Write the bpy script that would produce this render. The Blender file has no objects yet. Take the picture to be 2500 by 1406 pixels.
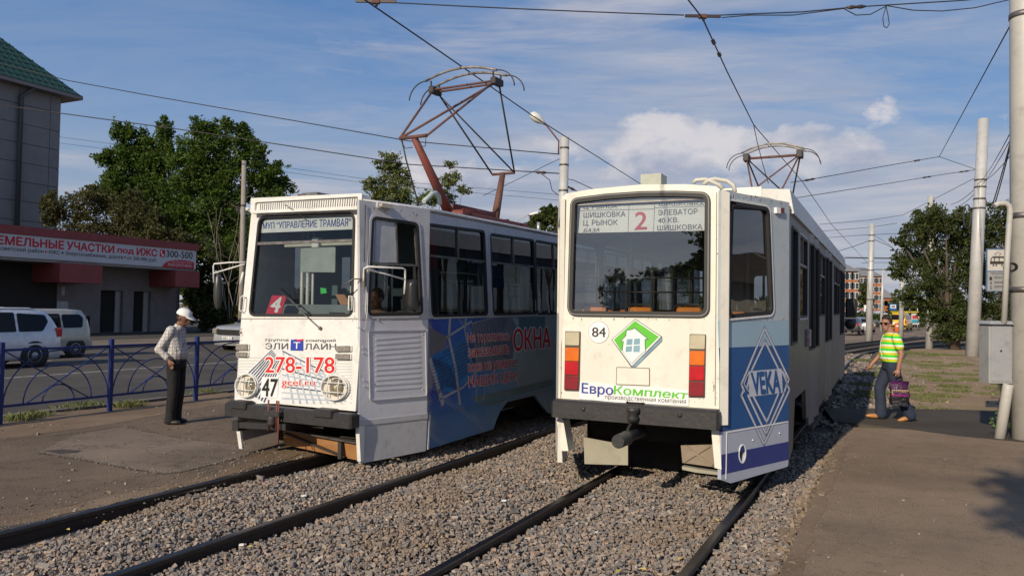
import bpy, math, random
import numpy as np
from mathutils import Vector, Matrix
from mathutils.geometry import tessellate_polygon, delaunay_2d_cdt
random.seed(4); rng = np.random.default_rng(7)
S = bpy.context.scene
COL = S.collection
# ---------------------------------------------------------------- camera
FPX, HC, ROLL, H0 = 1900.0, 1.80, 0.017, 50.0
pit = math.atan(H0 / FPX)
_fw = Vector((0, math.cos(pit), math.sin(pit))); _up = Vector((0, -math.sin(pit), math.cos(pit))); _rt = Vector((1, 0, 0))
CR = _rt * math.cos(ROLL) + _up * math.sin(ROLL)
CU = -_rt * math.sin(ROLL) + _up * math.cos(ROLL)
cam = bpy.data.cameras.new('camera'); cob = bpy.data.objects.new('camera', cam); COL.objects.link(cob)
m = Matrix((CR, CU, -_fw)).transposed().to_4x4(); m.translation = Vector((0, 0, HC)); cob.matrix_world = m
cam.sensor_width = 36; cam.lens = 36 * FPX / 2500; cam.clip_start = 0.05; cam.clip_end = 3000
S.camera = cob
# ---------------------------------------------------------------- light
SUN_AZ, SUN_EL = math.radians(31.3), math.radians(26)      # light travels towards azimuth 30.5 deg right of +Y
ld = Vector((math.sin(SUN_AZ) * math.cos(SUN_EL), math.cos(SUN_AZ) * math.cos(SUN_EL), -math.sin(SUN_EL)))
sl = bpy.data.lights.new('sun', 'SUN'); sl.energy = 4.5; sl.angle = math.radians(0.55); sl.color = (1.0, 0.86, 0.66)
so = bpy.data.objects.new('sun', sl); COL.objects.link(so); so.rotation_euler = ld.to_track_quat('-Z', 'Y').to_euler(); so.location = (-20, -30, 30)
W = bpy.data.worlds.new('World'); S.world = W; W.use_nodes = True
nt = W.node_tree; N = nt.nodes; Lk = nt.links; N.clear()
def nd(nt_, t, **kw):
    n = nt_.nodes.new(t)
    for k, v in kw.items():
        if k.startswith('i_'):
            key = k[2:]; key = int(key) if key.isdigit() else key.replace('_', ' ')
            n.inputs[key].default_value = v
        else: setattr(n, k, v)
    return n
bg = nd(nt, 'ShaderNodeBackground'); out = nd(nt, 'ShaderNodeOutputWorld'); Lk.new(bg.outputs[0], out.inputs[0])
sky = nd(nt, 'ShaderNodeTexSky', sky_type='NISHITA', sun_disc=False, sun_elevation=SUN_EL, sun_rotation=SUN_AZ + math.pi, air_density=1.3, dust_density=0.6, ozone_density=2.2)
bg.inputs[1].default_value = 0.088
tc = nd(nt, 'ShaderNodeTexCoord'); sep = nd(nt, 'ShaderNodeSeparateXYZ'); Lk.new(tc.outputs['Generated'], sep.inputs[0])
def mth(op, a, b=None, nt_=nt, clamp=False):
    n = nt_.nodes.new('ShaderNodeMath'); n.operation = op; n.use_clamp = clamp
    for i, x in enumerate((a, b)):
        if x is None: continue
        if isinstance(x, (int, float)): n.inputs[i].default_value = x
        else: nt_.links.new(x, n.inputs[i])
    return n.outputs[0]
zc = mth('MAXIMUM', sep.outputs[2], 0.0)
den = mth('ADD', zc, 0.16)
px = mth('DIVIDE', sep.outputs[0], den); py = mth('DIVIDE', sep.outputs[1], den)
cmb = nd(nt, 'ShaderNodeCombineXYZ'); Lk.new(px, cmb.inputs[0]); Lk.new(py, cmb.inputs[1])
def noise(vec, scale, detail=6, rough=0.55, dist=0.0, nt_=nt):
    n = nt_.nodes.new('ShaderNodeTexNoise'); n.inputs['Scale'].default_value = scale; n.inputs['Detail'].default_value = detail
    n.inputs['Roughness'].default_value = rough; n.inputs['Distortion'].default_value = dist
    if vec is not None: nt_.links.new(vec, n.inputs['Vector'])
    return n.outputs[0]
def ramp(x, stops, nt_=nt):
    n = nt_.nodes.new('ShaderNodeValToRGB'); e = n.color_ramp.elements
    while len(e) < len(stops): e.new(0.5)
    for k, (p, c) in enumerate(stops):
        e[k].position = p; e[k].color = (c, c, c, 1) if isinstance(c, (int, float)) else tuple(c) + (1,)
    nt_.links.new(x, n.inputs[0]); return n.outputs[0]
def mixc(fac, a, b, nt_=nt, bt='MIX'):
    n = nt_.nodes.new('ShaderNodeMix'); n.data_type = 'RGBA'; n.blend_type = bt
    for i, x in ((0, fac), (6, a), (7, b)):
        if isinstance(x, (int, float)): n.inputs[i].default_value = x
        elif isinstance(x, tuple): n.inputs[i].default_value = x + (1,) if len(x) == 3 else x
        else: nt_.links.new(x, n.inputs[i])
    return n.outputs[2]
# high thin veil (stretched sideways) and heaped cloud bank low down, both seeded by direction only
mp = nd(nt, 'ShaderNodeMapping'); mp.inputs['Scale'].default_value = (0.55, 1.5, 1); mp.inputs['Rotation'].default_value = (0, 0, 0.25); Lk.new(cmb.outputs[0], mp.inputs[0])
veil = ramp(noise(mp.outputs[0], 1.7, 8, 0.62, 0.6), [(0.37, 0), (0.68, 1)])
az = nd(nt, 'ShaderNodeMath', operation='ARCTAN2'); Lk.new(sep.outputs[0], az.inputs[0]); Lk.new(sep.outputs[1], az.inputs[1])
c2 = nd(nt, 'ShaderNodeCombineXYZ'); Lk.new(mth('MULTIPLY', az.outputs[0], 1.0), c2.inputs[0]); Lk.new(mth('MULTIPLY', sep.outputs[2], 2.6), c2.inputs[1])
heap_n = noise(c2.outputs[0], 4.2, 9, 0.60, 0.25)
band = ramp(sep.outputs[2], [(0.0, 0.75), (0.10, 0.8), (0.20, 1.0), (0.27, 0.85), (0.36, 0.15), (0.5, 0.0)])
side = ramp(mth('ADD', mth('MULTIPLY', az.outputs[0], 0.5), 0.5), [(0.20, 0.42), (0.36, 0.62), (0.47, 0.9), (0.58, 1.0), (0.72, 0.86), (1.0, 0.6)])
def gauss(x, c, w): d = mth('DIVIDE', mth('SUBTRACT', x, c), w); return mth('POWER', 2.718, mth('MULTIPLY', mth('MULTIPLY', d, d), -1.0))
bank = mth('MULTIPLY', gauss(az.outputs[0], .27, .26), gauss(sep.outputs[2], .205, .055))
hp = mth('ADD', mth('ADD', heap_n, mth('MULTIPLY', mth('SUBTRACT', mth('MULTIPLY', band, side), 0.5), 0.34)), mth('MULTIPLY', bank, .02))
heap = ramp(hp, [(0.50, 0), (0.60, 0.75), (0.72, 1)])
veilf = mth('MULTIPLY', veil, ramp(mth('ADD', mth('MULTIPLY', az.outputs[0], 0.5), 0.5), [(0.2, 0.35), (0.40, 0.5), (0.56, 1.0), (1, 0.9)]))
shade = noise(c2.outputs[0], 7.5, 7, 0.6, 0.3)
heapcol = mixc(ramp(shade, [(0.36, 0), (0.62, 1)]), (3.6, 4.1, 5.4), (7.6, 7.1, 7.2))
skyg = mixc(0.72, sky.outputs[0], mixc(1.0, ramp(sep.outputs[2], [(0.0, (.50, .60, .83)), (.12, (.40, .555, .86)), (.24, (.25, .46, .90)), (.38, (.085, .30, .78)), (1.0, (.05, .20, .62))]), (7.2, 7.2, 7.2), bt='MULTIPLY'))
s1 = mixc(mth('MULTIPLY', veilf, 0.8), skyg, (4.7, 5.2, 6.4))
c3 = nd(nt, 'ShaderNodeCombineXYZ'); Lk.new(mth('MULTIPLY', az.outputs[0], 1.0), c3.inputs[0]); Lk.new(mth('MULTIPLY', sep.outputs[2], 8.5), c3.inputs[1])
low = ramp(sep.outputs[2], [(0.0, .30), (.13, .22), (.20, .10), (.27, -.0)]); streak = ramp(mth('ADD', mth('ADD', noise(c3.outputs[0], 2.6, 9, .62, .5), low), mth('MULTIPLY', mth('SUBTRACT', side, .85), .35)), [(.50, 0), (.70, .85), (.85, 1)])
s2 = mixc(mth('MULTIPLY', streak, .75), s1, mixc(ramp(noise(c3.outputs[0], 4.5, 8, .6, .3), [(.38, 0), (.64, 1)]), (3.9, 4.4, 5.7), (6.9, 6.6, 6.9)))
bank = mth('MULTIPLY', gauss(az.outputs[0], .27, .25), gauss(sep.outputs[2], .195, .050)); bank2 = mth('MULTIPLY', gauss(az.outputs[0], -.10, .12), gauss(sep.outputs[2], .16, .03))
c4_ = nd(nt, 'ShaderNodeCombineXYZ'); Lk.new(az.outputs[0], c4_.inputs[0]); Lk.new(mth('MULTIPLY', sep.outputs[2], 1.7), c4_.inputs[1])
cum = ramp(mth('ADD', noise(c4_.outputs[0], 8.0, 10, .60, .15), mth('MULTIPLY', mth('ADD', bank, mth('MULTIPLY', bank2, .8)), .38)), [(.70, 0), (.765, .8), (.85, 1)])
lit = noise(c4_.outputs[0], 13, 8, .6, .2)
s2 = mixc(mth('MULTIPLY', cum, .78), s2, mixc(ramp(mth('ADD', lit, mth('MULTIPLY', mth('SUBTRACT', sep.outputs[2], .19), 2.2)), [(.36, 0), (.62, 1)]), (4.2, 4.6, 5.9), (8.6, 8.1, 8.1)))
Lk.new(s2, bg.inputs[0])
S.view_settings.view_transform = 'Standard'; S.view_settings.look = 'None'; S.view_settings.exposure = 0; S.view_settings.gamma = 1
S.view_settings.use_curve_mapping = False
S.render.engine = 'CYCLES'; S.cycles.max_bounces = 8; S.cycles.transparent_max_bounces = 24; S.cycles.use_denoising = True
# ---------------------------------------------------------------- helpers
def ray(u, v): return _fw + CR * ((u - 1250) / FPX) - CU * ((v - 703) / FPX)
C0 = Vector((0, 0, HC))
def G(u, v, z=0.0):
    r = ray(u, v); return C0 + r * ((z - HC) / r.z)
def D(u, v, Y):
    r = ray(u, v); return C0 + r * (Y / r.y)
MATS = {}
def mat(name, col, rough=0.6, metal=0.0, col2=None, nscale=6.0, namt=0.5, bump=0.0, bscale=40.0, spec=0.5, emit=None, coat=0.0, streak=False, dirt=0.0, coord='Object', detail=5):
    if name in MATS: return MATS[name]
    M = bpy.data.materials.new(name); M.use_nodes = True; t = M.node_tree; b = t.nodes['Principled BSDF']
    b.inputs['Roughness'].default_value = rough; b.inputs['Metallic'].default_value = metal
    b.inputs['Specular IOR Level'].default_value = spec; b.inputs['Coat Weight'].default_value = coat
    tcx = t.nodes.new('ShaderNodeTexCoord'); v = tcx.outputs[coord]
    if streak:
        mpp = t.nodes.new('ShaderNodeMapping'); mpp.inputs['Scale'].default_value = (1, 1, 0.12); t.links.new(v, mpp.inputs[0]); vs = mpp.outputs[0]
    else: vs = v
    c = tuple(col)
    if col2 is not None:
        n = noise(vs, nscale, detail, 0.6, 0, t); f = ramp(n, [(0.5 - 0.28 * namt - 0.05, 0), (0.5 + 0.28 * (1 - namt) + 0.08, 1)], t)
        src = mixc(f, c, tuple(col2), t)
    else:
        n = noise(vs, nscale, 4, 0.6, 0, t); f = ramp(n, [(0.3, 0.86), (0.7, 1.08)], t)
        src = mixc(1.0, c, f, t, 'MULTIPLY')
    if dirt > 0:
        n2 = noise(vs, nscale * 3.1, 7, 0.7, 0.4, t); f2 = ramp(n2, [(0.52, 0), (0.72, dirt)], t)
        src = mixc(f2, src, (0.10, 0.08, 0.065), t)
    t.links.new(src, b.inputs['Base Color'])
    if bump > 0:
        n3 = noise(v, bscale, 5, 0.6, 0, t); bp = t.nodes.new('ShaderNodeBump'); bp.inputs['Strength'].default_value = 1.0; bp.inputs['Distance'].default_value = bump
        t.links.new(n3, bp.inputs['Height']); t.links.new(bp.outputs[0], b.inputs['Normal'])
    if emit: b.inputs['Emission Color'].default_value = tuple(emit[0]) + (1,); b.inputs['Emission Strength'].default_value = emit[1]
    MATS[name] = M; return M
def glassmat(name, tint=(0.5, 0.55, 0.55), refl=1.0, rough=0.01):
    if name in MATS: return MATS[name]
    M = bpy.data.materials.new(name); M.use_nodes = True; t = M.node_tree; t.nodes.clear()
    o = t.nodes.new('ShaderNodeOutputMaterial'); mx = t.nodes.new('ShaderNodeMixShader'); tr = t.nodes.new('ShaderNodeBsdfTransparent'); gl = t.nodes.new('ShaderNodeBsdfGlossy')
    tr.inputs[0].default_value = tint + (1,); gl.inputs['Roughness'].default_value = rough; gl.inputs[0].default_value = (0.95, 0.97, 1, 1)
    lw = t.nodes.new('ShaderNodeLayerWeight'); lw.inputs[0].default_value = 0.5
    fr = t.nodes.new('ShaderNodeMath'); fr.operation = 'POWER'; fr.inputs[1].default_value = 3.2; t.links.new(lw.outputs['Facing'], fr.inputs[0])
    tcx = t.nodes.new('ShaderNodeTexCoord'); nn = noise(tcx.outputs['Object'], 1.1, 2, 0.5, 0, t); bp = t.nodes.new('ShaderNodeBump'); bp.inputs['Distance'].default_value = 0.01; bp.inputs['Strength'].default_value = 0.35
    t.links.new(nn, bp.inputs['Height']); t.links.new(bp.outputs[0], gl.inputs['Normal'])
    f = mth('ADD', mth('MULTIPLY', fr.outputs[0], 0.9 * min(refl, 1), t), 0.045 * refl, t, True)
    t.links.new(f, mx.inputs[0]); t.links.new(tr.outputs[0], mx.inputs[1]); t.links.new(gl.outputs[0], mx.inputs[2]); t.links.new(mx.outputs[0], o.inputs[0])
    MATS[name] = M; return M
def tag(o, label=None, cat=None, group=None, kind=None):
    if label: o['label'] = label
    if cat: o['category'] = cat
    if group: o['group'] = group
    if kind: o['kind'] = kind
    return o
def empty(name, loc=(0, 0, 0), rz=0.0):
    o = bpy.data.objects.new(name, None); COL.objects.link(o); o.location = loc; o.rotation_euler = (0, 0, rz); o.empty_display_size = 0.2; return o
def link(name, me, parent=None):
    o = bpy.data.objects.new(name, me); COL.objects.link(o)
    if parent is not None: o.parent = parent
    return o
def V(*a): return Vector(a)
class MB:
    def __init__(s): s.v = []; s.f = []; s.sm = []
    def add(s, vs, fs, smooth=False):
        b = len(s.v); s.v += [tuple(x) for x in vs]; s.f += [tuple(i + b for i in f) for f in fs]; s.sm += [smooth] * len(fs); return s
    def hexa(s, p):   # 8 points: bottom ring 0-3 ccw, top ring 4-7
        return s.add(p, [(3, 2, 1, 0), (4, 5, 6, 7), (0, 1, 5, 4), (1, 2, 6, 5), (2, 3, 7, 6), (3, 0, 4, 7)])
    def box(s, x0, x1, y0, y1, z0, z1):
        return s.hexa([(x0, y0, z0), (x1, y0, z0), (x1, y1, z0), (x0, y1, z0), (x0, y0, z1), (x1, y0, z1), (x1, y1, z1), (x0, y1, z1)])
    def bbox(s, x0, x1, y0, y1, z0, z1, b=0.02):   # box with bevelled vertical+top edges
        pts = []
        for z, i in ((z0, 0), (z0 + b, 0), (z1 - b, 0), (z1, b)):
            ring = [(x0 + i + b, y0 + i), (x1 - i - b, y0 + i), (x1 - i, y0 + i + b), (x1 - i, y1 - i - b), (x1 - i - b, y1 - i), (x0 + i + b, y1 - i), (x0 + i, y1 - i - b), (x0 + i, y0 + i + b)]
            pts += [(a, c, z) for a, c in ring]
        fs = [tuple(range(7, -1, -1)), tuple(range(24, 32))]
        for k in range(3):
            for i in range(8): fs.append((k * 8 + i, k * 8 + (i + 1) % 8, k * 8 + 8 + (i + 1) % 8, k * 8 + 8 + i))
        return s.add(pts, fs)
    def tube(s, pts, r, n=8, r1=None, caps=True, smooth=True):
        pts = [Vector(p) for p in pts]; m = len(pts)
        rs = r if isinstance(r, (list, tuple)) else [r + ((r1 if r1 is not None else r) - r) * k / (m - 1) for k in range(m)]
        d0 = (pts[1] - pts[0]).normalized(); up = Vector((0, 0, 1)) if abs(d0.z) < 0.9 else Vector((1, 0, 0))
        a = d0.cross(up).normalized(); vs = []
        for k, p in enumerate(pts):
            d = (pts[min(k + 1, m - 1)] - pts[max(k - 1, 0)]).normalized(); a = (a - d * a.dot(d)).normalized(); b = d.cross(a)
            for i in range(n):
                t = 2 * math.pi * i / n; vs.append(p + (a * math.cos(t) + b * math.sin(t)) * rs[k])
        fs = [(k * n + i, k * n + (i + 1) % n, k * n + n + (i + 1) % n, k * n + n + i) for k in range(m - 1) for i in range(n)]
        base = len(s.v); s.add(vs, fs, smooth)
        if caps: s.add([], []); s.f += [tuple(base + i for i in range(n - 1, -1, -1)), tuple(base + (m - 1) * n + i for i in range(n))]; s.sm += [False, False]
        return s
    def bar(s, a, b, w, h, up=(0, 0, 1)):
        a = Vector(a); b = Vector(b); d = (b - a).normalized(); x = d.cross(Vector(up))
        if x.length < 1e-4: x = d.cross(Vector((1, 0, 0)))
        x.normalize(); y = x.cross(d); x = x * w / 2; y = y * h / 2
        return s.hexa([a - x - y, a + x - y, b + x - y, b - x - y, a - x + y, a + x + y, b + x + y, b - x + y])
    def lathe(s, prof, c=(0, 0, 0), n=16, ax=(0, 0, 1), smooth=True):
        ax = Vector(ax).normalized(); a = ax.orthogonal().normalized(); b = ax.cross(a); c = Vector(c); vs = []
        for r, h in prof:
            for i in range(n):
                t = 2 * math.pi * i / n; vs.append(c + ax * h + (a * math.cos(t) + b * math.sin(t)) * r)
        m = len(prof); fs = [(k * n + i, k * n + (i + 1) % n, k * n + n + (i + 1) % n, k * n + n + i) for k in range(m - 1) for i in range(n)]
        base = len(s.v); s.add(vs, fs, smooth); s.f += [tuple(base + i for i in range(n - 1, -1, -1)), tuple(base + (m - 1) * n + i for i in range(n))]; s.sm += [False, False]
        return s
    def ball(s, c, r, n=12, m=8, sq=(1, 1, 1)):
        c = Vector(c); vs = []; fs = []
        for k in range(m + 1):
            ph = math.pi * k / m
            for i in range(n):
                t = 2 * math.pi * i / n; vs.append((c.x + r * sq[0] * math.sin(ph) * math.cos(t), c.y + r * sq[1] * math.sin(ph) * math.sin(t), c.z - r * sq[2] * math.cos(ph)))
        for k in range(m):
            for i in range(n): fs.append((k * n + i, k * n + (i + 1) % n, k * n + n + (i + 1) % n, k * n + n + i))
        return s.add(vs, fs, True)
    def mesh(s, name, mt):
        me = bpy.data.meshes.new(name); me.from_pydata(s.v, [], s.f); me.polygons.foreach_set('use_smooth', s.sm)
        for q in (mt if isinstance(mt, (list, tuple)) else [mt]): me.materials.append(q)
        me.update(); return me
    def build(s, name, mt, parent=None): return link(name, s.mesh(name, mt), parent)
def roundpoly(P, r, n=4):
    P = [Vector(p) for p in P]; out = []; m = len(P)
    for i in range(m):
        a, b, c = P[i - 1], P[i], P[(i + 1) % m]; d1 = (a - b); d2 = (c - b); rr = r[i] if isinstance(r, (list, tuple)) else r
        rr = min(rr, d1.length * 0.49, d2.length * 0.49); p1 = b + d1.normalized() * rr; p2 = b + d2.normalized() * rr
        if rr < 1e-4: out.append(tuple(b)); continue
        for k in range(n + 1):
            t = k / n; out.append(tuple(p1 * (1 - t) ** 2 + b * 2 * t * (1 - t) + p2 * t * t))
    return out
def area2(P): return sum(P[i - 1][0] * P[i][1] - P[i][0] * P[i - 1][1] for i in range(len(P)))
def grow(P, d):
    P = [Vector(p) for p in P]; sg = 1 if area2(P) > 0 else -1; out = []; m = len(P)
    for i in range(m):
        a, b, c = P[i - 1], P[i], P[(i + 1) % m]; e1 = (b - a); e2 = (c - b)
        if e1.length < 1e-9: e1 = e2
        if e2.length < 1e-9: e2 = e1
        n1 = Vector((e1.y, -e1.x)).normalized() * sg; n2 = Vector((e2.y, -e2.x)).normalized() * sg; nn = (n1 + n2)
        nn = nn.normalized() if nn.length > 1e-6 else n1; out.append(tuple(b + nn * d / max(0.35, nn.dot(n1))))
    return out
class Plane:
    """a flat side of a vehicle or building, in the local space of matrix M"""
    def __init__(s, M, p0, ex, up, flip=False):
        s.M = M; s.Mi = M.inverted(); s.p0 = Vector(p0); s.ex = Vector(ex).normalized(); u = Vector(up); s.ey = (u - s.ex * u.dot(s.ex)).normalized()
        s.n = s.ex.cross(s.ey); 
        if flip: s.n = -s.n
    def uv(s, u, v, h=0.0):
        o = s.Mi @ C0; d = s.Mi.to_3x3() @ ray(u, v); p0 = s.p0 + s.n * h; t = (p0 - o).dot(s.n) / d.dot(s.n); q = o + d * t - s.p0
        return Vector((q.dot(s.ex), q.dot(s.ey)))
    def p(s, a, b, h=0.0): return s.p0 + s.ex * a + s.ey * b + s.n * h
    def px(s, u, v, h=0.0): a = s.uv(u, v, h); return s.p(a.x, a.y, h)
    def Q(s, pts, h=0.0): return [tuple(s.uv(u, v, h)) for u, v in pts]
    def plate(s, name, mt, parent, outline, h0, h1, holes=(), mb=None):
        polys = [list(outline)] + [list(h) for h in holes]; single = name.endswith('window_pane') or name == 'windscreen_pane'
        tri = tessellate_polygon([[Vector((p[0], p[1], 0)) for p in q] for q in polys])
        flat = [p for q in polys for p in q]; n = len(flat)
        vs = [s.p(a, b, h1) for a, b in flat] + [s.p(a, b, h0) for a, b in flat]; fs = []
        for t in tri:
            A = [flat[i] for i in t]
            if abs(area2(A)) < 1e-12: continue
            ccw = area2(A) > 0; 
            nn = s.ex.cross(s.ey).dot(s.n) > 0
            tt = tuple(t) if ccw == nn else tuple(t)[::-1]
            fs.append(tt)
            if not single: fs.append(tuple(i + n for i in tt[::-1]))
        if single: polys = []
        base = 0
        for qi, q in enumerate(polys):
            ccw = (area2(q) > 0) == (s.ex.cross(s.ey).dot(s.n) > 0)
            if qi > 0: ccw = not ccw
            for i in range(len(q)):
                a = base + i; b = base + (i + 1) % len(q)
                fs.append((a, a + n, b + n, b) if ccw else (b, b + n, a + n, a))
            base += len(q)
        own = mb is None; mb = mb or MB(); mb.add(vs[:n] if single else vs, fs)
        return mb.build(name, mt, parent) if own else mb
    def pplate(s, name, mt, parent, pts, h0, h1, r=0.0, holes=(), mb=None, plane_h=0.0):
        o = s.Q(pts, plane_h)
        if r: o = roundpoly(o, r)
        return s.plate(name, mt, parent, o, h0, h1, holes, mb)
    def ring(s, name, mt, parent, inner, w, h0, h1, mb=None): return s.plate(name, mt, parent, grow(inner, w), h0, h1, [inner], mb)
TXT = {}
def textdata(body, bold):
    k = body
    if k not in TXT:
        c = bpy.data.curves.new('t', 'FONT'); c.body = body; c.resolution_u = 3; c.fill_mode = 'NONE'
        o = bpy.data.objects.new('t', c); COL.objects.link(o); bpy.context.view_layer.update()
        me = bpy.data.meshes.new_from_object(o.evaluated_get(bpy.context.evaluated_depsgraph_get()))
        v0 = [Vector(v.co[:2]) for v in me.vertices]; es = [tuple(sorted(e.vertices)) for e in me.edges]
        vo, _, fo, *_r = delaunay_2d_cdt(v0, es, [], 1, 1e-5); P_ = np.array([v[:] for v in v0]); E_ = np.array([(a, b) if b == a + 1 else (b, a) for a, b in es]); A_, B_ = P_[E_[:, 0]], P_[E_[:, 1]]
        T_ = [t for t in fo if len(t) == 3]; Cc = np.array([((vo[t[0]] + vo[t[1]] + vo[t[2]]) / 3)[:] for t in T_]); up_ = (A_[None, :, 1] <= Cc[:, None, 1]) & (B_[None, :, 1] > Cc[:, None, 1]); dn_ = (A_[None, :, 1] > Cc[:, None, 1]) & (B_[None, :, 1] <= Cc[:, None, 1])
        cr_x = (B_[None, :, 0] - A_[None, :, 0]) * (Cc[:, None, 1] - A_[None, :, 1]) - (Cc[:, None, 0] - A_[None, :, 0]) * (B_[None, :, 1] - A_[None, :, 1]); wn = (up_ & (cr_x > 0)).sum(1) - (dn_ & (cr_x < 0)).sum(1)
        vs = [(v.x, v.y, 0) for v in vo]; fs = []
        for t, w in zip(T_, wn):
            if w: fs.append(tuple(t) if (vo[t[1]] - vo[t[0]]).cross(vo[t[2]] - vo[t[0]]) > 0 else tuple(t)[::-1])
        bpy.data.objects.remove(o); bpy.data.curves.remove(c); bpy.data.meshes.remove(me)
        TXT[k] = (vs, fs)
    return TXT[k]
def text(pl, body, quad, mt, parent, h=0.004, bold=0.02, name='lettering', plane_h=0.0, ybox=None, local=False, outline=None):
    """lettering laid on a plane; quad = TL TR BR BL of the letters"""
    q = [Vector(a) for a in (quad if local else pl.Q(quad, plane_h))]
    vs0, fs0 = textdata(body, bold); xs = [v[0] for v in vs0]; ys = [v[1] for v in vs0]
    x0, x1 = min(xs), max(xs); y0, y1 = ybox or (min(ys), max(ys))
    # boldness: the same glyphs repeated with tiny shifts, each layer a hair above the last
    def build(nm, vs, fs, mt, h, bd=None):
        bd = bold * .5 if bd is None else bd
        sh = [(0, 0)] if bd <= 0.002 else ([(-bd, 0), (bd, 0), (0, bd * .6), (0, -bd * .6), (0, 0)] if bd < .035 else [(bd * math.cos(k * math.pi / 4), bd * math.sin(k * math.pi / 4)) for k in range(8)] + [(0, 0)])
        fl = pl.ex.cross(pl.ey).dot(pl.n) < 0; mb = MB()
        for i, (dx, dy) in enumerate(sh):
            vv = []
            for x, y, z in vs:
                a = (x + dx - x0) / (x1 - x0); b = (y + dy - y0) / (y1 - y0)
                p = (q[3] * (1 - a) + q[2] * a) * (1 - b) + (q[0] * (1 - a) + q[1] * a) * b; vv.append(pl.p(p.x, p.y, plane_h + h + i * .00012))
            mb.add(vv, [f[::-1] if fl else f for f in fs])
        return mb.build(nm, mt, parent)
    if outline:
        build('lettering_outline', vs0, fs0, outline[0], h, bold * .5 + outline[1])
        return build(name, vs0, fs0, mt, h + 0.0025)
    return build(name, vs0, fs0, mt, h)
def copy_tree(o, parent=None):
    c = o.copy(); COL.objects.link(c)
    if parent is not None: c.parent = parent
    for ch in list(o.children): copy_tree(ch, c)
    return c
def sag(a, b, s=0.0, n=14):
    a = Vector(a); b = Vector(b); return [a.lerp(b, k / n) - Vector((0, 0, 4 * s * (k / n) * (1 - k / n))) for k in range(n + 1)]
def polyline(mb, pl, pts, w, h0, h1, closed=False):   # strips of width w on a plane
    P = [Vector(p) for p in pts]; m = len(P); rng_ = range(m if closed else m - 1)
    for i in rng_:
        a, b = P[i], P[(i + 1) % m]; d = (b - a).normalized(); n = Vector((-d.y, d.x)) * w / 2; e = d * w * 0.35
        pl.plate('', None, None, [a - e + n, b + e + n, b + e - n, a - e - n][::-1], h0, h1, mb=mb)
# ---------------------------------------------------------------- site axes: s along the tracks, t across to the right
AX = Vector((math.sin(math.radians(26)), math.cos(math.radians(26)), 0)); RX = Vector((AX.y, -AX.x, 0)); AZ26 = -math.radians(26)
def ST(s, t, z=0.0): return AX * s + RX * t + Vector((0, 0, z))
def sheet(name, pts, z, mt, kind='structure'):
    tri = tessellate_polygon([[Vector((p[0], p[1], 0)) for p in pts]]); fs = []
    for t in tri:
        A = [pts[i] for i in t]; fs.append(tuple(t) if area2(A) > 0 else tuple(t)[::-1])
    mb_ = MB().add([(p[0], p[1], z) for p in pts], fs)
    if name in ('platform', 'path', 'verge'):
        n = len(pts); cc = 1 if area2(pts) > 0 else -1; mb_.add([(p[0], p[1], z - .001) for p in pts] + [(p[0], p[1], -.25) for p in pts], [((i, n + i, n + (i + 1) % n, (i + 1) % n) if cc > 0 else ((i + 1) % n, n + (i + 1) % n, n + i, i)) for i in range(n)])
    o = mb_.build(name, mt); tag(o, kind=kind); return o
def strip(name, s0, s1, t0, t1, z, mt): return sheet(name, [ST(s0, t0)[:2], ST(s1, t0)[:2], ST(s1, t1)[:2], ST(s0, t1)[:2]], z, mt)
def groundmat(name, c1, c2, c3, sc=1.3, bump=0.02, bsc=60, rough=0.95, pebble=0.5, crack=0.0):
    M = bpy.data.materials.new(name); M.use_nodes = True; t = M.node_tree; b = t.nodes['Principled BSDF']; b.inputs['Roughness'].default_value = rough; b.inputs['Specular IOR Level'].default_value = 0.2
    g = t.nodes.new('ShaderNodeNewGeometry'); v = g.outputs['Position']
    f1 = ramp(noise(v, sc, 8, 0.65, 0.4, t), [(0.35, 0), (0.65, 1)], t); c = mixc(f1, c1, c2, t)
    f2 = ramp(noise(v, sc * 0.23, 6, 0.6, 0.8, t), [(0.48, 0), (0.6, 0.7)], t); c = mixc(f2, c, c3, t)
    f3 = ramp(noise(v, bsc, 3, 0.7, 0, t), [(0.25, 0.62), (0.5, 1.0), (0.78, 1.45)], t); c = mixc(pebble, c, f3, t, 'MULTIPLY')
    vo = t.nodes.new('ShaderNodeTexVoronoi'); vo.inputs['Scale'].default_value = bsc * 0.5; t.links.new(v, vo.inputs['Vector'])
    f4 = ramp(vo.outputs['Distance'], [(0.0, 1.0), (0.16, 0.0)], t); c = mixc(mth('MULTIPLY', f4, mth('MULTIPLY', ramp(noise(v, 9, 2, 0.5, 0, t), [(0.5, 0), (0.65, 1)], t), 0.45, t), t), c, (0.24, 0.20, 0.17), t)
    if crack > 0:
        n1 = noise(v, 0.9, 6, 0.7, 0.2, t); cr = mth('ABSOLUTE', mth('SUBTRACT', n1, 0.5, t), None, t); c = mixc(ramp(cr, [(0.0, crack), (0.012, 0)], t), c, (0.035, 0.03, 0.027), t)
    c = mixc(1.0, c, ramp(noise(v, .42, 5, .65, 1.2, t), [(.32, .80), (.5, 1.0), (.68, 1.14)], t), t, 'MULTIPLY')
    t.links.new(c, b.inputs['Base Color'])
    n3 = noise(v, bsc * 0.7, 6, 0.7, 0, t); bp = t.nodes.new('ShaderNodeBump'); bp.inputs['Strength'].default_value = 1; bp.inputs['Distance'].default_value = bump
    t.links.new(n3, bp.inputs['Height']); t.links.new(bp.outputs[0], b.inputs['Normal']); MATS[name] = M; return M
dirt = groundmat('dirt', (0.25, 0.185, 0.13), (0.19, 0.14, 0.10), (0.30, 0.235, 0.17), 1.1, 0.03, 45)
platA = groundmat('platform_asphalt', (0.205, 0.152, 0.107), (0.168, 0.126, 0.090), (0.24, 0.18, 0.126), 0.9, 0.02, 70, crack=0.5)
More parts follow.
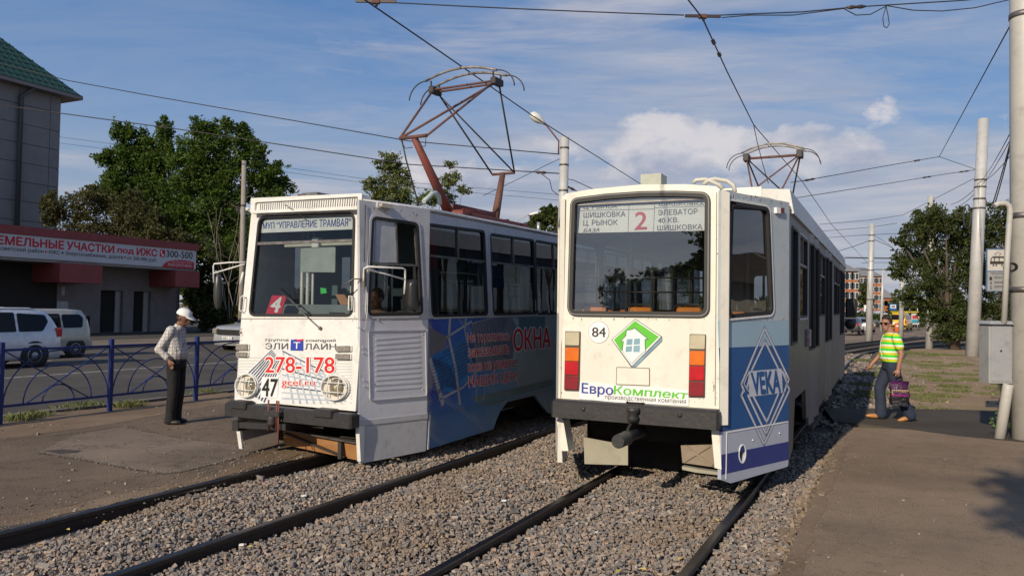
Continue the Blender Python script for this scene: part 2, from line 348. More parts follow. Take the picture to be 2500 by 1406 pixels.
platR = groundmat('platform_asphalt_right', (0.30, 0.222, 0.152), (0.25, 0.187, 0.13), (0.335, 0.25, 0.17), 0.7, 0.018, 85, pebble=0.75, crack=.3)
newasp = groundmat('path_asphalt', (0.085, 0.072, 0.060), (0.070, 0.060, 0.050), (0.10, 0.083, 0.067), 1.5, 0.012, 90, pebble=0.4)
road = groundmat('street_asphalt', (0.095, 0.085, 0.076), (0.08, 0.072, 0.064), (0.115, 0.10, 0.086), 0.5, 0.006, 60, pebble=0.4)
pave = groundmat('pavement', (0.20, 0.165, 0.125), (0.16, 0.13, 0.10), (0.22, 0.18, 0.14), 0.8, 0.01, 50)
ballastM = groundmat('ballast_bed', (0.13, 0.11, 0.092), (0.17, 0.14, 0.115), (0.11, 0.092, 0.078), 3, 0.05, 28)
def rnd(P): return P
sheet('ground', [(-700, -60), (700, -60), (900, 1500), (-900, 1500)], -0.19, dirt)
# left platform (dirt margin + asphalt), street, pavement beyond
strip('platform', -30, 60, -12.25, -6.25, -0.035, platA)
strip('street', -40, 300, -28.7, -12.55, -0.12, road)
strip('pavement', -40, 300, -33.4, -28.95, -0.02, pave)
strip('forecourt', -40, 120, -60, -33.4, -0.03, groundmat('forecourt_asphalt', (0.09, 0.082, 0.072), (0.075, 0.068, 0.06), (0.10, 0.09, 0.08), 0.6))
kb = mat('kerb_concrete', (0.20, 0.175, 0.15), 0.9, col2=(0.12, 0.10, 0.085), nscale=5, bump=0.01)
ker = tag(empty('kerb'), kind='structure')
for t0 in (-12.55, -28.95):
    for k in range(60):
        if t0 < -20 and k < 12: continue
        s0 = -6 + k * 1.5; mb = MB(); c = [ST(s0, t0), ST(s0 + 1.48, t0), ST(s0 + 1.48, t0 + 0.2), ST(s0, t0 + 0.2)]
        if k > 33 and t0 > -20: break
        mb.hexa([V(*c[i][:2], -0.2) for i in (0, 3, 2, 1)] + [V(*c[i][:2], 0.0 + random.uniform(-.008, .008)) for i in (0, 3, 2, 1)]); mb.build('kerb_stone', kb, ker)
wp = mat('road_paint', (0.55, 0.53, 0.48), 0.8, col2=(0.10, 0.09, 0.08), nscale=14, namt=0.35)
lm = tag(empty('lane_marking'), kind='structure')
for t0, a, b in ((-19.6, -10, 200), (-13.3, 30, 200), (-24.2, 14, 200)):
    st = 400 if t0 == -19.6 else 6
    s0 = a
    while s0 < b:
        s1 = min(b, s0 + (st if st > 100 else 2)); c = [ST(s0, t0), ST(s1, t0), ST(s1, t0 + .13), ST(s0, t0 + .13)]
        MB().add([(p.x, p.y, -0.116) for p in c][::-1], [(0, 1, 2, 3)]).build('painted_line', wp, lm); s0 += st
# ballast
strip('ballast_bed', -20, 45, -6.2, -0.70, -0.125, ballastM)
# right platform and dark path across it
E1 = [ST(-12, -0.70)[:2], ST(13.6, -0.68)[:2]]
sheet('platform', E1 + [(6.3, 12.35), (6.75, 11.75), (7.45, 11.25), (9.5, 10.6), (14, 9.9), (30, 7), (20, -20), (0, -20)], 0.0, platR)
sheet('path', [(5.45, 13.15), (6.3, 12.35), (6.75, 11.75), (7.45, 11.25), (9.5, 10.6), (14, 9.9), (30, 7), (30, 15), (16, 14.9), (9.7, 14.9), (8.4, 15.05), (6.0, 14.95)], 0.004, newasp)
strip('ballast_bed', 13.7, 45, -0.70, 1.1, -.075, ballastM)
sheet('verge', [(7.3, 15.02), (8.4, 15.07), (9.7, 14.92), (16, 14.92), (30, 15.02), (80, 60), (60, 75), (21.5, 42), (14.2, 28.4)], -0.03, groundmat('verge_soil', (0.42, 0.29, 0.18), (0.34, 0.235, 0.145), (0.22, 0.19, 0.085), 0.9, 0.05, 30))
# platform edge crumbling kerb on right: row of irregular concrete lumps
edge = MB()
for k in range(0):
    s0 = -1 + k * 0.1 + random.uniform(-.03, .03); p = ST(s0, -0.72 + random.uniform(-.06, .05) + .04 * math.sin(s0 * 2.1)); w = random.uniform(.025, .07)
    edge.ball((p.x, p.y, -0.055 + random.uniform(-.02, .025)), w, 6, 4, (1.2, 1.2, .7))
# rails
railM = mat('rail_steel', (0.030, 0.026, 0.026), 0.55, 0.3, col2=(0.05, 0.036, 0.028), nscale=9, bump=0.004, bscale=30)
railT = mat('rail_running_top', (0.06, 0.06, 0.065), 0.32, 0.9, col2=(0.035, 0.03, 0.03), nscale=6)
def rail(path, z=0.0, sc=1.0):
    P = [Vector((p[0], p[1], 0)) for p in path]; prof = [(-.065, -.20), (-.065, -.165), (-.012, -.145), (-.012, -.05), (-.037, -.038), (-.037, -.008), (-.028, 0), (.028, 0), (.037, -.008), (.037, -.038), (.012, -.05), (.012, -.145), (.065, -.165), (.065, -.20)]
    vs = []; n = len(prof)
    for k, p in enumerate(P):
        d = (P[min(k + 1, len(P) - 1)] - P[max(0, k - 1)]).normalized(); r = Vector((d.y, -d.x, 0))
        for a, b in prof: vs.append((p.x + r.x * a * sc, p.y + r.y * a * sc, z + b * sc))
    fs = []; mi = []
    for k in range(len(P) - 1):
        for i in range(n - 1): fs.append((k * n + i, k * n + i + 1, k * n + n + i + 1, k * n + n + i)); mi.append(1 if i == 6 else 0)
    me = bpy.data.meshes.new('rail'); me.from_pydata(vs, [], fs); me.materials.append(railM); me.materials.append(railT); me.polygons.foreach_set('material_index', mi); me.update(); return me
def smooth(path, n=4):
    for _ in range(3):
        q = [path[0]]
        for a, b in zip(path, path[1:]): q += [(a[0] * .75 + b[0] * .25, a[1] * .75 + b[1] * .25), (a[0] * .25 + b[0] * .75, a[1] * .25 + b[1] * .75)]
        path = q + [path[-1]]
    return path
RAILS = []
def addrail(path, label, grp='tram rails running beside the platform'):
    o = link('rail', rail(smooth(path), 0.01)); tag(o, label, 'rail', grp); RAILS.append(o)
tLL, tLR, tRL, tRR = -6.17, -4.60, -2.80, -1.27
far = lambda pts: [tuple(p) for p in pts]
addrail([ST(0, tLL)[:2], ST(20, tLL)[:2], ST(34, tLL + .3)[:2], (19.5, 46.2), (29.5, 59.9), (43, 75), (75, 98)], 'leftmost rail, dirt on its left side and gravel on its right')
addrail([ST(-1, tLR)[:2], ST(20, tLR)[:2], ST(32, tLR + .1)[:2], (18.9, 43.6), (29.6, 58.5), (36.0, 67), (47, 77), (80, 99)], 'second rail from the left, running in under the right side of the tram marked 47')
addrail([ST(-1, tRL)[:2], ST(20, tRL)[:2], ST(30, tRL)[:2], (15.5, 36.5), (24.3, 48.9), (31, 56.9), (42, 67), (75, 88)], 'third rail from the left, passing under the left side of the tram marked 84')
addrail([ST(-2, tRR)[:2], ST(20, tRR)[:2], (11.7, 27.35), (14.8, 33.5), (18.2, 39.2), (22.5, 44.5), (30, 52), (42, 62), (75, 82)], 'rightmost rail, nearest the brown asphalt platform, bending right in the distance')
# crushed stone: ~60k faceted stones
def stones(name, n, region, size, zf, cols, matn, keep=None, flat=0.78):
    A = np.array([(-1, -1, -1), (1, -1, -1), (1, 1, -1), (-1, 1, -1), (-1, -1, 1), (1, -1, 1), (1, 1, 1), (-1, 1, 1)], float) * .72
    F = np.array([(0, 2, 1), (0, 3, 2), (4, 5, 6), (4, 6, 7), (0, 1, 5), (0, 5, 4), (1, 2, 6), (1, 6, 5), (2, 3, 7), (2, 7, 6), (3, 0, 4), (3, 4, 7)])
    s = rng.uniform(region[0], region[1], n); 
    if len(region) > 4: s = region[0] + (region[1] - region[0]) * rng.random(n) ** region[4]
    t = rng.uniform(region[2], region[3], n)
    X = AX.x * s + RX.x * t; Y = AX.y * s + RX.y * t
    if keep is not None:
        k = keep(s, t, X, Y); s, t, X, Y = s[k], t[k], X[k], Y[k]; n = len(s)
    sz = rng.lognormal(math.log(size), 0.32, n)
    pts = np.repeat(A[None], n, 0) * rng.uniform(0.45, 1.30, (n, 8, 3)); pts *= rng.uniform(0.6, 1.3, (n, 1, 3)) * np.array([1, 1, flat])
    q = rng.normal(size=(n, 4)); q /= np.linalg.norm(q, axis=1)[:, None]; w, x, y, z = q.T; w2 = .55
    ang = rng.uniform(0, 2 * np.pi, n); tx = rng.normal(0, .6, n); ca, sa = np.cos(ang), np.sin(ang)
    R = np.zeros((n, 3, 3)); R[:, 0, 0] = ca; R[:, 0, 1] = -sa; R[:, 1, 0] = sa; R[:, 1, 1] = ca; R[:, 2, 2] = 1
    T = np.zeros((n, 3, 3)); T[:, 0, 0] = 1; T[:, 1, 1] = np.cos(tx); T[:, 1, 2] = -np.sin(tx); T[:, 2, 1] = np.sin(tx); T[:, 2, 2] = np.cos(tx)
    pts = np.einsum('nij,njk,nvk->nvi', T, R, pts) * sz[:, None, None]
    pts += np.stack([X, Y, zf(s, t, n)], 1)[:, None, :]
    co = pts.reshape(-1, 3).astype(np.float32); fa = (F[None] + (np.arange(n) * 8)[:, None, None]).reshape(-1).astype(np.int32)
    me = bpy.data.meshes.new(name); me.vertices.add(len(co)); me.vertices.foreach_set('co', co.ravel()); me.loops.add(len(fa)); me.loops.foreach_set('vertex_index', fa)
    me.polygons.add(len(fa) // 3); me.polygons.foreach_set('loop_start', np.arange(0, len(fa), 3, dtype=np.int32)); me.polygons.foreach_set('use_smooth', np.zeros(len(fa) // 3, dtype=bool)); me.update(calc_edges=True)
    C = np.array(cols)[rng.integers(0, len(cols), n)] * rng.uniform(0.95, 1.40, (n, 1))
    if name == 'ballast':
        pt = np.sin(s * 1.3 + 2 * np.sin(t * 1.7)) + np.sin(t * 2.6 + s * .9) + .6 * np.sin(s * 4.1 - t * 3.3); k_ = np.clip((pt - .9) / .9, 0, 1)[:, None] * (rng.random((n, 1)) < .8); C = C * (1 - k_ * .55) + np.array([[.17, .125, .085]]) * k_ * .75
    c4 = np.ones((n * 8, 4), np.float32); c4[:, :3] = np.repeat(C, 8, 0)
    at = me.color_attributes.new('tone', 'FLOAT_COLOR', 'POINT'); at.data.foreach_set('color', c4.ravel())
    me.materials.append(stonemat(matn)); o = link(name, me); tag(o, kind='stuff'); return o
def stonemat(name):
    if name in MATS: return MATS[name]
    M = bpy.data.materials.new(name); M.use_nodes = True; t = M.node_tree; b = t.nodes['Principled BSDF']; b.inputs['Roughness'].default_value = .9; b.inputs['Specular IOR Level'].default_value = .25
    a = t.nodes.new('ShaderNodeAttribute'); a.attribute_name = 'tone'; g = t.nodes.new('ShaderNodeNewGeometry')
    c = mixc(0.6, a.outputs['Color'], ramp(noise(g.outputs['Position'], 130, 3, .6, 0, t), [(.3, .65), (.7, 1.25)], t), t, 'MULTIPLY')
    t.links.new(c, b.inputs['Base Color']); MATS[name] = M; return M
SC = [(0.25, 0.205, 0.17), (0.21, 0.185, 0.165), (0.27, 0.20, 0.155), (0.18, 0.165, 0.155), (0.23, 0.18, 0.145), (0.32, 0.27, 0.22), (0.25, 0.195, 0.155), (0.145, 0.135, 0.13), (0.17, 0.16, 0.155)]
nr = lambda s, t, X, Y: (np.abs(t - tLL) > .045) & (np.abs(t - tLR) > .045) & (np.abs(t - tRL) > .045) & (np.abs(t - tRR) > .045) & ~((t < tLL + .25) & (np.sin(s * 1.9) * .12 + .12 > t - tLL))
hump = lambda s, t, n: -0.112 + 0.045 * np.abs(np.sin((t + 6.2) * 2.0)) + 0.02 * np.sin(s * 1.7 + t * 2.3) + rng.uniform(-.02, .03, n)
stones('ballast', 135000, (2.6, 13.0, -6.15, -0.74, 1.35), 0.0136, hump, SC, 'crushed_stone', nr)
stones('ballast', 9000, (14, 40, -6.1, -0.8, 1.3), 0.045, hump, SC, 'crushed_stone', nr, 0.5)
stones('platform_edge_rubble', 1500, (1, 14, -.82, -.60), 0.026, lambda s, t, n: -.035 + (t + .7) * .12 + rng.uniform(-.03, .01, n), [(0.19, 0.145, 0.105), (0.15, 0.115, 0.085), (0.22, 0.17, 0.125)], 'crushed_stone')
stones('platform_edge_rubble', 900, (1, 14, -.72, -.5), 0.007, lambda s, t, n: 0.0 * s, [(0.17, 0.13, 0.095), (0.13, 0.10, 0.075)], 'crushed_stone')
# loose stones and crumbs: dirt strip by the leftmost rail, cracks of the platform, verge
DC = [(0.20, 0.165, 0.13), (0.15, 0.12, 0.095), (0.27, 0.235, 0.20), (0.11, 0.09, 0.07)]
stones('loose_gravel', 2600, (3, 13, -7.5, -6.25), 0.009, lambda s, t, n: -0.030 + 0 * s, DC, 'crushed_stone', lambda s, t, X, Y: rng.random(len(s)) < np.clip((t + 7.6) / 1.3, 0, 1) ** 1.5)
stones('loose_gravel', 500, (3, 16, -12.2, -6.25), 0.012, lambda s, t, n: -0.030 + 0 * s, DC, 'crushed_stone')
stones('loose_gravel', 5200, (13.6, 32, -0.72, 1.35, 1.4), 0.026, lambda s, t, n: -0.05 + 0 * s, SC, 'crushed_stone', lambda s, t, X, Y: (Y > 15.0) & (rng.random(len(s)) < np.clip((1.4 - t) / .8, 0, 1)))
stones('loose_gravel', 1300, (14, 40, 0, 12, 1.5), 0.022, lambda s, t, n: -0.02 + 0 * s, DC, 'crushed_stone', lambda s, t, X, Y: (Y > 15.1))
stones('loose_gravel', 500, (2, 12, -0.7, 5), 0.0065, lambda s, t, n: 0.003 + 0 * s, DC, 'crushed_stone')
def seam(pts, n, w, size, z=-0.03):
    g = [G(u, v, z) for u, v in pts]; out = []
    for a, b in zip(g, g[1:]): out.append((a, b, (b - a).length))
    L = sum(x[2] for x in out); mb = MB(); P = []
    for a, b, l in out:
        k = max(3, int(l / .12))
        for i in range(k): P.append(a.lerp(b, i / k) + Vector((random.uniform(-1, 1), random.uniform(-1, 1), 0)) * .012)
    P.append(g[-1]); top = []
    for i, p in enumerate(P):
        d = (P[min(i + 1, len(P) - 1)] - P[max(0, i - 1)]).normalized(); r = Vector((d.y, -d.x, 0)) * w * random.uniform(.15, .6); top += [(p - r)[:2] + (z + .002,), (p + r)[:2] + (z + .002,)]
    mb.add(top, [(2 * i, 2 * i + 1, 2 * i + 3, 2 * i + 2) for i in range(len(P) - 1)]); o = mb.build('asphalt_crack', mat('crack_dark', (0.05, 0.042, 0.034), .95, col2=(.09, .075, .06), nscale=20)); tag(o, kind='structure')
    mm = MB()
    for _ in range(n):
        i = random.randrange(len(P) - 1); p = P[i].lerp(P[i + 1], random.random()); q = random.gauss(0, w * .8); r = size * random.lognormvariate(0, .45)
        mm.ball((p.x + random.gauss(0, w * .6), p.y + random.gauss(0, w * .6), z + r * .2), r, 5, 3, (1.2, 1, .6))
    tag(mm.build('loose_gravel', kb), kind='stuff')
seam([(90, 1105), (180, 1118), (300, 1140), (398, 1156), (450, 1150), (560, 1122), (640, 1098)], 420, .035, .0055)
seam([(300, 1040), (370, 1055), (450, 1070), (590, 1085)], 260, .03, .005)
seam([(0, 1077), (110, 1066), (250, 1048), (400, 1030), (560, 1010)], 160, .015, .004)
seam([(0, 1290), (200, 1258), (300, 1232), (480, 1195), (700, 1122)], 260, .12, .006)
def patch(name, pts, z, mt, jag=.05):
    P = [G(u, v, z) for u, v in pts]; out = []
    for a, b in zip(P, P[1:] + P[:1]):
        k = max(2, int((b - a).length / .25))
        for i in range(k): q = a.lerp(b, i / k); out.append((q.x + random.uniform(-jag, jag), q.y + random.uniform(-jag, jag)))
    return sheet(name, out, z, mt)
slabM = groundmat('slab_asphalt', (0.222, 0.172, 0.128), (0.188, 0.146, 0.110), (0.26, 0.20, 0.15), 1.4, 0.014, 80, crack=.6)
patch('asphalt_slab', [(300, 1041), (420, 1066), (590, 1086), (650, 1096), (560, 1121), (450, 1149), (398, 1155), (300, 1139), (180, 1117), (90, 1104), (180, 1062)], -.031, slabM, .02)
sandy = groundmat('sandy_dirt', (0.24, 0.17, 0.112), (0.20, 0.142, 0.095), (0.28, 0.205, 0.138), 2.2, 0.02, 55)
patch('dirt_margin', [(-150, 1330), (-150, 1285), (150, 1240), (330, 1200), (520, 1158), (640, 1108), (760, 1100), (700, 1118), (480, 1180), (250, 1235), (0, 1292)], -.030, sandy, .05)
patch('dirt_margin', [(-120, 1090), (-120, 1020), (150, 1005), (330, 990), (560, 950), (560, 985), (400, 1012), (200, 1046), (0, 1072)], -.0315, sandy, .05)
patch('dirt_margin', [(1905, 1420), (1950, 1300), (2010, 1180), (2060, 1090), (2075, 1090), (2035, 1180), (1985, 1300), (1960, 1420)], .003, sandy, .03)
patch('stain', [(105, 1100), (150, 1096), (200, 1099), (190, 1104), (140, 1106)], -.028, mat('oil_stain', (.06, .045, .035), .8), .02)
rag = mat('leaf_litter', (0.55, 0.42, 0.12), .8); lit = MB()
for u, v in ((255, 1275), (165, 1293), (245, 1245), (1365, 1343), (1660, 1364), (1805, 1250), (1750, 1270), (1775, 1330), (1570, 1390), (610, 1335), (1510, 1395), (100, 1330)):
    p = G(u, v, -0.06); a = random.uniform(0, 6); w = random.uniform(.02, .045); c, s_ = math.cos(a) * w, math.sin(a) * w
    lit.add([(p.x - c, p.y - s_, -.06), (p.x + s_ * .5, p.y - c * .5, -.05), (p.x + c, p.y + s_, -.055), (p.x - s_ * .5, p.y + c * .5, -.045)], [(0, 1, 2, 3)])
tag(lit.build('fallen_leaves', rag), kind='stuff')
# grass
def blades(name, pts, n, h, w, mt, spread, lean=0.5):
    co = []; 
    for (x, y, z, k) in pts:
        for _ in range(int(n * k)):
            a = random.uniform(0, 2 * math.pi); r = spread * math.sqrt(random.random()); bx, by = x + r * math.cos(a), y + r * math.sin(a) * .8; hh = h * random.uniform(.35, 1.1) * (.6 + .4 * k); b = random.uniform(0, 2 * math.pi); l = lean * hh * random.random()
            dx, dy = math.cos(b) * w, math.sin(b) * w; c = random.uniform(0, 6.3)
            co.append(((bx - dx, by - dy, z), (bx + dx, by + dy, z), (bx + math.cos(c) * l * .4 + dx * .7, by + math.sin(c) * l * .4 + dy * .7, z + hh * .6), (bx + math.cos(c) * l, by + math.sin(c) * l, z + hh)))
    mb = MB(); 
    for q in co: mb.add(q, [(0, 1, 2, 3)])
    return tag(mb.build(name, mt), kind='stuff')
grassM = mat('grass_green', (0.085, 0.125, 0.028), .8, col2=(0.16, 0.15, 0.06), nscale=3)
gp = [tuple(G(u, v, -.03)[:2]) + (-.03, k) for u, v, k in ((60, 1023, 1), (95, 1015, .9), (160, 1000, .6), (185, 996, .8), (215, 992, .7), (240, 990, .5), (300, 993, 1), (325, 990, .9), (500, 960, .7), (520, 958, .4), (450, 965, .4), (35, 1026, .6))]
blades('grass', gp, 200, .12, .004, grassM, .24, 1.1)
gp = []
for _ in range(95):
    s_ = random.uniform(14.5, 44); t_ = random.uniform(-.6, 1.2) + random.random() ** 2 * 10; p = ST(s_, t_)
    if p.y < 15.2: continue
    gp.append((p.x, p.y, -.03, random.uniform(.3, 1)))
gp += [tuple(G(u, v, -.03)[:2]) + (-.03, k) for u, v, k in ((2260, 920, 1), (2300, 930, 1), (2330, 945, 1), (2220, 945, .8), (2240, 970, .8), (2130, 960, .8), (2110, 940, 1), (2120, 915, .9), (2150, 900, .7), (2420, 880, 1), (2440, 950, .6), (2480, 955, .7), (2100, 880, 1), (2130, 880, .8))]
blades('grass', gp, 420, .085, .008, grassM, .42, 1.3)
# ---------------------------------------------------------------- blue fence beside the street
fenM = mat('blue_fence_paint', (0.009, 0.024, 0.13), .4, col2=(0.015, 0.035, 0.16), nscale=8, dirt=.3)
fence = empty('fence', ST(5.25, -11.8, -.035), AZ26); tag(fence, 'low blue metal railing with crossed bars and arches along the street kerb', 'fence')
for k in range(-2, 7):
    y = k * 1.8; mb = MB(); mb.bbox(-.035, .035, y - .035, y + .035, -.05, 1.21, .008); mb.build('post', fenM, fence)
    if k == 6: break
    y0, y1 = y + .035, y + 1.765
    for z in (1.09, .26): MB().box(-.018, .018, y0, y1, z - .018, z + .018).build('rail', fenM, fence)
    MB().bar((0.006, y0 + .01, 1.075), (0.006, y1 - .01 - .35, .27), .014, .022, (1, 0, 0)).build('cross_bar', fenM, fence)
    MB().bar((-0.012, y1 - .01, 1.075), (-0.012, y0 + .01 + .35, .27), .014, .022, (1, 0, 0)).build('cross_bar', fenM, fence)
    for R, q in ((.86, .80), (.56, .58), (.26, .26)):
        pts = [(-.002 + .004 * q, (y0 + y1) / 2 + R * math.cos(math.pi * i / 18), .26 + q * math.sin(math.pi * i / 18)) for i in range(19)]
        MB().tube(pts, .011, 6).build('arch', fenM, fence)
# ---------------------------------------------------------------- common vehicle materials
def paint(name, c, **k): return mat(name, c, k.pop('rough', .42), **k)
cream = paint('cream_paint', (0.77, 0.745, 0.665), col2=(0.67, 0.645, 0.565), nscale=1.6, dirt=.22, bump=.006, bscale=2.5)
white = paint('thick_white_paint', (0.77, 0.76, 0.73), col2=(0.66, 0.65, 0.62), nscale=3, dirt=.22, bump=.014, bscale=5, rough=.38)
greyp = paint('silver_grey_paint', (0.50, 0.50, 0.52), col2=(0.42, 0.42, 0.45), nscale=2.5, dirt=.3, bump=.005, bscale=5, rough=.35)
black = mat('black_paint', (0.022, 0.022, 0.024), .5, col2=(0.035, 0.033, 0.033), nscale=8, dirt=.25, bump=.003, bscale=20)
rubber = mat('rubber', (0.016, 0.016, 0.017), .6)
under = mat('underframe_dirt', (0.03, 0.026, 0.022), .9, col2=(0.055, 0.045, 0.035), nscale=7, bump=.01)
steel = mat('worn_steel', (0.25, 0.24, 0.23), .5, .7, col2=(0.12, 0.10, 0.09), nscale=9)
glassT = glassmat('window_glass', (0.62, 0.67, 0.68), 1.3)
glassD = glassmat('dark_window_glass', (0.25, 0.27, 0.275), 1.3)
red = mat('print_red', (0.62, 0.018, 0.014), .5); navy = mat('print_navy', (0.03, 0.055, 0.22), .5); inkk = mat('print_black', (0.015, 0.015, 0.016), .5)
pwhite = mat('print_white', (0.80, 0.80, 0.80), .5); pgrn = mat('print_green', (0.10, 0.50, 0.025), .5); paper = mat('paper_sheet', (0.42, 0.50, 0.48), .8)
floorM = mat('cabin_floor', (0.05, 0.045, 0.04), .8); inner = mat('cabin_lining', (0.30, 0.29, 0.27), .7); dgrey = mat('grey_plastic', (0.20, 0.235, 0.235), .55)
seatO = mat('orange_seat_plastic', (0.75, 0.24, 0.03), .45); tubeB = mat('black_tube', (0.02, 0.02, 0.02), .4)
ruR = mat('red_oxide_paint', (0.215, 0.042, 0.028), .6, col2=(0.13, 0.045, 0.032), nscale=7, dirt=.35, bump=.003)
rust = mat('rusty_tube', (0.16, 0.065, 0.045), .75, col2=(0.085, 0.045, 0.035), nscale=12, dirt=.3)
darkst = mat('dark_steel', (0.035, 0.030, 0.030), .6)
def rotm(yaw, p, r):
    return Matrix.Rotation(-yaw, 4, 'Z') @ Matrix.Rotation(p, 4, 'X') @ Matrix.Rotation(r, 4, 'Y')
def vehicle(name, loc, yaw, p, r):
    o = empty(name, loc); M = Matrix.Translation(loc) @ rotm(yaw, p, r); o.matrix_world = M; return o, M
def rrect(a0, a1, b0, b1, r=.06): return roundpoly([(a0, b0), (a1, b0), (a1, b1), (a0, b1)], r)
def wheelset(par, y, gauge=.78, r=.34):
    for sx in (-1, 1):
        MB().lathe([(.05, -.06), (r + .03, -.06), (r + .03, -.035), (r, -.03), (r, .06), (r * .8, .065), (r * .72, .02), (r * .3, .02), (r * .25, .1), (.02, .1)], (sx * gauge, y, r), 24, (sx, 0, 0)).build('wheel', under, par)
def louvre_pane(par, pl, pts, mt, h=-.02, r=.05): return pl.pplate('window_pane', mt, par, pts, h - .004, h, r)
# ================================================================ LEFT TRAM (47)
T1, M1 = vehicle('tram', (-2.53, 9.11, 0), .498, .007, -.004)
tag(T1, 'white tram marked 47 with a raised red pantograph, its windscreen and headlights towards the viewer', 'tram')
hw, zs, yF, L1, zT = 1.165, 1.665, .165, 1.055, 2.98
PF = Plane(M1, (0, 0, .63), (1, 0, 0), (0, yF, 2.275))                     # front
PC1 = Plane(M1, (.942, .05, 0), (hw - .942, L1 - .05, 0), (0, 0, 1))        # cab quarter
PS1 = Plane(M1, (hw, 0, 0), (0, 1, 0), (0, 0, 1))                           # right side below sills
PS1u = Plane(M1, (hw, 0, zs), (0, 1, 0), (-.05, 0, 1.3))
PL1 = Plane(M1, (-hw, 0, 0), (0, 1, 0), (0, 0, 1), flip=True)
advert = bpy.data.materials.new('advert_wrap'); advert.use_nodes = True
def mk_advert(M):
    t = M.node_tree; b = t.nodes['Principled BSDF']; b.inputs['Roughness'].default_value = .33
    tcx = t.nodes.new('ShaderNodeTexCoord'); sp = t.nodes.new('ShaderNodeSeparateXYZ'); t.links.new(tcx.outputs['Object'], sp.inputs[0]); y, z = sp.outputs[1], sp.outputs[2]
    n = noise(tcx.outputs['Object'], 1.6, 3, .5, .4, t)
    u = mth('ADD', mth('MULTIPLY', y, .16, t), mth('MULTIPLY', mth('SUBTRACT', n, .5, t), .25, t), t)
    base = ramp(u, [(0.0, (.30, .29, .32)), (.165, (.22, .21, .26)), (.185, (.04, .07, .32)), (.34, (.055, .17, .50)), (.47, (.19, .34, .50)), (.60, (.38, .50, .50)), (.75, (.26, .42, .47)), (1.0, (.30, .38, .44))], t)
    lo = ramp(z, [(.0, 1), (.42, .8), (.75, 0)], t); base = mixc(mth('MULTIPLY', lo, .6, t), base, (.09, .24, .40), t)
    dz = mth('SUBTRACT', mth('ADD', mth('MULTIPLY', y, .55, t), z, t), mth('MULTIPLY', n, .5, t), t)
    st = t.nodes.new('ShaderNodeMath'); st.operation = 'FRACT'; t.links.new(mth('MULTIPLY', dz, 1.7, t), st.inputs[0])
    base = mixc(mth('MULTIPLY', ramp(st.outputs[0], [(.0, 1), (.14, .5), (.2, 0)], t), .35, t), base, (.32, .36, .42), t)
    # front quarter: pale mauve-grey streaks
    qf = ramp(y, [(.55, 1), (.57, 0)], t)
    t.links.new(base, b.inputs['Base Color']); nb = noise(tcx.outputs['Object'], 9, 4, .6, 0, t); bp = t.nodes.new('ShaderNodeBump'); bp.inputs['Distance'].default_value = .004; t.links.new(nb, bp.inputs['Height']); t.links.new(bp.outputs[0], b.inputs['Normal'])
mk_advert(advert)
quarter = mat('quarter_wrap', (0.60, 0.61, 0.66), .35, col2=(0.44, 0.42, 0.50), nscale=1.3, namt=.4, bump=.004, bscale=5)
# front panel with windscreen opening
WS = roundpoly(PF.Q([(634, 530), (866, 521), (860, 770), (610, 769)]), [.10, .10, .09, .09], 6)
PF.plate('front_panel', white, T1, [(-.937, .0), (.937, 0), (.945, 1.03), (.905, 2.36), (-.905, 2.36), (-.945, 1.03)], -.04, 0, [WS])
PF.ring('windscreen_gasket', rubber, T1, grow(WS, -.016), .030, -.03, .014)
gp_ = PF.plate('windscreen_pane', glassmat('windscreen_glass', (.66, .70, .70), .9), T1, grow(WS, -.005), -.018, -.014)
PF.pplate('windscreen_bar', steel, T1, [(628, 592), (864, 584), (864, 590), (628, 599)], -.012, .012)
PF.pplate('front_seam', mat('seam_grey', (.25, .24, .22), .8), T1, [(588, 777), (885, 777), (885, 779), (588, 779)], 0, .004)  # thin grey joint line below the windscreen
# visor box with slots
vb = Plane(M1, PF.p(0, 0, .10), (1, 0, 0), (0, yF, 2.275)); vq = vb.Q([(612, 484), (884, 472), (881, 511), (611, 521)])
vin = vb.Q([(623, 494), (874, 480), (871, 504), (621, 515)])
vo = vb.plate('visor_box', white, T1, roundpoly(vq, .02), -.16, 0, [roundpoly(vin, .02)])
vb.plate('grille_back', mat('grille_back', (.10, .095, .09), .8), vo, grow(vin, .005), -.075, -.07)
slq = [Vector(q) for q in vb.Q([(628, 497), (870, 483), (868, 502), (627, 513)])]; n_ = 44; sm_ = None
for k in range(n_):
    a = (k + .0) / n_; b = (k + .52) / n_; top = lambda x: slq[0].lerp(slq[1], x); bot = lambda x: slq[3].lerp(slq[2], x)
    vb.plate('slat', white, vo, [bot(a), bot(b), top(b), top(a)], -.07, -.028)
vb.plate('grille_rim', white, vo, vin, -.07, -.03, [[tuple(x) for x in (slq[0], slq[3], slq[2], slq[1])]])
# board over windscreen
bd = PF.pplate('name_board', pwhite, T1, [(640, 537), (863, 525), (861, 560), (639, 569)], -.045, -.035, plane_h=-.04)
text(PF, 'МУП “УПРАВЛЕНИЕ ТРАМВАЯ”', [(643, 544), (858, 533), (857, 552), (643, 559)], mat('board_blue', (.035, .07, .30), .5), bd, -.033 + .04, .03, plane_h=-.04)
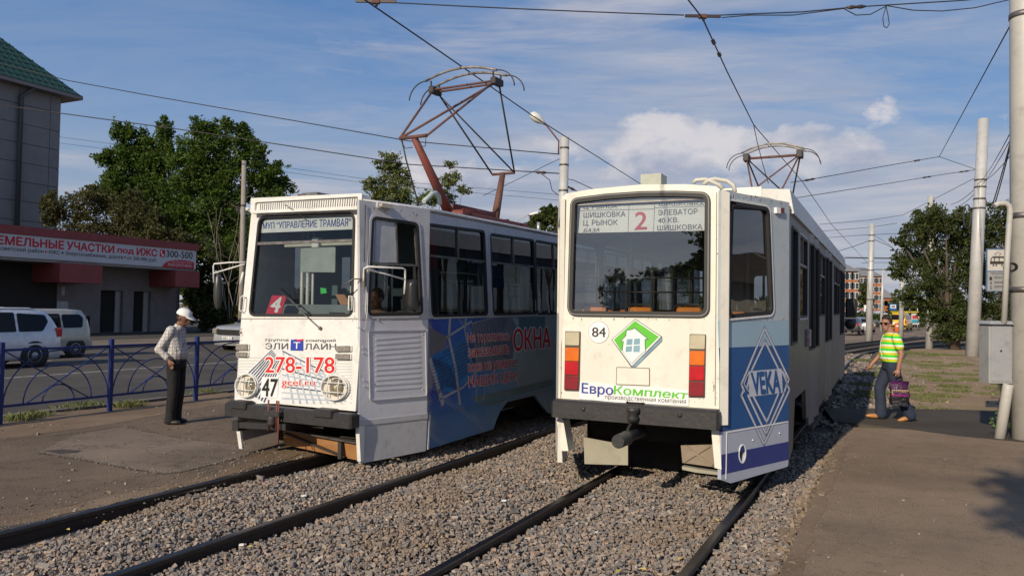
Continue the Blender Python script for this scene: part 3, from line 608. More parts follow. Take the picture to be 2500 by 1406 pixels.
# front printing
seal = PF.pplate
fx = MB()
def Lr(a, b, k): return (a[0] + (b[0] - a[0]) * k, a[1] + (b[1] - a[1]) * k)
stripeD = mat('facade_print_dark', (.02, .03, .055), .45, col2=(.10, .13, .19), nscale=12); stripeM = mat('facade_print_mid', (.30, .36, .44), .45, col2=(.5, .55, .6), nscale=14); stripeL = mat('facade_print_pale', (.62, .67, .72), .45)
PF.pplate('facade_print', mat('facade_print_base', (.70, .71, .72), .45), T1, [(666, 853), (700, 850), (800, 915), (845, 985), (588, 985), (573, 975), (574, 935)], 0.001, .003)
d1 = MB(); d2 = MB(); d3 = MB()
for k in range(11):    # left facade: slanting dark bands running up to the apex
    a = Lr((576, 940), (650, 985), k / 11); b = Lr((664, 853), (690, 885), k / 11); a2 = Lr((576, 940), (650, 985), (k + .55) / 11); b2 = Lr((664, 853), (690, 885), (k + .5) / 11)
    PF.plate('', None, None, PF.Q([a, b, b2, a2]), .003, .005, mb=d1)
for k in range(9):     # right facade grid
    a = Lr((690, 855), (688, 985), k / 9); b = Lr((790, 905), (852, 985), k / 9)
    PF.plate('', None, None, PF.Q([a, b, (b[0], b[1] + 3.2), (a[0], a[1] + 3.2)]), .003, .005, mb=(d1 if k % 3 == 0 else d2))
for k in range(8):
    a = Lr((690, 858), (800, 912), k / 8); b = Lr((700, 985), (850, 985), k / 8 * .9 + .1)
    PF.plate('', None, None, PF.Q([a, (a[0] + 3, a[1] + 1), (b[0] + 4.5, b[1]), b]), .0055, .007, mb=d2)
for k in range(15):    # brick courses either side
    y = 872 + k * 7.2
    if y < 935: PF.plate('', None, None, PF.Q([(579, y), (max(582, 655 - (y - 855) * 1.0), y), (max(582, 655 - (y - 855)), y + 1.6), (579, y + 1.6)]), .001, .0025, mb=d3)
    PF.plate('', None, None, PF.Q([(min(856, 712 + (y - 860) * 1.35), y), (860, y), (860, y + 1.6), (min(856, 712 + (y - 860) * 1.35), y + 1.6)]), .001, .0025, mb=d3)
d1.build('facade_print', stripeD, T1); d2.build('facade_print', stripeM, T1); d3.build('brick_line_print', mat('brick_line', (.45, .46, .47), .6), T1)
text(PF, 'группа', [(649, 827), (705, 828), (705, 834.5), (649, 834)], mat('ink_grey', (.10, .10, .12), .5), T1, .008, -.01)
text(PF, 'компаний', [(748, 827), (820, 827), (820, 834), (748, 834)], MATS['ink_grey'], T1, .008, -.01)
text(PF, 'ЭЛИ', [(649, 837), (704, 837), (704, 853), (648, 852)], MATS['ink_grey'], T1, .008, -.018)
text(PF, 'ЛАЙН', [(745, 834), (821, 834), (821, 853), (745, 853)], MATS['ink_grey'], T1, .008, -.018)
PF.pplate('logo_square', mat('logo_blue', (.02, .05, .38), .5), T1, [(711, 829), (741, 828), (741, 856), (710, 855)], .003, .007)
PF.pplate('logo_wave', red, T1, [(721, 827), (731, 829), (741, 827), (741, 831), (733, 833), (725, 831)], .007, .010)
text(PF, 'Т', [(718, 835), (734, 835), (734, 851), (717, 851)], pwhite, T1, .009, .01)
text(PF, '278-178', [(650, 871), (818, 872), (818, 911), (649, 909)], red, T1, .010, .03, outline=(pwhite, .045))
text(PF, 'gcel.ru', [(690, 924), (771, 927), (770, 944), (689, 947)], red, T1, .011, .02, outline=(pwhite, .05))
PF.pplate('number_sticker', pwhite, T1, [(641, 920), (681, 920), (679, 970), (637, 970)], .006, .010)
text(PF, '47', [(643, 924), (680, 925), (677, 968), (641, 967)], inkk, T1, .013, .05)
# indicator lamps
lensG = mat('grey_lens', (.17, .155, .135), .25, col2=(.30, .27, .23), nscale=30, coat=.4)
for q in ([(580, 839), (611, 839), (611, 855), (580, 855)], [(580, 858), (610, 859), (609, 872), (580, 871)], [(823, 844), (861, 843), (861, 858), (823, 859)], [(822, 863), (860, 863), (860, 878), (822, 877)]):
    lp = PF.pplate('lamp', white, T1, q, 0, .02, .015); c = Vector((0, 0)); qq = [Vector(x) for x in PF.Q(q)]
    for x in qq: c += x / 4
    PF.plate('lamp_lens', lensG, lp, roundpoly([c + (x - c) * .88 for x in qq], .012), .015, .04)
# headlights
for (cu, cv, ru, lu, lv) in ((607, 941, 25, 616, 942), (822, 946, 31, 824, 945)):
    c = PF.uv(cu, cv); r = abs(PF.uv(cu + ru, cv).x - c.x) * 1.0; rv = .133; cc = PF.p(c.x, c.y, 0)
    E_ = lambda k, f=1.0, dx=0, dy=0: [(c.x + dx + k * r * math.cos(2 * math.pi * i / 28), c.y + dy + k * rv * math.sin(2 * math.pi * i / 28) * f) for i in range(28)]
    hl = PF.plate('headlight', white, T1, E_(1.12), .004, .030, [E_(.98)])
    PF.plate('headlight_bowl', mat('bowl_cream', (.62, .58, .50), .5), hl, E_(1.0), .004, .010)
    l = PF.uv(lu, lv); lc = PF.p(l.x, l.y, .012)
    MB().lathe([(.02, .055), (.055, .045), (.085, .02), (.098, .0), (.098, -.02)][::-1], lc, 24, PF.n).build('headlight_lens', glassmat('lens_glass', (.9, .88, .8), 1.6, .05), hl)
    MB().lathe([(.10, .008), (.10, -.01)], lc, 24, PF.n).build('headlight_rim', steel, hl)
    MB().lathe([(.085, -.001), (.06, -.03), (.02, -.045)], lc + PF.n * .012, 20, PF.n).build('reflector', mat('reflector', (.75, .68, .5), .18, .9), hl)
    MB().ball(lc + PF.n * .02, .02, 8, 6).build('bulb', mat('bulb', (.85, .8, .65), .2), hl)
    gd = MB(); gd.tube([PF.p(a, b, .05) for a, b in E_(1.03)] + [PF.p(*E_(1.03)[0], .05)], .008, 6)
    for k in (-.38, .42):
        w = math.sqrt(1 - k * k) * r * 1.03; gd.tube([PF.p(c.x - w, c.y + k * rv, .05), PF.p(c.x, c.y + k * rv, .075), PF.p(c.x + w, c.y + k * rv, .05)], .006, 6)
    for k in (-.42, .42):
        w = math.sqrt(1 - k * k) * rv * 1.03; gd.tube([PF.p(c.x + k * r, c.y - w, .05), PF.p(c.x + k * r, c.y, .075), PF.p(c.x + k * r, c.y + w, .05)], .006, 6)
    for s_ in ((0, 1), (0, -1)): gd.tube([PF.p(c.x, c.y + s_[1] * rv * 1.03, .05), PF.p(c.x, c.y + s_[1] * rv * 1.1, 0)], .012, 6)
    gd.build('headlight_guard', white, hl)
# bumper, pads, folded coupler
bm = MB(); bm.bbox(-.985, .985, -.14, .03, .455, .612, .02); bp_ = bm.build('bumper', black, T1)
for x in (-.72, .60): MB().bbox(x - .13, x + .13, -.17, -.02, .56, .645, .012).build('bumper_pad', black, bp_)
cp = MB(); cp.bar((-.78, -.10, .36), (.05, -.10, .40), .12, .07); cp.bar((-.80, -.10, .35), (-.70, -.10, .35), .14, .12)
coup = cp.build('folded_coupler', black, T1)
for x in (-.19, -.06): MB().tube([(x, -.19, .70), (x, -.19, .34)], .010, 8).build('coupler_pin', ruR, coup)
MB().tube([(-.02, -.20, .70), (-.02, -.20, .21), (-.06, -.20, .20)], .009, 8).build('coupler_pin', ruR, coup)
MB().bbox(-.24, .0, -.22, -.12, .52, .58, .01).build('coupler_bracket', darkst, coup); MB().lathe([(.05, -.06), (.06, -.03), (.05, 0), (.06, .03), (.04, .06)], (-.12, -.20, .47), 10).build('coupler_bracket', darkst, coup)
# skirt strips, orange-brown board, frames below
brown = mat('ochre_board', (.38, .19, .065), .7, col2=(.28, .13, .05), nscale=3, dirt=.3)
MB().hexa([(-.955, .02, .45), (-.89, .02, .45), (-.87, .06, .14), (-.80, .06, .16), (-.955, .9, .45), (-.89, .9, .45), (-.87, .9, .14), (-.80, .9, .16)][0:0] or [(-.885, .02, .04), (-.83, .02, .04), (-.83, .05, .04), (-.885, .05, .04), (-.965, .0, .46), (-.90, .0, .46), (-.90, .04, .46), (-.965, .04, .46)]).build('skirt_strip', white, T1)
MB().hexa([(.93, .05, .07), (.98, .05, .07), (.98, .1, .07), (.93, .1, .07), (.94, .0, .46), (.99, .0, .46), (.99, .1, .46), (.94, .1, .46)]).build('skirt_strip', white, T1)
br = MB(); br.hexa([(-.62, .50, .04), (.90, .19, .04), (.90, .23, .04), (-.62, .54, .04), (-.64, .50, .235), (.90, .15, .235), (.90, .21, .235), (-.64, .56, .235)]); brd = br.build('lifeguard_board', brown, T1)
MB().bar((-.66, .44, .255), (.92, .14, .255), .10, .014).build('board_lip', steel, brd)
MB().bar((-.50, .40, .21), (.62, .20, .06), .02, .035, (0, 1, 0)).build('board_brace', darkst, brd); MB().box(.55, .60, .16, .2, .04, .23).build('board_brace', darkst, brd)
# cab quarter (right) with window, hatch, lamp
Cw = lambda pts: PC1.Q(pts); Lq = (Vector((hw, L1)) - Vector((.942, .05))).length
CW = roundpoly(Cw([(908, 529), (1019, 545), (1031, 768), (897, 770)]), .07, 6)
PC1.plate('cab_side_panel', greyp, T1, [(0, zs - .03), (Lq, zs - .03), (Lq + .01, zT), (-.035, zT)], -.04, .0, [CW])
PC1.plate('cab_side_panel', quarter, T1, [(0, .52), (Lq, .50), (Lq, zs - .032), (0, zs - .032)], -.04, .002)
PC1.plate('cab_side_panel', greyp, T1, [(.0, .46), (.0, .52), (Lq, .50), (Lq, .44)], -.04, .012)
PC1.plate('cab_skirt', greyp, T1, [(.03, .04), (Lq - .015, .05), (Lq, .44), (.0, .455)], -.03, .004)
PC1.ring('cab_window_gasket', rubber, T1, grow(CW, -.028), .036, -.03, .014)
PC1.ring('cab_window_moulding', greyp, T1, grow(CW, .008), .028, 0, .012)
cwp = PC1.pplate('cab_window_pane', glassD, T1, [(899, 648), (1026, 652), (1031, 768), (897, 770)], -.02, -.016)
PC1.pplate('sliding_pane', mat('milky_pane', (.42, .44, .47), .3), T1, [(905, 533), (966, 539), (968, 641), (903, 640)], -.012, -.006)
PC1.pplate('sliding_pane', mat('milky_pane2', (.36, .38, .42), .3), T1, [(918, 532), (921, 533), (917, 641), (914, 641)], -.006, .004)
PC1.pplate('cab_window_bar', steel, T1, [(900, 640), (1026, 646), (1026, 651), (900, 646)], -.015, .008)
PC1.pplate('cab_window_bar', steel, T1, [(965, 539), (968, 539), (972, 642), (968, 642)], -.012, .006)
PC1.pplate('cab_window_bar', steel, T1, [(1012, 556), (1021, 562), (1026, 646), (1018, 646)], -.02, -.002)
ht = Cw([(898, 808), (1037, 806), (1040, 966), (902, 977)]); hr = roundpoly(ht, .03)
hatch = PC1.plate('hatch', quarter, T1, hr, .002, .010); polyline(mbh := MB(), PC1, hr, .012, .006, .020, True); mbh.build('hatch_rim', greyp, hatch)
for k in range(11):
    a = Lr((916, 826), (916, 962), k / 11); b = Lr((1022, 818), (1026, 955), k / 11)
    PC1.plate('corrugation', quarter, hatch, Cw([a, b, (b[0], b[1] + 4), (a[0], a[1] + 4)]), .010, .015)
mbh = MB()
for u, v in ((900, 829), (884, 848), (884, 861), (904, 848), (904, 861), (886, 927), (887, 942), (905, 927), (906, 942), (905, 958), (875, 800), (921, 781), (905, 815), (1030, 815), (1030, 950)):
    a = PC1.uv(u, v); mbh.lathe([(.011, 0), (.009, .006), (.003, .010)], PC1.p(a.x, a.y, .008), 8, PC1.n)
tag(mbh.build('rivets', greyp, T1), kind='stuff')
a = PC1.uv(935, 503); lp = MB().bbox(-.02, .02, -.02, .02, 0, .01, .002); lp = MB()
lamp = PC1.pplate('marker_lamp', greyp, T1, [(918, 493), (952, 500), (951, 514), (918, 509)], 0, .03, .03)
PC1.pplate('marker_lens', mat('pale_lens', (.42, .37, .32), .3), lamp, [(921, 496), (949, 502), (948, 511), (921, 507)], .028, .085, .03)
# printed streaks on the quarter panel
# right side wall: windows W1, W2 from the photo, the rest repeat at the same pitch to the rear
wins = [PS1u.Q([(1042, 546), (1182, 564), (1190, 769), (1053, 773)]), PS1u.Q([(1195, 570), (1303, 586), (1310, 766), (1203, 769)])]
w2 = wins[1]; pw = (w2[1][0] - w2[0][0]) + .10; LEN = 14.4
tb = [max(w2[0][1], w2[1][1]), min(w2[2][1], w2[3][1])]
y = 3.99
k = 0
while y + 1.35 < LEN - 1.2:
    wins.append([(y, tb[0]), (y + 1.36, tb[0]), (y + 1.36, tb[1]), (y, tb[1])]); y += 1.47
rw = [roundpoly(w, .07, 5) for w in wins]; hT = (zT - zs + .03)
PS1u.plate('side_wall_upper', greyp, T1, [(L1, -.02), (LEN - .9, -.02), (LEN - .9, hT), (L1, hT)], -.04, 0, rw)
wa = [(1043, 1097), (1205, 1047), (1214, 1020), (1222, 1003), (1238, 981), (1356, 951)]; q = PS1.Q(wa)
low = [(L1, zs - .022)] + [(L1, q[0][1])] + q[1:5] + [(q[4][0] + .9, q[4][1] + .01), (q[4][0] + 1.15, .25), (q[4][0] + 1.4, .10), (8.2, .10), (8.5, .42), (11.0, .42), (11.3, .10), (LEN - .9, .10), (LEN - .9, zs - .022)]
PS1.plate('side_wall_lower', advert, T1, low[::-1] if area2(low) < 0 else low, -.04, 0)
cr_ = PS1.Q([(1046, 1009), (1230, 969)]); PS1.plate('side_crease', advert, T1, [(L1, .485), (LEN - .9, .485), (LEN - .9, .50), (L1, .50)], 0, .012)
PS1.plate('side_crease', greyp, T1, [(4.2, .72), (LEN - .9, .72), (LEN - .9, .73), (4.2, .73)], 0, .008)
PS1.plate('skirt_seam', white, T1, PS1.Q([(1047, 1012), (1050, 1012), (1046, 1097), (1043, 1097)]), 0, .008)
inr = [MATS['dark_steel']]
for i, (w, r_) in enumerate(zip(wins, rw)):
    g_ = PS1u.ring('window_gasket', rubber, T1, grow(r_, -.025), .034, -.03, .012)
    if i < 4: PS1u.ring('window_moulding', greyp, T1, grow(r_, .009), .022, 0, .010)
    PS1u.plate('window_pane', glassD, T1, grow(r_, -.01), -.024, -.020)
    (a0, b0), (a1, b1) = (min(p[0] for p in w), min(p[1] for p in w)), (max(p[0] for p in w), max(p[1] for p in w)); zb_ = b0 + (b1 - b0) * .64
    PS1u.plate('window_bar', steel, T1, [(a0, zb_ - .012), (a1, zb_ - .012), (a1, zb_ + .012), (a0, zb_ + .012)], -.018, .006)
    am = a0 + (a1 - a0) * .5; PS1u.plate('window_bar', steel, T1, [(am - .01, zb_ + .012), (am + .01, zb_ + .012), (am + .01, b1), (am - .01, b1)], -.018, .004)
for pts, c in (([(1119, 639), (1139, 640), (1140, 698), (1121, 698)], (.24, .31, .31)), ([(1146, 640), (1183, 642), (1183, 698), (1147, 698)], (.20, .33, .38)), ([(1197, 647), (1233, 650), (1235, 703), (1198, 702)], (.19, .30, .55)), ([(1197, 605), (1222, 608), (1222, 635), (1197, 633)], (.20, .33, .34))):
    PS1u.pplate('paper_notice', mat('notice_%d' % len(MATS), c, .8), T1, pts, -.031, -.028)
PS1u.pplate('paper_notice', red, T1, [(1100, 500)] * 0 or [(1046, 553), (1083, 560), (1084, 655), (1048, 650)], -.10, -.09)
# printed scene on the side: slanting window frames and lettering
def sp(name, c, pts, h0=.001, h1=.003, **k): return PS1.pplate(name, mat('side_print_%02x%02x%02x' % tuple(int(x * 255) for x in c), c, .4, **k), T1, pts, h0, h1)
sp('advert_print', (.15, .15, .17), [(1048, 800), (1095, 822), (1085, 850), (1050, 868)])
sp('advert_print', (.04, .22, .55), [(1052, 868), (1098, 848), (1120, 935), (1105, 960), (1066, 950)], col2=(.02, .06, .2), nscale=9)
sp('advert_print', (.03, .16, .48), [(1105, 838), (1150, 820), (1165, 900), (1122, 945)], col2=(.10, .25, .45), nscale=16)
sp('advert_print', (.15, .16, .20), [(1150, 790), (1190, 778), (1250, 776), (1262, 800), (1250, 880), (1200, 905), (1160, 900), (1148, 840)], col2=(.22, .25, .30), nscale=6)
sp('advert_print', (.36, .44, .43), [(1262, 775), (1352, 772), (1352, 920), (1262, 945)], col2=(.30, .36, .35), nscale=3)
sp('advert_print', (.10, .20, .23), [(1265, 774), (1330, 773), (1330, 800), (1268, 808)], col2=(.07, .16, .2), nscale=6, h0=.003, h1=.004)
sp('advert_print', (.12, .20, .22), [(1150, 968), (1240, 950), (1350, 925), (1352, 940), (1242, 970), (1215, 985), (1170, 990)], col2=(.2, .27, .27), nscale=4)
fr1 = MB()
for pts, w in (([(1098, 780), (1095, 822), (1112, 900), (1122, 985)], .05), ([(1050, 880), (1072, 955), (1080, 985)], .07), ([(1137, 775), (1134, 805), (1150, 880)], .03), ([(1092, 822), (1150, 785)], .03), ([(1072, 975), (1130, 945), (1165, 905)], .03), ([(1160, 912), (1163, 980)], .018), ([(1185, 905), (1180, 975)], .018), ([(1150, 790), (1200, 776)], .015)):
    polyline(fr1, PS1, PS1.Q(pts), w, .003, .0045)
fr1.build('advert_print', mat('frame_print', (.34, .34, .38), .4, col2=(.42, .42, .45), nscale=7), T1)
fr2 = MB()
for k in range(13):
    u = 1150 + k * 8.5 * (1 - k * .02); polyline(fr2, PS1, PS1.Q([(u + 12, 776), (u, 790 + k * .6), (u + 4, 815), (u + 8, 860 + k)]), .012, .003, .0045)
for k in range(14):
    u = 1054 + k * 3.2; polyline(fr2, PS1, PS1.Q([(u, 872 + k * 1.5), (u + 26, 940 + k)]), .006, .003, .0045)
    polyline(fr2, PS1, PS1.Q([(1106 + k * 3.1, 838 - k), (1124 + k * 2.6, 930 - k * 3)]), .006, .003, .0045)
for k in range(9):
    polyline(fr2, PS1, PS1.Q([(1055, 885 + k * 9), (1104, 862 + k * 9)]), .006, .0045, .006); polyline(fr2, PS1, PS1.Q([(1108, 850 + k * 10), (1160, 828 + k * 9)]), .006, .0045, .006)
fr2.build('advert_print', mat('frame_print_dark', (.02, .03, .07), .4, col2=(.06, .10, .18), nscale=15), T1)
redS = mat('print_red_side', (.62, .014, .014), .45); outS = mat('print_outline_side', (.84, .83, .84), .45)
for s_, q, b in (('Не торопитесь', [(1141, 813), (1244, 808), (1244, 836), (1141, 841)], .03), ('заказывать', [(1142, 853), (1243, 842), (1243, 862), (1142, 872)], .03), ('пока не увидите', [(1142, 889), (1259, 876), (1259, 901), (1143, 914)], .02), ('НАШИХ ЦЕН!', [(1143, 920), (1260, 906), (1260, 932), (1144, 950)], .03), ('ОКНА', [(1253, 803), (1342, 799), (1343, 848), (1253, 857)], .045)):
    text(PS1, s_, q, redS, T1, .006, b, outline=(outS, .045 if s_ != 'ОКНА' else .04))
# left side wall (plain, with its own windows), rear wall, roof, floor
lw = [roundpoly([(y0, zs), (y0 + 1.3, zs), (y0 + 1.3, 2.68), (y0, 2.68)], .07) for y0 in [1.15 + 1.47 * i for i in range(8)]]
PL1.plate('side_wall_left', greyp, T1, [(L1, .12), (LEN - .9, .12), (LEN - .9, zT), (L1, zT)], -.04, 0, lw)
for w in lw: PL1.ring('window_gasket', rubber, T1, grow(w, -.02), .028, -.03, .01); PL1.plate('window_pane', glassD, T1, w, -.024, -.02)
PCL = Plane(M1, (-.942, .05, 0), (-(hw - .942), L1 - .05, 0), (0, 0, 1), flip=True); 
MB().hexa([(-.925, .04, .12), (-.90, .06, .12), (-hw + .05, L1, .12), (-hw, L1, .12), (-.89, .18, zT), (-.86, .20, zT), (-hw + .09, L1, zT), (-hw + .04, L1, zT)]).build('cab_side_panel', greyp, T1)
PRR = Plane(M1, (0, LEN, 0), (-1, 0, 0), (0, 0, 1)); rwn = roundpoly([(-.7, zs), (.7, zs), (.7, 2.6), (-.7, 2.6)], .1)
PRR.plate('rear_wall', white, T1, [(-.85, .4), (.85, .4), (.85, zT), (-.85, zT)], -.04, 0, [rwn]); PRR.plate('window_pane', glassT, T1, rwn, -.02, -.015)
for sx in (1, -1):
    pq = Plane(M1, (sx * hw, LEN - .9, 0), (-sx * .315, .9, 0), (0, 0, 1), flip=(sx < 0)); pq.plate('rear_corner_panel', greyp, T1, [(0, .12), (.953, .12), (.953, zT), (0, zT)], -.04, 0)
rf = MB(); xs_ = [-1, -.92, -.7, -.35, 0, .35, .7, .92, 1]; zr_ = [0, .05, .115, .15, .16, .15, .115, .05, 0]
ys_ = [(.12, .915), (L1 + .02, 1.125), (LEN - .9, 1.125), (LEN + .02, .87)]
vs = []
for yy, ww in ys_:
    for a, b in zip(xs_, zr_): vs.append((a * ww, yy, zT - .03 + b * (1 if 0.2 < yy < LEN - .2 else .85)))
n9 = 9; fs = [(k * 9 + i, k * 9 + i + 1, k * 9 + 10 + i, k * 9 + 9 + i) for k in range(3) for i in range(8)] + [tuple(range(8, -1, -1)), tuple(range(27, 36))]
rf.add(vs, fs); rf.build('roof', greyp, T1)
lip = MB()
for sx in (1, -1):
    pts = [(sx * .915, .10, zT), (sx * 1.125, L1 + .02, zT)] + [(sx * (1.125 + .006 * math.sin(y * 5)), y, zT + .004 * math.sin(y * 9)) for y in np.arange(1.4, LEN - .9, .35)] + [(sx * .87, LEN, zT)]
    lip.tube(pts, .020, 6)
lip.build('roof_gutter', mat('rough_white_lip', (.62, .60, .58), .6, bump=.02, bscale=12), T1)
def slab(nm, mt_, par, w0, w1, y0, y1, yc, ye, z0, z1):
    P_ = [(-w0, y0), (w0, y0), (w1, yc), (w1, ye), (w0, y1), (-w0, y1), (-w1, ye), (-w1, yc)]; mb_ = MB(); mb_.add([(x, y, z0) for x, y in P_] + [(x, y, z1) for x, y in P_], [tuple(range(7, -1, -1)), tuple(range(8, 16))] + [(i, (i + 1) % 8, 8 + (i + 1) % 8, 8 + i) for i in range(8)]); return mb_.build(nm, mt_, par)
slab('floor', floorM, T1, .86, 1.10, .20, LEN - .1, L1 + .15, LEN - 1.0, .62, .68)
slab('ceiling', inner, T1, .80, 1.06, .25, LEN - .2, L1 + .2, LEN - 1.1, 2.86, 2.88)
wl = MB(); wl.box(-1.11, -1.08, 1.1, LEN - 1, .66, zs - .05); wl.box(1.08, 1.11, 1.1, LEN - 1, .66, zs - .05); wl.build('wall_lining', mat('dark_lining', (.10, .10, .10), .7), T1)
ub = MB(); ub.box(-1.05, 1.05, 1.05, 1.12, .0, .64); ub.box(-.75, .75, .6, LEN - .6, .35, .6); ub.box(-.97, -.2, .75, .8, .03, .3); ub.box(-1.0, 1.0, 6.3, 8.0, .2, .6); ub.build('underframe_and_light_block', under, T1)  # frame plus added cross boards that block sunlight under the floor
for yb in (3.6, 10.8):
    fr = MB(); fr.bbox(-.95, -.82, yb - 1.15, yb + 1.15, .28, .46, .02); fr.bbox(.82, .95, yb - 1.15, yb + 1.15, .28, .46, .02); fr.bbox(-.8, .8, yb - .25, yb + .25, .3, .5, .02)
    bg_ = fr.build('bogie', under, T1)
    for dy in (-.85, .85): wheelset(bg_, yb + dy, .78, .33)
# interior of the cab: dash, partition, sun blind, poles
MB().bbox(-.62, .62, .36, .62, 1.30, zs + .14, .04).build('dashboard', dgrey, T1); MB().box(.22, .46, .352, .362, zs + .03, zs + .05).build('dash_slot', black, T1)
PF.pplate('sun_blind', mat('blind_grey', (.34, .38, .36), .7), T1, [(734, 606), (819, 603), (818, 665), (733, 664)], -.09, -.08, .02, plane_h=-.08)
rs = PF.pplate('route_sign', mat('sign_red', (.62, .02, .06), .5), T1, [(665, 721), (701, 722), (686, 768), (649, 767)], -.055, -.045, plane_h=-.05)
text(PF, '4', [(672, 725), (691, 726), (681, 763), (658, 760)], pwhite, rs, -.042 + .05, .06, plane_h=-.05)
pt = MB(); pt.box(-1.08, -.55, 1.42, 1.46, .7, 2.85); pt.box(.35, 1.08, 1.42, 1.46, .7, 2.85); pt.box(-.55, .35, 1.42, 1.46, 2.45, 2.85); pt.build('cab_partition', mat('partition_blue', (.09, .14, .16), .6), T1)
for x, y, r in ((-.60, .75, .022), (-.53, .78, .022), (-.46, .80, .018), (-.30, 1.38, .03), (-.7, 2.4, .02), (.5, 3.1, .02), (-.5, 4.6, .02), (.5, 6, .02), (-.5, 7.5, .02), (.5, 9, .02)): MB().tube([(x, y, .68), (x, y, 2.86)], r, 8).build('grab_pole', mat('pale_pole', (.62, .62, .58), .4), T1)
MB().bbox(-.60, .75, .42, .55, 2.52, 2.60, .01).build('ceiling_duct', mat('duct_cream', (.55, .54, .47), .6), T1); MB().bbox(-.09, .02, .36, .46, 2.50, 2.62, .01).build('fan', pwhite, T1)
PF.pplate('sticker', mat('ochre_paper', (.55, .42, .18), .7), T1, [(699, 604), (707, 606), (705, 627), (690, 640)], -.42, -.41)
PF.pplate('sticker', mat('green_bright', (.05, .60, .10), .6), T1, [(696, 690), (710, 692), (712, 704), (697, 706)], -.62, -.61)
PF.pplate('sticker', mat('wood_leaf', (.40, .20, .09), .6), T1, [(762, 711), (784, 711), (802, 737), (775, 737)], -.42, -.40)
for i in range(9):
    y = 2.0 + i * 1.2; sb = MB(); sb.bbox(.30, 1.02, y, y + .42, 1.05, 1.12, .03); sb.bbox(.30, 1.02, y + .38, y + .46, 1.1, 1.62, .03); sb.build('seat', mat('dark_seat', (.05, .045, .05), .6), T1)
# handles, wiper, mirrors
for q in ([(601, 722), (603, 727), (600, 756), (595, 761), (591, 757), (594, 727)], [(858, 724), (866, 724), (866, 757), (857, 757)]):
    pts = [PF.px(u, v, .0) + PF.n * .045 for u, v in q]; MB().tube(pts + [pts[0]], .007, 6).build('grab_handle', white, T1)
MB().tube([PF.px(598, 665) + PF.n * .03, PF.px(592, 695) + PF.n * .035], .014, 8).build('grab_handle', white, T1)
wv = [PF.px(u, v) + PF.n * h for u, v, h in ((784, 801, .02), (777, 793, .05), (745, 763, .05), (712, 728, .045))]
wp_ = MB().tube(wv, .008, 6, .005).build('wiper', steel, T1); MB().tube([PF.px(679, 704) + PF.n * .03, PF.px(700, 722) + PF.n * .032, PF.px(742, 762) + PF.n * .03, PF.px(762, 769) + PF.n * .03], .007, 6).build('wiper_blade', black, wp_); MB().ball(wv[0], .022, 8, 6).build('wiper_pivot', steel, wp_)
MB().tube([PF.px(715, 506) + PF.n * .13, PF.px(722, 509) + PF.n * .13, PF.px(748, 533) + PF.n * .04], .006, 6).build('wiper_arm', steel, T1)
def ppt(pl, u, v, h): a = pl.uv(u, v, h); return pl.p(a.x, a.y, h)
ar = MB(); h = .12
ar.tube([ppt(PF, 598, 640, .02), ppt(PF, 560, 641, h), ppt(PF, 523, 644, h), ppt(PF, 521, 650, h), ppt(PF, 522, 690, h)], .0095, 8); ar.tube([ppt(PF, 597, 645, .02), ppt(PF, 522, 667, h)], .0095, 8)
mr = ar.build('mirror_arm', white, T1); c_ = ppt(PF, 532, 712, h)
MB().add([], []).lathe([(.02, -.05), (.115, -.045), (.13, 0), (.115, .03), (.02, .04)], (0, 0, 0), 20, (0, -1, 0)).build('mirror_head', mat('mirror_shell', (.045, .048, .045), .35), mr); mh = mr.children[0]; mh.location = c_; mh.scale = (.42, .9, 1.75); mh.rotation_euler = (0, 0, .9)
PB = Plane(M1, PC1.p(.0, 0, .30), PC1.ex, (0, 0, 1))
ar = MB(); R_ = lambda u, v, h=.16: PC1.px(u, v) * 0 + ppt(PC1, u, v, h)
ar.tube([R_(888, 706, .03), R_(888, 672, .05), R_(889, 656, .08), R_(897, 651, .12), R_(982, 655), R_(989, 658), R_(989, 690), R_(987, 718)], .0115, 8); ar.tube([R_(890, 655, .08), R_(987, 682)], .0105, 8)
mr = ar.build('mirror_arm', white, T1); MB().bbox(-.022, .022, -.022, .022, -.09, .10, .005).build('mirror_bracket', steel, mr); mr.children[0].location = R_(889, 680, .035)
hd = MB(); 
for i, (w, d_) in enumerate(((.03, .0),)): pass
hd.add([], []); prof = roundpoly([(-.11, -.19), (.11, -.19), (.11, .19), (-.11, .19)], .05); n_ = len(prof); vs = [(a * k, y, b * k) for y, k in ((-.05, .9), (-.035, 1), (.03, .92), (.06, .6)) for a, b in prof]
hd.add(vs, [tuple(range(n_)), tuple(range(4 * n_ - 1, 3 * n_ - 1, -1))] + [(k * n_ + (i + 1) % n_, k * n_ + i, k * n_ + n_ + i, k * n_ + n_ + (i + 1) % n_) for k in range(3) for i in range(n_)], True)
mh = hd.build('mirror_head', mat('mirror_shell_black', (.02, .021, .023), .35), mr); mh.location = R_(1000, 722, .17); mh.rotation_euler = (0, 0, 2.75); mh.scale = (1.0, 1, 1.02)
MB().tube([R_(889, 681, .04), ppt(PF, 862, 681, .14), ppt(PF, 833, 701, .18)], .008, 6).build('mirror_arm', steel, T1)
MB().tube([R_(893, 500, .01), R_(890, 600, .015), R_(890, 640, .02)], .005, 5).build('cable', black, T1); MB().tube([R_(897, 700, .02), R_(897, 760, .02), R_(892, 803, .02), R_(888, 803, .02)], .005, 5).build('cable', greyp, T1)
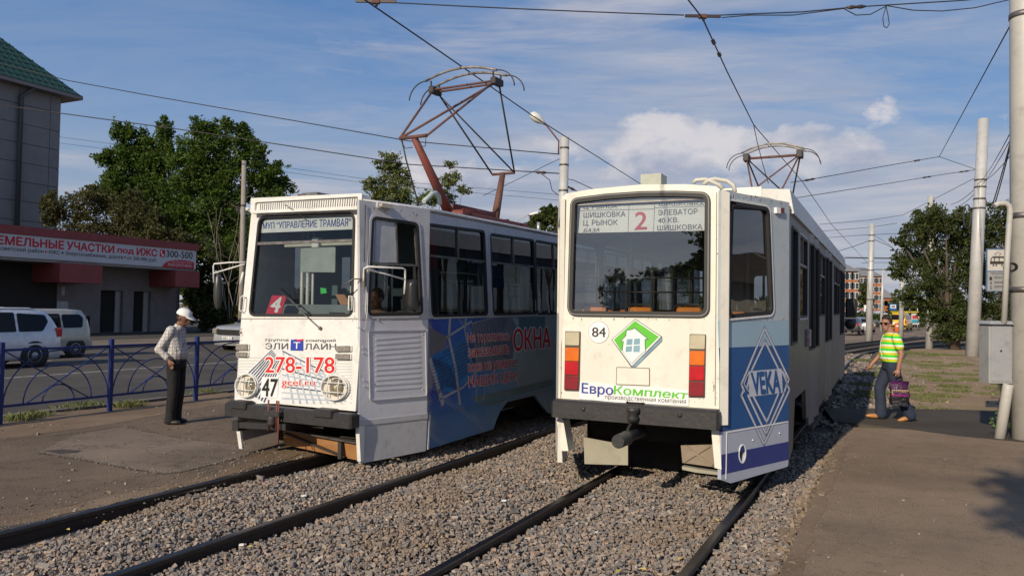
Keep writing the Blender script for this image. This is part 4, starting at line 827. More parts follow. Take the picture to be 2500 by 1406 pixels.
# roof fittings
rl = empty('x'); bpy.data.objects.remove(rl)
Xc = Plane(M1, (0, 0, 0), (0, 1, 0), (0, 0, 1))      # the tram's centre plane
MB().bbox(-.17, .10, .25, .55, zT + .08, zT + .17, .01).build('roof_bracket', steel, T1); MB().tube([(-.3, .35, zT + .16), (-.05, .35, zT + .16)], .018, 8).build('roof_bracket', rust, T1)
Ph = Plane(M1, (.70, 0, 0), (0, 1, 0), (0, 0, 1)); hp_ = [ppt(Ph, u, v, 0) for u, v in ((1034, 492), (1046, 482), (1055, 473), (1064, 471), (1071, 478), (1074, 500))]
MB().tube(hp_, .030, 10).build('roof_hoop', mat('pale_green_tube', (.42, .48, .44), .5), T1)
MB().lathe([(.22, 0), (.24, .03), (.2, .06), (.02, .09)], (.2, 6.6, zT + .17), 20).build('roof_vent', black, T1)
MB().lathe([(.03, 0), (.03, .22)], (.3, 5.75, zT + .12), 10).build('roof_pipe', mat('galvanised', (.5, .5, .5), .4, .6), T1)
# pantograph: lengthwise positions measured on the centre plane
pn = MB(); zR = zT + .12
pn.bbox(-.45, -.33, 2.95, 5.1, zR + .02, zR + .11, .01); pn.bbox(.33, .45, 2.95, 5.1, zR + .02, zR + .11, .01); pn.bbox(-.45, .45, 3.1, 3.22, zR + .02, zR + .11, .01); pn.bbox(-.45, .45, 4.75, 4.87, zR + .02, zR + .11, .01); pn.tube([(-.02, 3.45, zR + .24), (-.02, 4.75, zR + .24)], .06, 12)
pant = pn.build('pantograph_frame', ruR, T1)
for x, y in ((-.39, 3.05), (.39, 3.05), (-.39, 4.95), (.39, 4.95)): MB().lathe([(.05, 0), (.07, .02), (.05, .04), (.07, .06), (.05, .09)], (x, y, zR - .07), 12).build('insulator', mat('insulator_brown', (.20, .10, .05), .25), pant)
yk0, zk0, yk1, zk1 = 2.31, 4.22, 4.97, 4.10
pn = MB(); pn.tube([(0, 3.28, zR + .12), (0, yk0 + .02, zk0)], [.085, .050], 14); pn.build('lower_arm', ruR, pant); MB().tube([(0, 4.68, zR + .12), (0, yk1 - .02, zk1)], [.075, .048], 14).build('lower_arm', rust, pant)
MB().tube([(-.27, 3.28, zR + .12), (.27, 3.28, zR + .12)], .06, 12).build('arm_pivot', ruR, pant); MB().tube([(-.27, 4.68, zR + .12), (.27, 4.68, zR + .12)], .05, 12).build('arm_pivot', rust, pant)
MB().tube([(-.24, yk0, zk0), (.24, yk0, zk0)], .026, 10).build('knee_bar', rust, pant); MB().tube([(-.22, yk1, zk1), (.22, yk1, zk1)], .024, 10).build('knee_bar', rust, pant)
zh, yh = 5.30, 3.70; xh = .58
for x in (-1, 1):
    MB().tube([(x * .24, yk0, zk0), (x * .0 + xh * x, yh - .06, zh)], .018, 8).build('upper_tube', rust, pant); MB().tube([(x * .22, yk1, zk1), (xh * x, yh + .06, zh)], .015, 8).build('upper_tube', darkst, pant)
MB().tube([(-.24, yk0, zk0), (xh, yh - .04, zh - .02)], .018, 8).build('cross_tube', rust, pant); MB().tube([(.22, yk1, zk1), (-xh, yh + .04, zh - .02)], .014, 8).build('cross_tube', darkst, pant)
for dy in (-.07, .07): MB().tube([(-xh, yh + dy, zh), (xh, yh + dy, zh)], .019, 8).build('head_tube', rust, pant)
for x in (-1, 1): mb = MB(); mb.bbox(x * xh - .05, x * xh + .05, yh - .13, yh + .13, zh - .05, zh + .05, .01); mb.tube([(x * xh, yh - .11, zh), (x * xh, yh - .12, zh + .13)], .015, 6); mb.tube([(x * xh, yh + .11, zh), (x * xh, yh + .12, zh + .13)], .015, 6); mb.build('head_spring_box', darkst, pant)
def bow(par, y, z0, w=.66, wh=1.0, crown=.12, drop=.30):
    pts = [(w * math.sin(a), y, z0 + crown * (math.cos(a * 1.0) - .0) ) for a in np.linspace(-1.4, 1.4, 13)]
    pts = [(w * k, y, z0 + crown * (1 - k * k)) for k in np.linspace(-1, 1, 13)]
    MB().tube(pts, .021, 8).build('contact_bow', mat('bow_strip', (.42, .40, .38), .5, .3, col2=(.10, .08, .07), nscale=5, namt=.6), par)
    for s_ in (-1, 1): MB().tube([(s_ * (w + .32 * math.sin(q_)), y, z0 - drop * (1 - math.cos(q_)) ** 1.0) for q_ in np.linspace(0, 1.5, 9)], .010, 6).build('bow_horn', darkst, par)
bow(pant, yh - .16, zh + .13); bow(pant, yh + .16, zh + .13)
MB().tube([(-.20, yk0, zk0 - .03), (-.16, yk0 + .05, zk0 - .3), (-.15, yk0 + .35, zk0 - .9), (-.3, yk0 + .5, zR + .05)], .011, 6).build('cable', black, pant)
for a, b in (((-.22, yk0), -1), ((.22, yk0), 1)): MB().tube([(a[0], a[1], zk0 - .03), (a[0] * .8, a[1] + .05, zk0 - .14), (a[0] * .3, a[1] + .08, zk0 - .13)], .006, 5).build('jumper', darkst, pant)
# driver
# ================================================================ RIGHT TRAM (84), seen from its rear
T2, M2 = vehicle('tram', (1.268, 7.838, 0), .449, .004, -.003)
tag(T2, 'cream tram marked 84 with a blue corner advert, its rear towards the viewer', 'tram')
wf, hw2, C1, LT = .843, 1.33, 1.122, 13.42
PR = Plane(M2, (0, 0, .85), (1, 0, 0), (0, .05, 2.1))
PC2 = Plane(M2, (wf, 0, 0), (hw2 - wf, C1, 0), (0, 0, 1)); PS2 = Plane(M2, (hw2, 0, 0), (0, 1, 0), (0, 0, 1))
L2 = Vector((hw2 - wf, C1)).length
out_ = PR.Q([(1372, 985), (1369, 488), (1381, 473), (1444, 462), (1563, 451), (1671, 450), (1748, 455), (1757, 462), (1752, 1000)]); out_[0] = (-wf + .0, -.12); out_[-1] = (wf - .02, -.12)
rwi = roundpoly(PR.Q([(1396, 487), (1480, 476), (1566, 470), (1650, 469), (1733, 472), (1731, 773), (1388, 769)]), [.08, .02, .02, .02, .09, .10, .10], 6)
PR.plate('rear_panel', cream, T2, out_, -.05, 0, [rwi])
PR.ring('rear_window_gasket', rubber, T2, grow(rwi, -.045), .055, -.03, .022); PR.ring('rear_window_moulding', mat('gasket_grey', (.16, .16, .155), .5), T2, grow(rwi, -.012), .012, .02, .028)
PR.plate('rear_window_pane', glassmat('rear_glass', (.76, .79, .80), 4.6), T2, grow(rwi, -.02), -.02, -.016)
PR.pplate('panel_seam', mat('seam_brown', (.22, .18, .13), .8), T2, [(1749, 470), (1751, 470), (1747, 990), (1745, 990)], 0, .003)
PR.pplate('panel_seam', MATS['seam_brown'], T2, [(1375, 500), (1376.5, 500), (1370, 975), (1368.5, 975)], 0, .003)
# destination blind behind the glass
k_ = dict(plane_h=-.06); BB = [(1417, 505), (1727, 494), (1724, 563), (1412, 569)]
blind = PR.pplate('destination_board', mat('board_paper', (.86, .85, .79), .6, col2=(.79, .78, .72), nscale=6), T2, BB, -.07, -.06, **k_)
tk = mat('board_text', (.06, .06, .065), .6); H_ = lambda h: h
for s_, q, b in (('ШИШКОВКА', [(1425, 519), (1527, 516), (1527, 529), (1425, 532)], .015), ('Ц. РЫНОК', [(1425, 537), (1508, 536), (1508, 552), (1424, 554)], .015), ('БАЗА', [(1428, 558), (1467, 556.5), (1463, 566), (1424, 567)], .015),
                 ('ЭЛЕВАТОР', [(1607, 513), (1703, 509), (1703, 523), (1607, 526)], .015), ('40 КВ.', [(1607, 532), (1657, 530), (1657, 543), (1606, 545)], .015), ('ШИШКОВКА', [(1605, 550), (1715, 547), (1715, 560), (1605, 563)], .015),
                 ('Ц. РЫНОК', [(1425, 501.5), (1508, 499), (1508, 510), (1425, 513)], .015), ('ШИШКОВКА', [(1609, 495.5), (1719, 494.5), (1719, 501), (1609, 503)], .015)):
    text(PR, s_, q, tk, blind, .004, b, plane_h=-.06)
text(PR, '2', [(1552, 518), (1580, 517), (1579, 560), (1549, 561)], mat('soft_red', (.62, .05, .07), .6), blind, .004, .02, plane_h=-.06)
PR.pplate('lettering', MATS['soft_red'], blind, [(1567, 499), (1576, 498.7), (1576, 500.5), (1567, 500.8)], -.06, -.056, plane_h=-.06)
for q in ([(1535, 501), (1536, 501), (1534, 566), (1533, 566)], [(1598, 498), (1599, 498), (1596, 565), (1595, 565)], [(1417, 514), (1598, 510), (1598, 511), (1417, 515)], [(1598, 507), (1727, 503), (1727, 504), (1598, 508)]): PR.pplate('board_line', tk, blind, q, -.06, -.057, plane_h=-.06)
# tail lamps
lensc = [mat('lens_beige', (.50, .45, .31), .3, bump=.002, bscale=60, coat=.5), mat('lens_orange', (.72, .17, .012), .25, col2=(.60, .12, .01), nscale=12, coat=.6), mat('lens_red', (.55, .012, .02), .22, col2=(.36, .008, .015), nscale=9, coat=.6), mat('lens_dark_red', (.26, .014, .022), .3, col2=(.19, .012, .02), nscale=9, coat=.5)]
for (u0, u1, ys, sk) in ((1384, 1417, (810, 848, 882, 917), 34), (1687, 1723, (817, 856, 893, 931), 36)):
    q0 = [(u0 - 2, ys[0] - 2), (u1 + 1, ys[0] - 1), (u1 - 2, ys[3] + sk + 2), (u0 - 5, ys[3] + sk + 1)]
    tl = PR.pplate('tail_lamp', mat('lamp_housing', (.07, .055, .04), .6), T2, q0, 0, .022, .01)
    for k in range(4):
        d = -k * 1.0; q = [(u0 + d, ys[k]), (u1 + d, ys[k] + .5), (u1 + d - 1, ys[k] + sk - 1), (u0 + d - 1, ys[k] + sk - 2)]
        nm = ['beige lens', 'orange lens', 'bright red lens', 'dark red lens'][k]
        o = PR.pplate('lamp_lens', lensc[k], tl, q, .018, .034, .012); o['label'] = nm
# number roundel, house logo, plate, name strip
c = PR.uv(1462, 811); circ = lambda r, n=32: [(c.x + r * math.cos(2 * math.pi * i / n), c.y + r * math.sin(2 * math.pi * i / n)) for i in range(n)]
PR.plate('number_sticker', inkk, T2, circ(.112), .001, .003); PR.plate('number_sticker', pwhite, T2, circ(.109), .003, .0045)
text(PR, '84', [(1446, 799), (1479, 799), (1479, 823), (1446, 822)], inkk, T2, .006, .03)
LG = PR.pplate('house_logo', mat('logo_outline', (.08, .10, .10), .5), T2, [(1551, 778), (1617, 822), (1617, 833), (1552, 897), (1541, 896), (1493, 829)], .001, .003)
PR.pplate('logo_print', pwhite, LG, [(1551, 780), (1614, 822), (1543, 893), (1495, 829)], .003, .005)
PR.pplate('logo_print', mat('logo_slate', (.22, .36, .43), .5, col2=(.12, .19, .30), nscale=6), LG, [(1616, 824), (1616, 832), (1552, 896), (1543, 895)], .004, .006)
PR.pplate('logo_print', pgrn, LG, [(1551, 783), (1609, 822), (1576, 855), (1575, 838), (1551, 830), (1530, 832), (1517, 857), (1499, 829)], .005, .0065)
PR.pplate('logo_print', inkk, LG, [(1519, 856), (1522, 834), (1516, 833), (1528, 818), (1529, 806), (1541, 804), (1550, 800), (1584, 828), (1576, 829), (1577, 857), (1570, 861), (1543, 888)], .0065, .0075)
PR.pplate('logo_print', mat('logo_pale', (.62, .72, .74), .5, col2=(.75, .78, .78), nscale=8), LG, [(1520.5, 857), (1523.5, 833), (1518, 832), (1529.5, 819), (1530.5, 807), (1541, 805.5), (1550, 802), (1581, 827), (1574.5, 827.5), (1575.5, 857), (1569, 861), (1543, 887)], .0075, .009)
for q in ([(1531, 828), (1545, 827), (1544, 841), (1530, 842)], [(1549, 827), (1563, 826), (1563, 840), (1548, 841)], [(1529, 846), (1544, 844), (1543, 858), (1528, 859)], [(1548, 844), (1563, 843), (1562, 859), (1547, 859)]): PR.pplate('logo_print', mat('logo_pane', (.20, .36, .44), .5), LG, q, .009, .0105)
npq = [(1505, 895), (1587, 898), (1587, 942), (1504, 939)]; PR.pplate('blank_plate', MATS['seam_brown'], T2, npq, .001, .006, .012); PR.pplate('blank_plate', cream, T2, [(1507, 897), (1585, 900), (1585, 940), (1506, 937)], .006, .009, .01)
nsq = [(1417, 931), (1502, 939), (1682, 952), (1682, 990), (1500, 981), (1414, 973)]; PR.pplate('name_strip', pwhite, T2, nsq, .0095, .0112)
PT = [Vector(x) for x in PR.Q([(1421, 934), (1681, 955), (1677, 973.5), (1421, 957)])]; f_ = lambda k, t: tuple(PT[0].lerp(PT[1], k)) if t else tuple(PT[3].lerp(PT[2], k))
text(PR, 'Евро', [f_(.003, 1), f_(.31, 1), Vector(f_(.31, 0)) - Vector((0, .035)), Vector(f_(.003, 0)) - Vector((0, .035))], mat('euro_blue', (.03, .05, .30), .5), T2, .0135, .045, local=True)
text(PR, 'Комплект', [f_(.32, 1), f_(1, 1), f_(1, 0), f_(.32, 0)], pgrn, T2, .0135, .045, local=True)
text(PR, 'производственная компания', [(1478, 965), (1676, 976), (1675, 988.5), (1478, 976)], inkk, T2, .0135, .0)
# bumper
PBm = Plane(M2, (0, -.13, 0), (1, 0, 0), (0, 0, 1)); bq = PBm.Q([(1359, 976), (1745, 1001), (1746, 1046), (1359, 1022)])
bz0, bz1 = (bq[2][1] + bq[3][1]) / 2, (bq[0][1] + bq[1][1]) / 2
bb = MB(); bb.bbox(-wf - .03, wf + .0, -.13, .06, bz0, bz1, .025); bmp = bb.build('bumper', black, T2)
for u, v in ((1424, 998), (1660, 1013)): a = PBm.uv(u, v); MB().lathe([(.024, 0), (.022, .010), (.008, .016)], PBm.p(a.x, a.y, 0), 12, PBm.n).build('bolt', black, bmp)
MB().bbox(-.09, .09, -.06, .0, bz1 - .0, bz1 + .004).build('bumper_lip', black, bmp)
PU = Plane(M2, (0, -.16, 0), (1, 0, 0), (0, 0, 1)); kp = PU.p(*PU.uv(1545, 1010))
cpl = MB(); a = Plane(M2, (0, -.75, 0), (1, 0, 0), (0, 0, 1)); tip = a.p(*a.uv(1508, 1078)); b0 = Plane(M2, (0, .05, 0), (1, 0, 0), (0, 0, 1)); root_ = b0.p(*b0.uv(1568, 1052)); dd = (root_ - tip)
cpl.tube([tip, tip + dd * .02, tip + dd * .30, tip + dd * .33, tip + dd * .36, root_], [.058, .064, .064, .07, .052, .052], 18); cpo = cpl.build('coupler', black, T2)
kk = MB(); kk.lathe([(.05, -.10), (.062, -.06), (.045, -.02), (.066, .0), (.066, .035), (.045, .05)], kp + V(0, .01, .02), 14); kk.build('coupler_knuckle', black, cpo)
MB().tube([kp + V(0, .02, -.06), kp + V(-.04, -.03, -.15), tip + dd * .42], .016, 8).build('coupler_link', black, cpo)
# end plates under the bumper, strips, hanging boards
w_ = lambda x, y, z: (x, y, z)
boardB = mat('beige_board', (.36, .345, .27), .8, col2=(.30, .28, .22), nscale=3, dirt=.25)
for nm, pts, yy in (('mudguard_board', [(1425, 1067), (1533, 1087), (1533, 1135), (1427, 1132)], .35), ('mudguard_board', [(1662, 1087), (1740, 1085), (1743, 1140), (1666, 1129)], .25)):
    a = Plane(M2, (0, yy, 0), (1, 0, 0), (0, 0, 1)); o = a.pplate(nm, boardB if yy > .3 else mat('brown_board', (.27, .215, .16), .8, dirt=.3), T2, pts, -.02, 0)
    if yy < .3:
        polyline(mb := MB(), a, a.Q([(1675, 1088), (1738, 1135)]), .022, 0, .015); polyline(mb, a, a.Q([(1732, 1088), (1673, 1124)]), .022, .001, .016); mb.build('board_rib', MATS['brown_board'], o)
        a.pplate('board_lip', boardB, o, [(1666, 1137), (1700, 1143), (1762, 1152), (1768, 1160), (1700, 1152), (1667, 1145)], -.06, .02)
PR.pplate('end_strip', cream, T2, [(1357, 1024), (1373, 1025), (1386, 1101), (1368, 1101)], -.20, -.02); PR.pplate('end_strip', rubber, T2, [(1369, 1101), (1381, 1101), (1376, 1130), (1371, 1128)], -.05, -.03)
PR.pplate('end_strip', cream, T2, [(1736, 1049), (1755, 1051), (1761, 1146), (1744, 1142)], -.06, -.01)
# cover strip at the right corner
MB().hexa([(wf - .012, -.03, .72), (wf + .055, .03, .72), (wf + .055, .06, .72), (wf - .012, .0, .72), (wf - .012, -.01, 2.98), (wf + .055, .05, 2.95), (wf + .055, .08, 2.95), (wf - .012, .02, 2.98)]).build('corner_strip', cream, T2)
# corner panel with window
cw = roundpoly(PC2.Q([(1780, 492), (1876, 508), (1886, 766), (1776, 776)]), [.02, .08, .08, .02], 6); cw = [(max(.035, a), b) for a, b in cw]
Cq = PC2.Q
def czone(nm, z0, z1, m_, h=0.0, holes=(), t0=None): return PC2.plate(nm, m_, T2, [(0, z0), (L2, z0), (L2, z1), (0, z1)], -.05, h, holes)
paleB = paint('pale_blue_grey', (.42, .475, .50), col2=(.37, .42, .45), nscale=2, dirt=.2); sky_b = paint('light_blue_vinyl', (.30, .43, .52), col2=(.27, .39, .48), nscale=3); blu = paint('blue_vinyl', (.016, .088, .26), col2=(.013, .07, .21), nscale=2.5, bump=.002, bscale=5); nav = paint('dark_blue_vinyl', (.020, .035, .17), col2=(.03, .045, .2), nscale=3); lg = paint('light_grey_vinyl', (.42, .44, .52), col2=(.36, .40, .48), nscale=3)
zA = 1.455; zB = 1.788
czone('corner_panel_upper', zB - .002, 2.97, paleB, 0, [cw]) if min(p[1] for p in cw) > zB else czone('corner_panel_upper', min(p[1] for p in cw) - .03, 2.97, paleB, 0, [cw])
zlow = min(min(p[1] for p in cw) - .03, zB - .002)
PC2.plate('corner_panel_light_blue', sky_b, T2, [(0, zA), (L2, zA), (L2, zlow - .001), (0, zlow - .001)], -.05, .001)
PC2.plate('corner_panel_blue', blu, T2, [(0, .66), (L2, .66), (L2, zA - .001), (0, zA - .001)], -.05, .001)
fq = Cq([(1757, 1054), (1930, 1027), (1926, 1077), (1758, 1110)]); fq[0] = (0, .655); fq[1] = (L2, .655)
z1_ = (fq[2][1]); z2_ = z1_ - .19
hole = PC2.uv(1812, 1107); ov = [(hole.x + .045 * math.cos(2 * math.pi * i / 20) * 1.15, hole.y + .082 * math.sin(2 * math.pi * i / 20)) for i in range(20)]
skq = [(0, .655), (L2, .655), (L2, .20), (L2 - .02, .175), (.16, .145), (0, .20)]
PC2.plate('corner_skirt', lg, T2, skq, -.04, .0, [ov])
PC2.plate('skirt_band', nav, T2, [(0, z2_), (L2, z2_), (L2, z1_), (0, z1_)], 0, .002, [ov]); PC2.ring('hole_rim', pwhite, T2, ov, .012, 0, .006)
polyline(mb := MB(), PC2, [(.075, .20), (.085, .64), (L2 - .02, .648)], .010, .002, .006); mb.build('skirt_door_edge', pwhite, T2)
for u, v in ((1837, 1074), (1902, 1057)): a = PC2.uv(u, v); MB().lathe([(.010, 0), (.006, .008)], PC2.p(a.x, a.y, .002), 8, PC2.n).build('rivet', pwhite, T2)
PC2.ring('corner_window_gasket', rubber, T2, grow(cw, -.03), .036, -.03, .014); PC2.ring('corner_window_moulding', mat('moulding_white', (.66, .66, .63), .5), T2, grow(cw, .007), .02, .001, .014)
PC2.plate('corner_window_pane', glassmat('corner_glass', (.45, .48, .49), 2.4), T2, cw, -.024, -.02)
PC2.pplate('window_sticker', mat('sticker_beige', (.30, .28, .21), .7), T2, [(1838, 749), (1871, 751), (1871, 767), (1839, 766)], -.03, -.026); text(PC2, 'VEKA', [(1843, 752), (1866, 753), (1866, 758), (1843, 757)], inkk, T2, -.018, .05)
PC2.pplate('marker_lamp', pwhite, T2, [(1890, 507), (1900, 508), (1900, 522), (1890, 521)], 0, .03); PC2.pplate('marker_lamp', mat('marker_dark_red', (.12, .02, .015), .4), T2, [(1900, 508), (1908, 509), (1908, 521), (1900, 522)], 0, .035)
PC2.plate('advert_edge_band', mat('blue_vinyl_dark', (.03, .075, .22), .4), T2, [(.0, .66), (.07, .66), (.07, 1.72), (.0, 1.72)], .001, .0025)
# diamond emblem
dg = MB(); dw = MB(); ln = lambda pts, w=.026: [polyline(dg, PC2, Cq(pts), w + .014, .0012, .0016), polyline(dw, PC2, Cq(pts), w, .0016, .0021)]
Z = lambda a, b: (1700 + a / 3.195, 760 + b / 3.195)
ln([Z(372, 622), Z(350, 568), Z(532, 130), Z(722, 530), Z(702, 582)]); ln([Z(412, 612), Z(400, 560), Z(392, 600), Z(430, 460)][2:] + [Z(535, 235), Z(640, 450)])
ln([Z(366, 618), Z(350, 655), Z(528, 1036), Z(725, 612), Z(712, 575), Z(688, 490)]); ln([Z(402, 655), Z(542, 955), Z(684, 632), Z(706, 560), Z(672, 470)]); ln([Z(445, 665), Z(548, 862), Z(638, 645)])
ln([Z(405, 620), Z(370, 565), Z(405, 480)], .012)
dg.build('emblem_line_edge', mat('emblem_edge', (.02, .03, .12), .4), T2); dw.build('emblem_line', mat('emblem_silver', (.50, .52, .58), .4), T2)
em = PC2.plate('emblem_box', MATS['emblem_silver'], T2, Cq([Z(406, 466), Z(664, 446), Z(672, 634), Z(412, 666)]), .0021, .0028)
text(PC2, 'VEKA', [Z(426, 484), Z(648, 464), Z(655, 626), Z(445, 646)], blu, em, .0030, .09)
# right side: wall, windows and folding doors at measured positions
pl_side = paint('side_dirty_silver', (.11, .115, .125), col2=(.065, .07, .078), nscale=1.5, dirt=.45, rough=.45)
zw0, zw1 = 1.74, 2.72
def yy(u, v=800): return PS2.uv(u, v).x
side_h = [rrect(1.62, 2.25, 1.55, 2.76, .05)]
segs = [(C1, 2.28), (2.28, 3.75), (3.75, 5.25), (5.25, 6.5), (6.5, 8.0), (8.0, 10.9), (10.9, 12.2), (12.2, LT)]
holes2 = [rrect(1.35, 1.95, 1.45, 2.74, .05), rrect(2.15, 3.15, zw0, zw1, .06), rrect(5.35, 6.35, zw0, zw1), rrect(8.9, 9.9, zw0, zw1), rrect(10.0, 10.8, zw0, zw1), rrect(12.3, 13.1, zw0, zw1)]
# doorways are gaps in the wall
for (a, b) in ((C1, 3.45), (5.15, 6.45), (8.15, 11.0), (12.2, LT)):
    hs = [h for h in holes2 if min(p[0] for p in h) > a and max(p[0] for p in h) < b]
    zb0 = .62 if a in (2.9,) else .38
    ol = [(a, .20 if a == C1 else .36), (b, .36), (b, 2.93), (a, 2.93)]
    if a == C1: ol = [(a, .20), (1.55, .30), (1.75, .82), (3.0, .82), (3.15, .42), (b, .42), (b, 2.93), (a, 2.93)]
    PS2.plate('side_wall', pl_side, T2, ol, -.05, 0, hs)
    for h in hs:
        PS2.ring('window_gasket', rubber, T2, grow(h, -.02), .03, -.03, .010); PS2.plate('window_pane', glassD, T2, h, -.024, -.02)
        x0, x1 = min(p[0] for p in h), max(p[0] for p in h)
        if x1 - x0 > .7:
            PS2.plate('window_bar', steel, T2, [(x0, 2.36), (x1, 2.36), (x1, 2.39), (x0, 2.39)], -.02, .005); xm = (x0 + x1) / 2; PS2.plate('window_bar', steel, T2, [(xm - .012, 2.39), (xm + .012, 2.39), (xm + .012, 2.72), (xm - .012, 2.72)], -.02, .005)
PS2.ring('window_surround', mat('pale_trim', (.5, .5, .5), .5), T2, grow(holes2[1], .012), .02, 0, .014)
for (a, b) in ((3.45, 5.15), (6.45, 8.15), (11.0, 12.2)):
    w = (b - a) / 4
    for k in range(4 if b - a > 1.3 else 3):
        w = (b - a) / (4 if b - a > 1.3 else 3)
        p = Plane(M2, (hw2 + (.0 if k % 2 == 0 else .035), a + k * w, 0), (.035 if k % 2 == 0 else -.035, w, 0), (0, 0, 1)); Lw = Vector((.035, w)).length
        hh = roundpoly([(.06, 1.30), (Lw - .06, 1.30), (Lw - .06, 2.72), (.06, 2.72)], .04)
        dr = p.plate('door_leaf', paint('door_grey', (.15, .16, .18), col2=(.095, .10, .115), nscale=2, dirt=.4), T2, [(.006, .30), (Lw - .006, .30), (Lw - .006, 2.86), (.006, 2.86)], -.035, .0, [hh])
        p.ring('door_gasket', rubber, dr, grow(hh, -.015), .028, -.03, .008); p.plate('door_window_pane', glassD, dr, hh, -.02, -.016)
    MB().box(hw2 - .03, hw2 + .05, a, b, .22, .28).build('door_step', under, T2); MB().box(hw2 - .6, hw2 - .1, a, b, .30, .34).build('door_step', under, T2)
MB().bbox(hw2, hw2 + .05, 3.02, 3.28, 1.36, 1.58, .01).build('side_box', mat('peeling_label', (.40, .36, .34), .7, col2=(.2, .1, .08), nscale=20), T2)
# roof edge fairing, roof cover, roof
FE = Plane(M2, (hw2 + .035, 0, 0), (0, 1, 0), (0, 0, 1)); fz0, fz1 = 2.865, 3.13
fair = mat('fairing_white', (.62, .62, .60), .45, col2=(.52, .52, .50), nscale=2, dirt=.25)
fa = MB(); fa.hexa([(hw2 - .30, C1 + .12, fz0), (hw2 + .035, C1 + .12, fz0), (hw2 + .035, LT, fz0), (hw2 - .30, LT, fz0), (hw2 - .30, C1 + .12, fz1 + .02), (hw2 - .01, C1 + .12, fz1), (hw2 - .01, LT, fz1), (hw2 - .30, LT, fz1 + .02)]); fa.build('roof_fairing', fair, T2)
fa = MB(); fa.hexa([(-hw2 - .035, C1 + .12, fz0), (-hw2 + .30, C1 + .12, fz0), (-hw2 + .30, LT, fz0), (-hw2 - .035, LT, fz0), (-hw2 + .01, C1 + .12, fz1), (-hw2 + .30, C1 + .12, fz1 + .02), (-hw2 + .30, LT, fz1 + .02), (-hw2 + .01, LT, fz1)]); fa.build('roof_fairing', fair, T2)
rc = MB(); rc.hexa([(-hw2 + .30, C1 + .10, 2.95), (hw2 - .30, C1 + .10, 2.95), (hw2 - .30, C1 + .2, 2.95), (-hw2 + .3, C1 + .2, 2.95), (-hw2 + .30, C1 + .10, 3.17), (hw2 - .30, C1 + .10, 3.17), (hw2 - .30, C1 + .2, 3.17), (-hw2 + .3, C1 + .2, 3.17)]); rc.build('roof_cover', cream, T2)
rf = MB(); top = [(-wf + .06, .06, 2.90), (wf - .06, .06, 2.90), (hw2, C1, 2.94), (hw2, LT - .6, 2.94), (.9, LT, 2.94), (-.9, LT, 2.94), (-hw2, LT - .6, 2.94), (-hw2, C1, 2.94)]
tp2 = [(-wf + .1, .06, 3.0), (-.4, .03, 3.045), (.4, .03, 3.05), (wf - .1, .06, 3.0), (hw2 - .15, C1, 3.03), (hw2 - .15, LT - .6, 3.03), (-hw2 + .15, LT - .6, 3.03), (-hw2 + .15, C1, 3.03)]
vs = top + [(-wf + .12, .12, 2.99), (wf - .12, .12, 2.99), (hw2 - .2, C1, 3.03), (hw2 - .2, LT - .6, 3.03), (.8, LT, 3.0), (-.8, LT, 3.0), (-hw2 + .2, LT - .6, 3.03), (-hw2 + .2, C1, 3.03)]
rf.add(vs, [(7, 6, 5, 4, 3, 2, 1, 0), tuple(range(8, 16))] + [(i, (i + 1) % 8, 8 + (i + 1) % 8, 8 + i) for i in range(8)]); rf.build('roof', mat('roof_rusty_cream', (.52, .50, .44), .7, col2=(.32, .20, .12), nscale=4, namt=.3), T2)
PZ = Plane(M2, (0, .9, 0), (1, 0, 0), (0, 0, 1)); PZ.pplate('roof_box', mat('box_grey_green', (.42, .44, .37), .6), T2, [(1564, 426), (1614, 423), (1614, 462), (1564, 462)], -.25, 0)
for pts in ([(1692, 447), (1700, 440), (1722, 438), (1738, 444), (1756, 452), (1765, 462)], [(1717, 452), (1728, 441), (1745, 437), (1775, 442), (1790, 452), (1795, 470)]):
    a = Plane(M2, (.6, 1.0, 0), (1, .2, 0), (0, 0, 1)); MB().tube([ppt(a, u, v, 0) for u, v in pts], .024, 8).build('roof_hoop', mat('hoop_cream', (.55, .54, .48), .5), T2)
# far side and front
PLL = Plane(M2, (-hw2, 0, 0), (0, 1, 0), (0, 0, 1), flip=True); lh = [rrect(a, a + 1.2, 1.66, 2.66, .07) for a in (1.3, 2.7, 4.1, 5.5, 6.9, 8.3, 9.7, 11.1)]
PLL.plate('side_wall_left', pl_side, T2, [(C1, .36), (LT - .6, .36), (LT - .6, 2.93), (C1, 2.93)], -.05, 0, lh)
for h in lh: PLL.ring('window_gasket', rubber, T2, grow(h, -.02), .03, -.03, .010); PLL.plate('window_pane', glassmat('clear_glass', (.72, .76, .78), .8), T2, h, -.024, -.02)
pcl = Plane(M2, (-wf, 0, 0), (-(hw2 - wf), C1, 0), (0, 0, 1), flip=True); lch = roundpoly([(.1, 1.75), (L2 - .1, 1.75), (L2 - .1, 2.8), (.1, 2.8)], .07); pcl.plate('corner_panel', cream, T2, [(0, .2), (L2, .2), (L2, 2.97), (0, 2.97)], -.05, 0, [lch]); pcl.plate('corner_window_pane', MATS['clear_glass'], T2, lch, -.02, -.016)
pff = Plane(M2, (0, LT, 0), (-1, 0, 0), (0, 0, 1)); fh = roundpoly([(-.85, 1.6), (.85, 1.6), (.85, 2.7), (-.85, 2.7)], .1); pff.plate('front_wall', cream, T2, [(-.95, .4), (.95, .4), (.95, 2.94), (-.95, 2.94)], -.05, 0, [fh]); pff.plate('windscreen_pane', MATS['clear_glass'], T2, fh, -.02, -.016)
for sx in (1, -1):
    pq = Plane(M2, (sx * hw2, LT - .6, 0), (-sx * .38, .6, 0), (0, 0, 1), flip=(sx < 0)); pq.plate('front_corner_panel', cream, T2, [(0, .35), (.71, .35), (.71, 2.94), (0, 2.94)], -.04, 0)
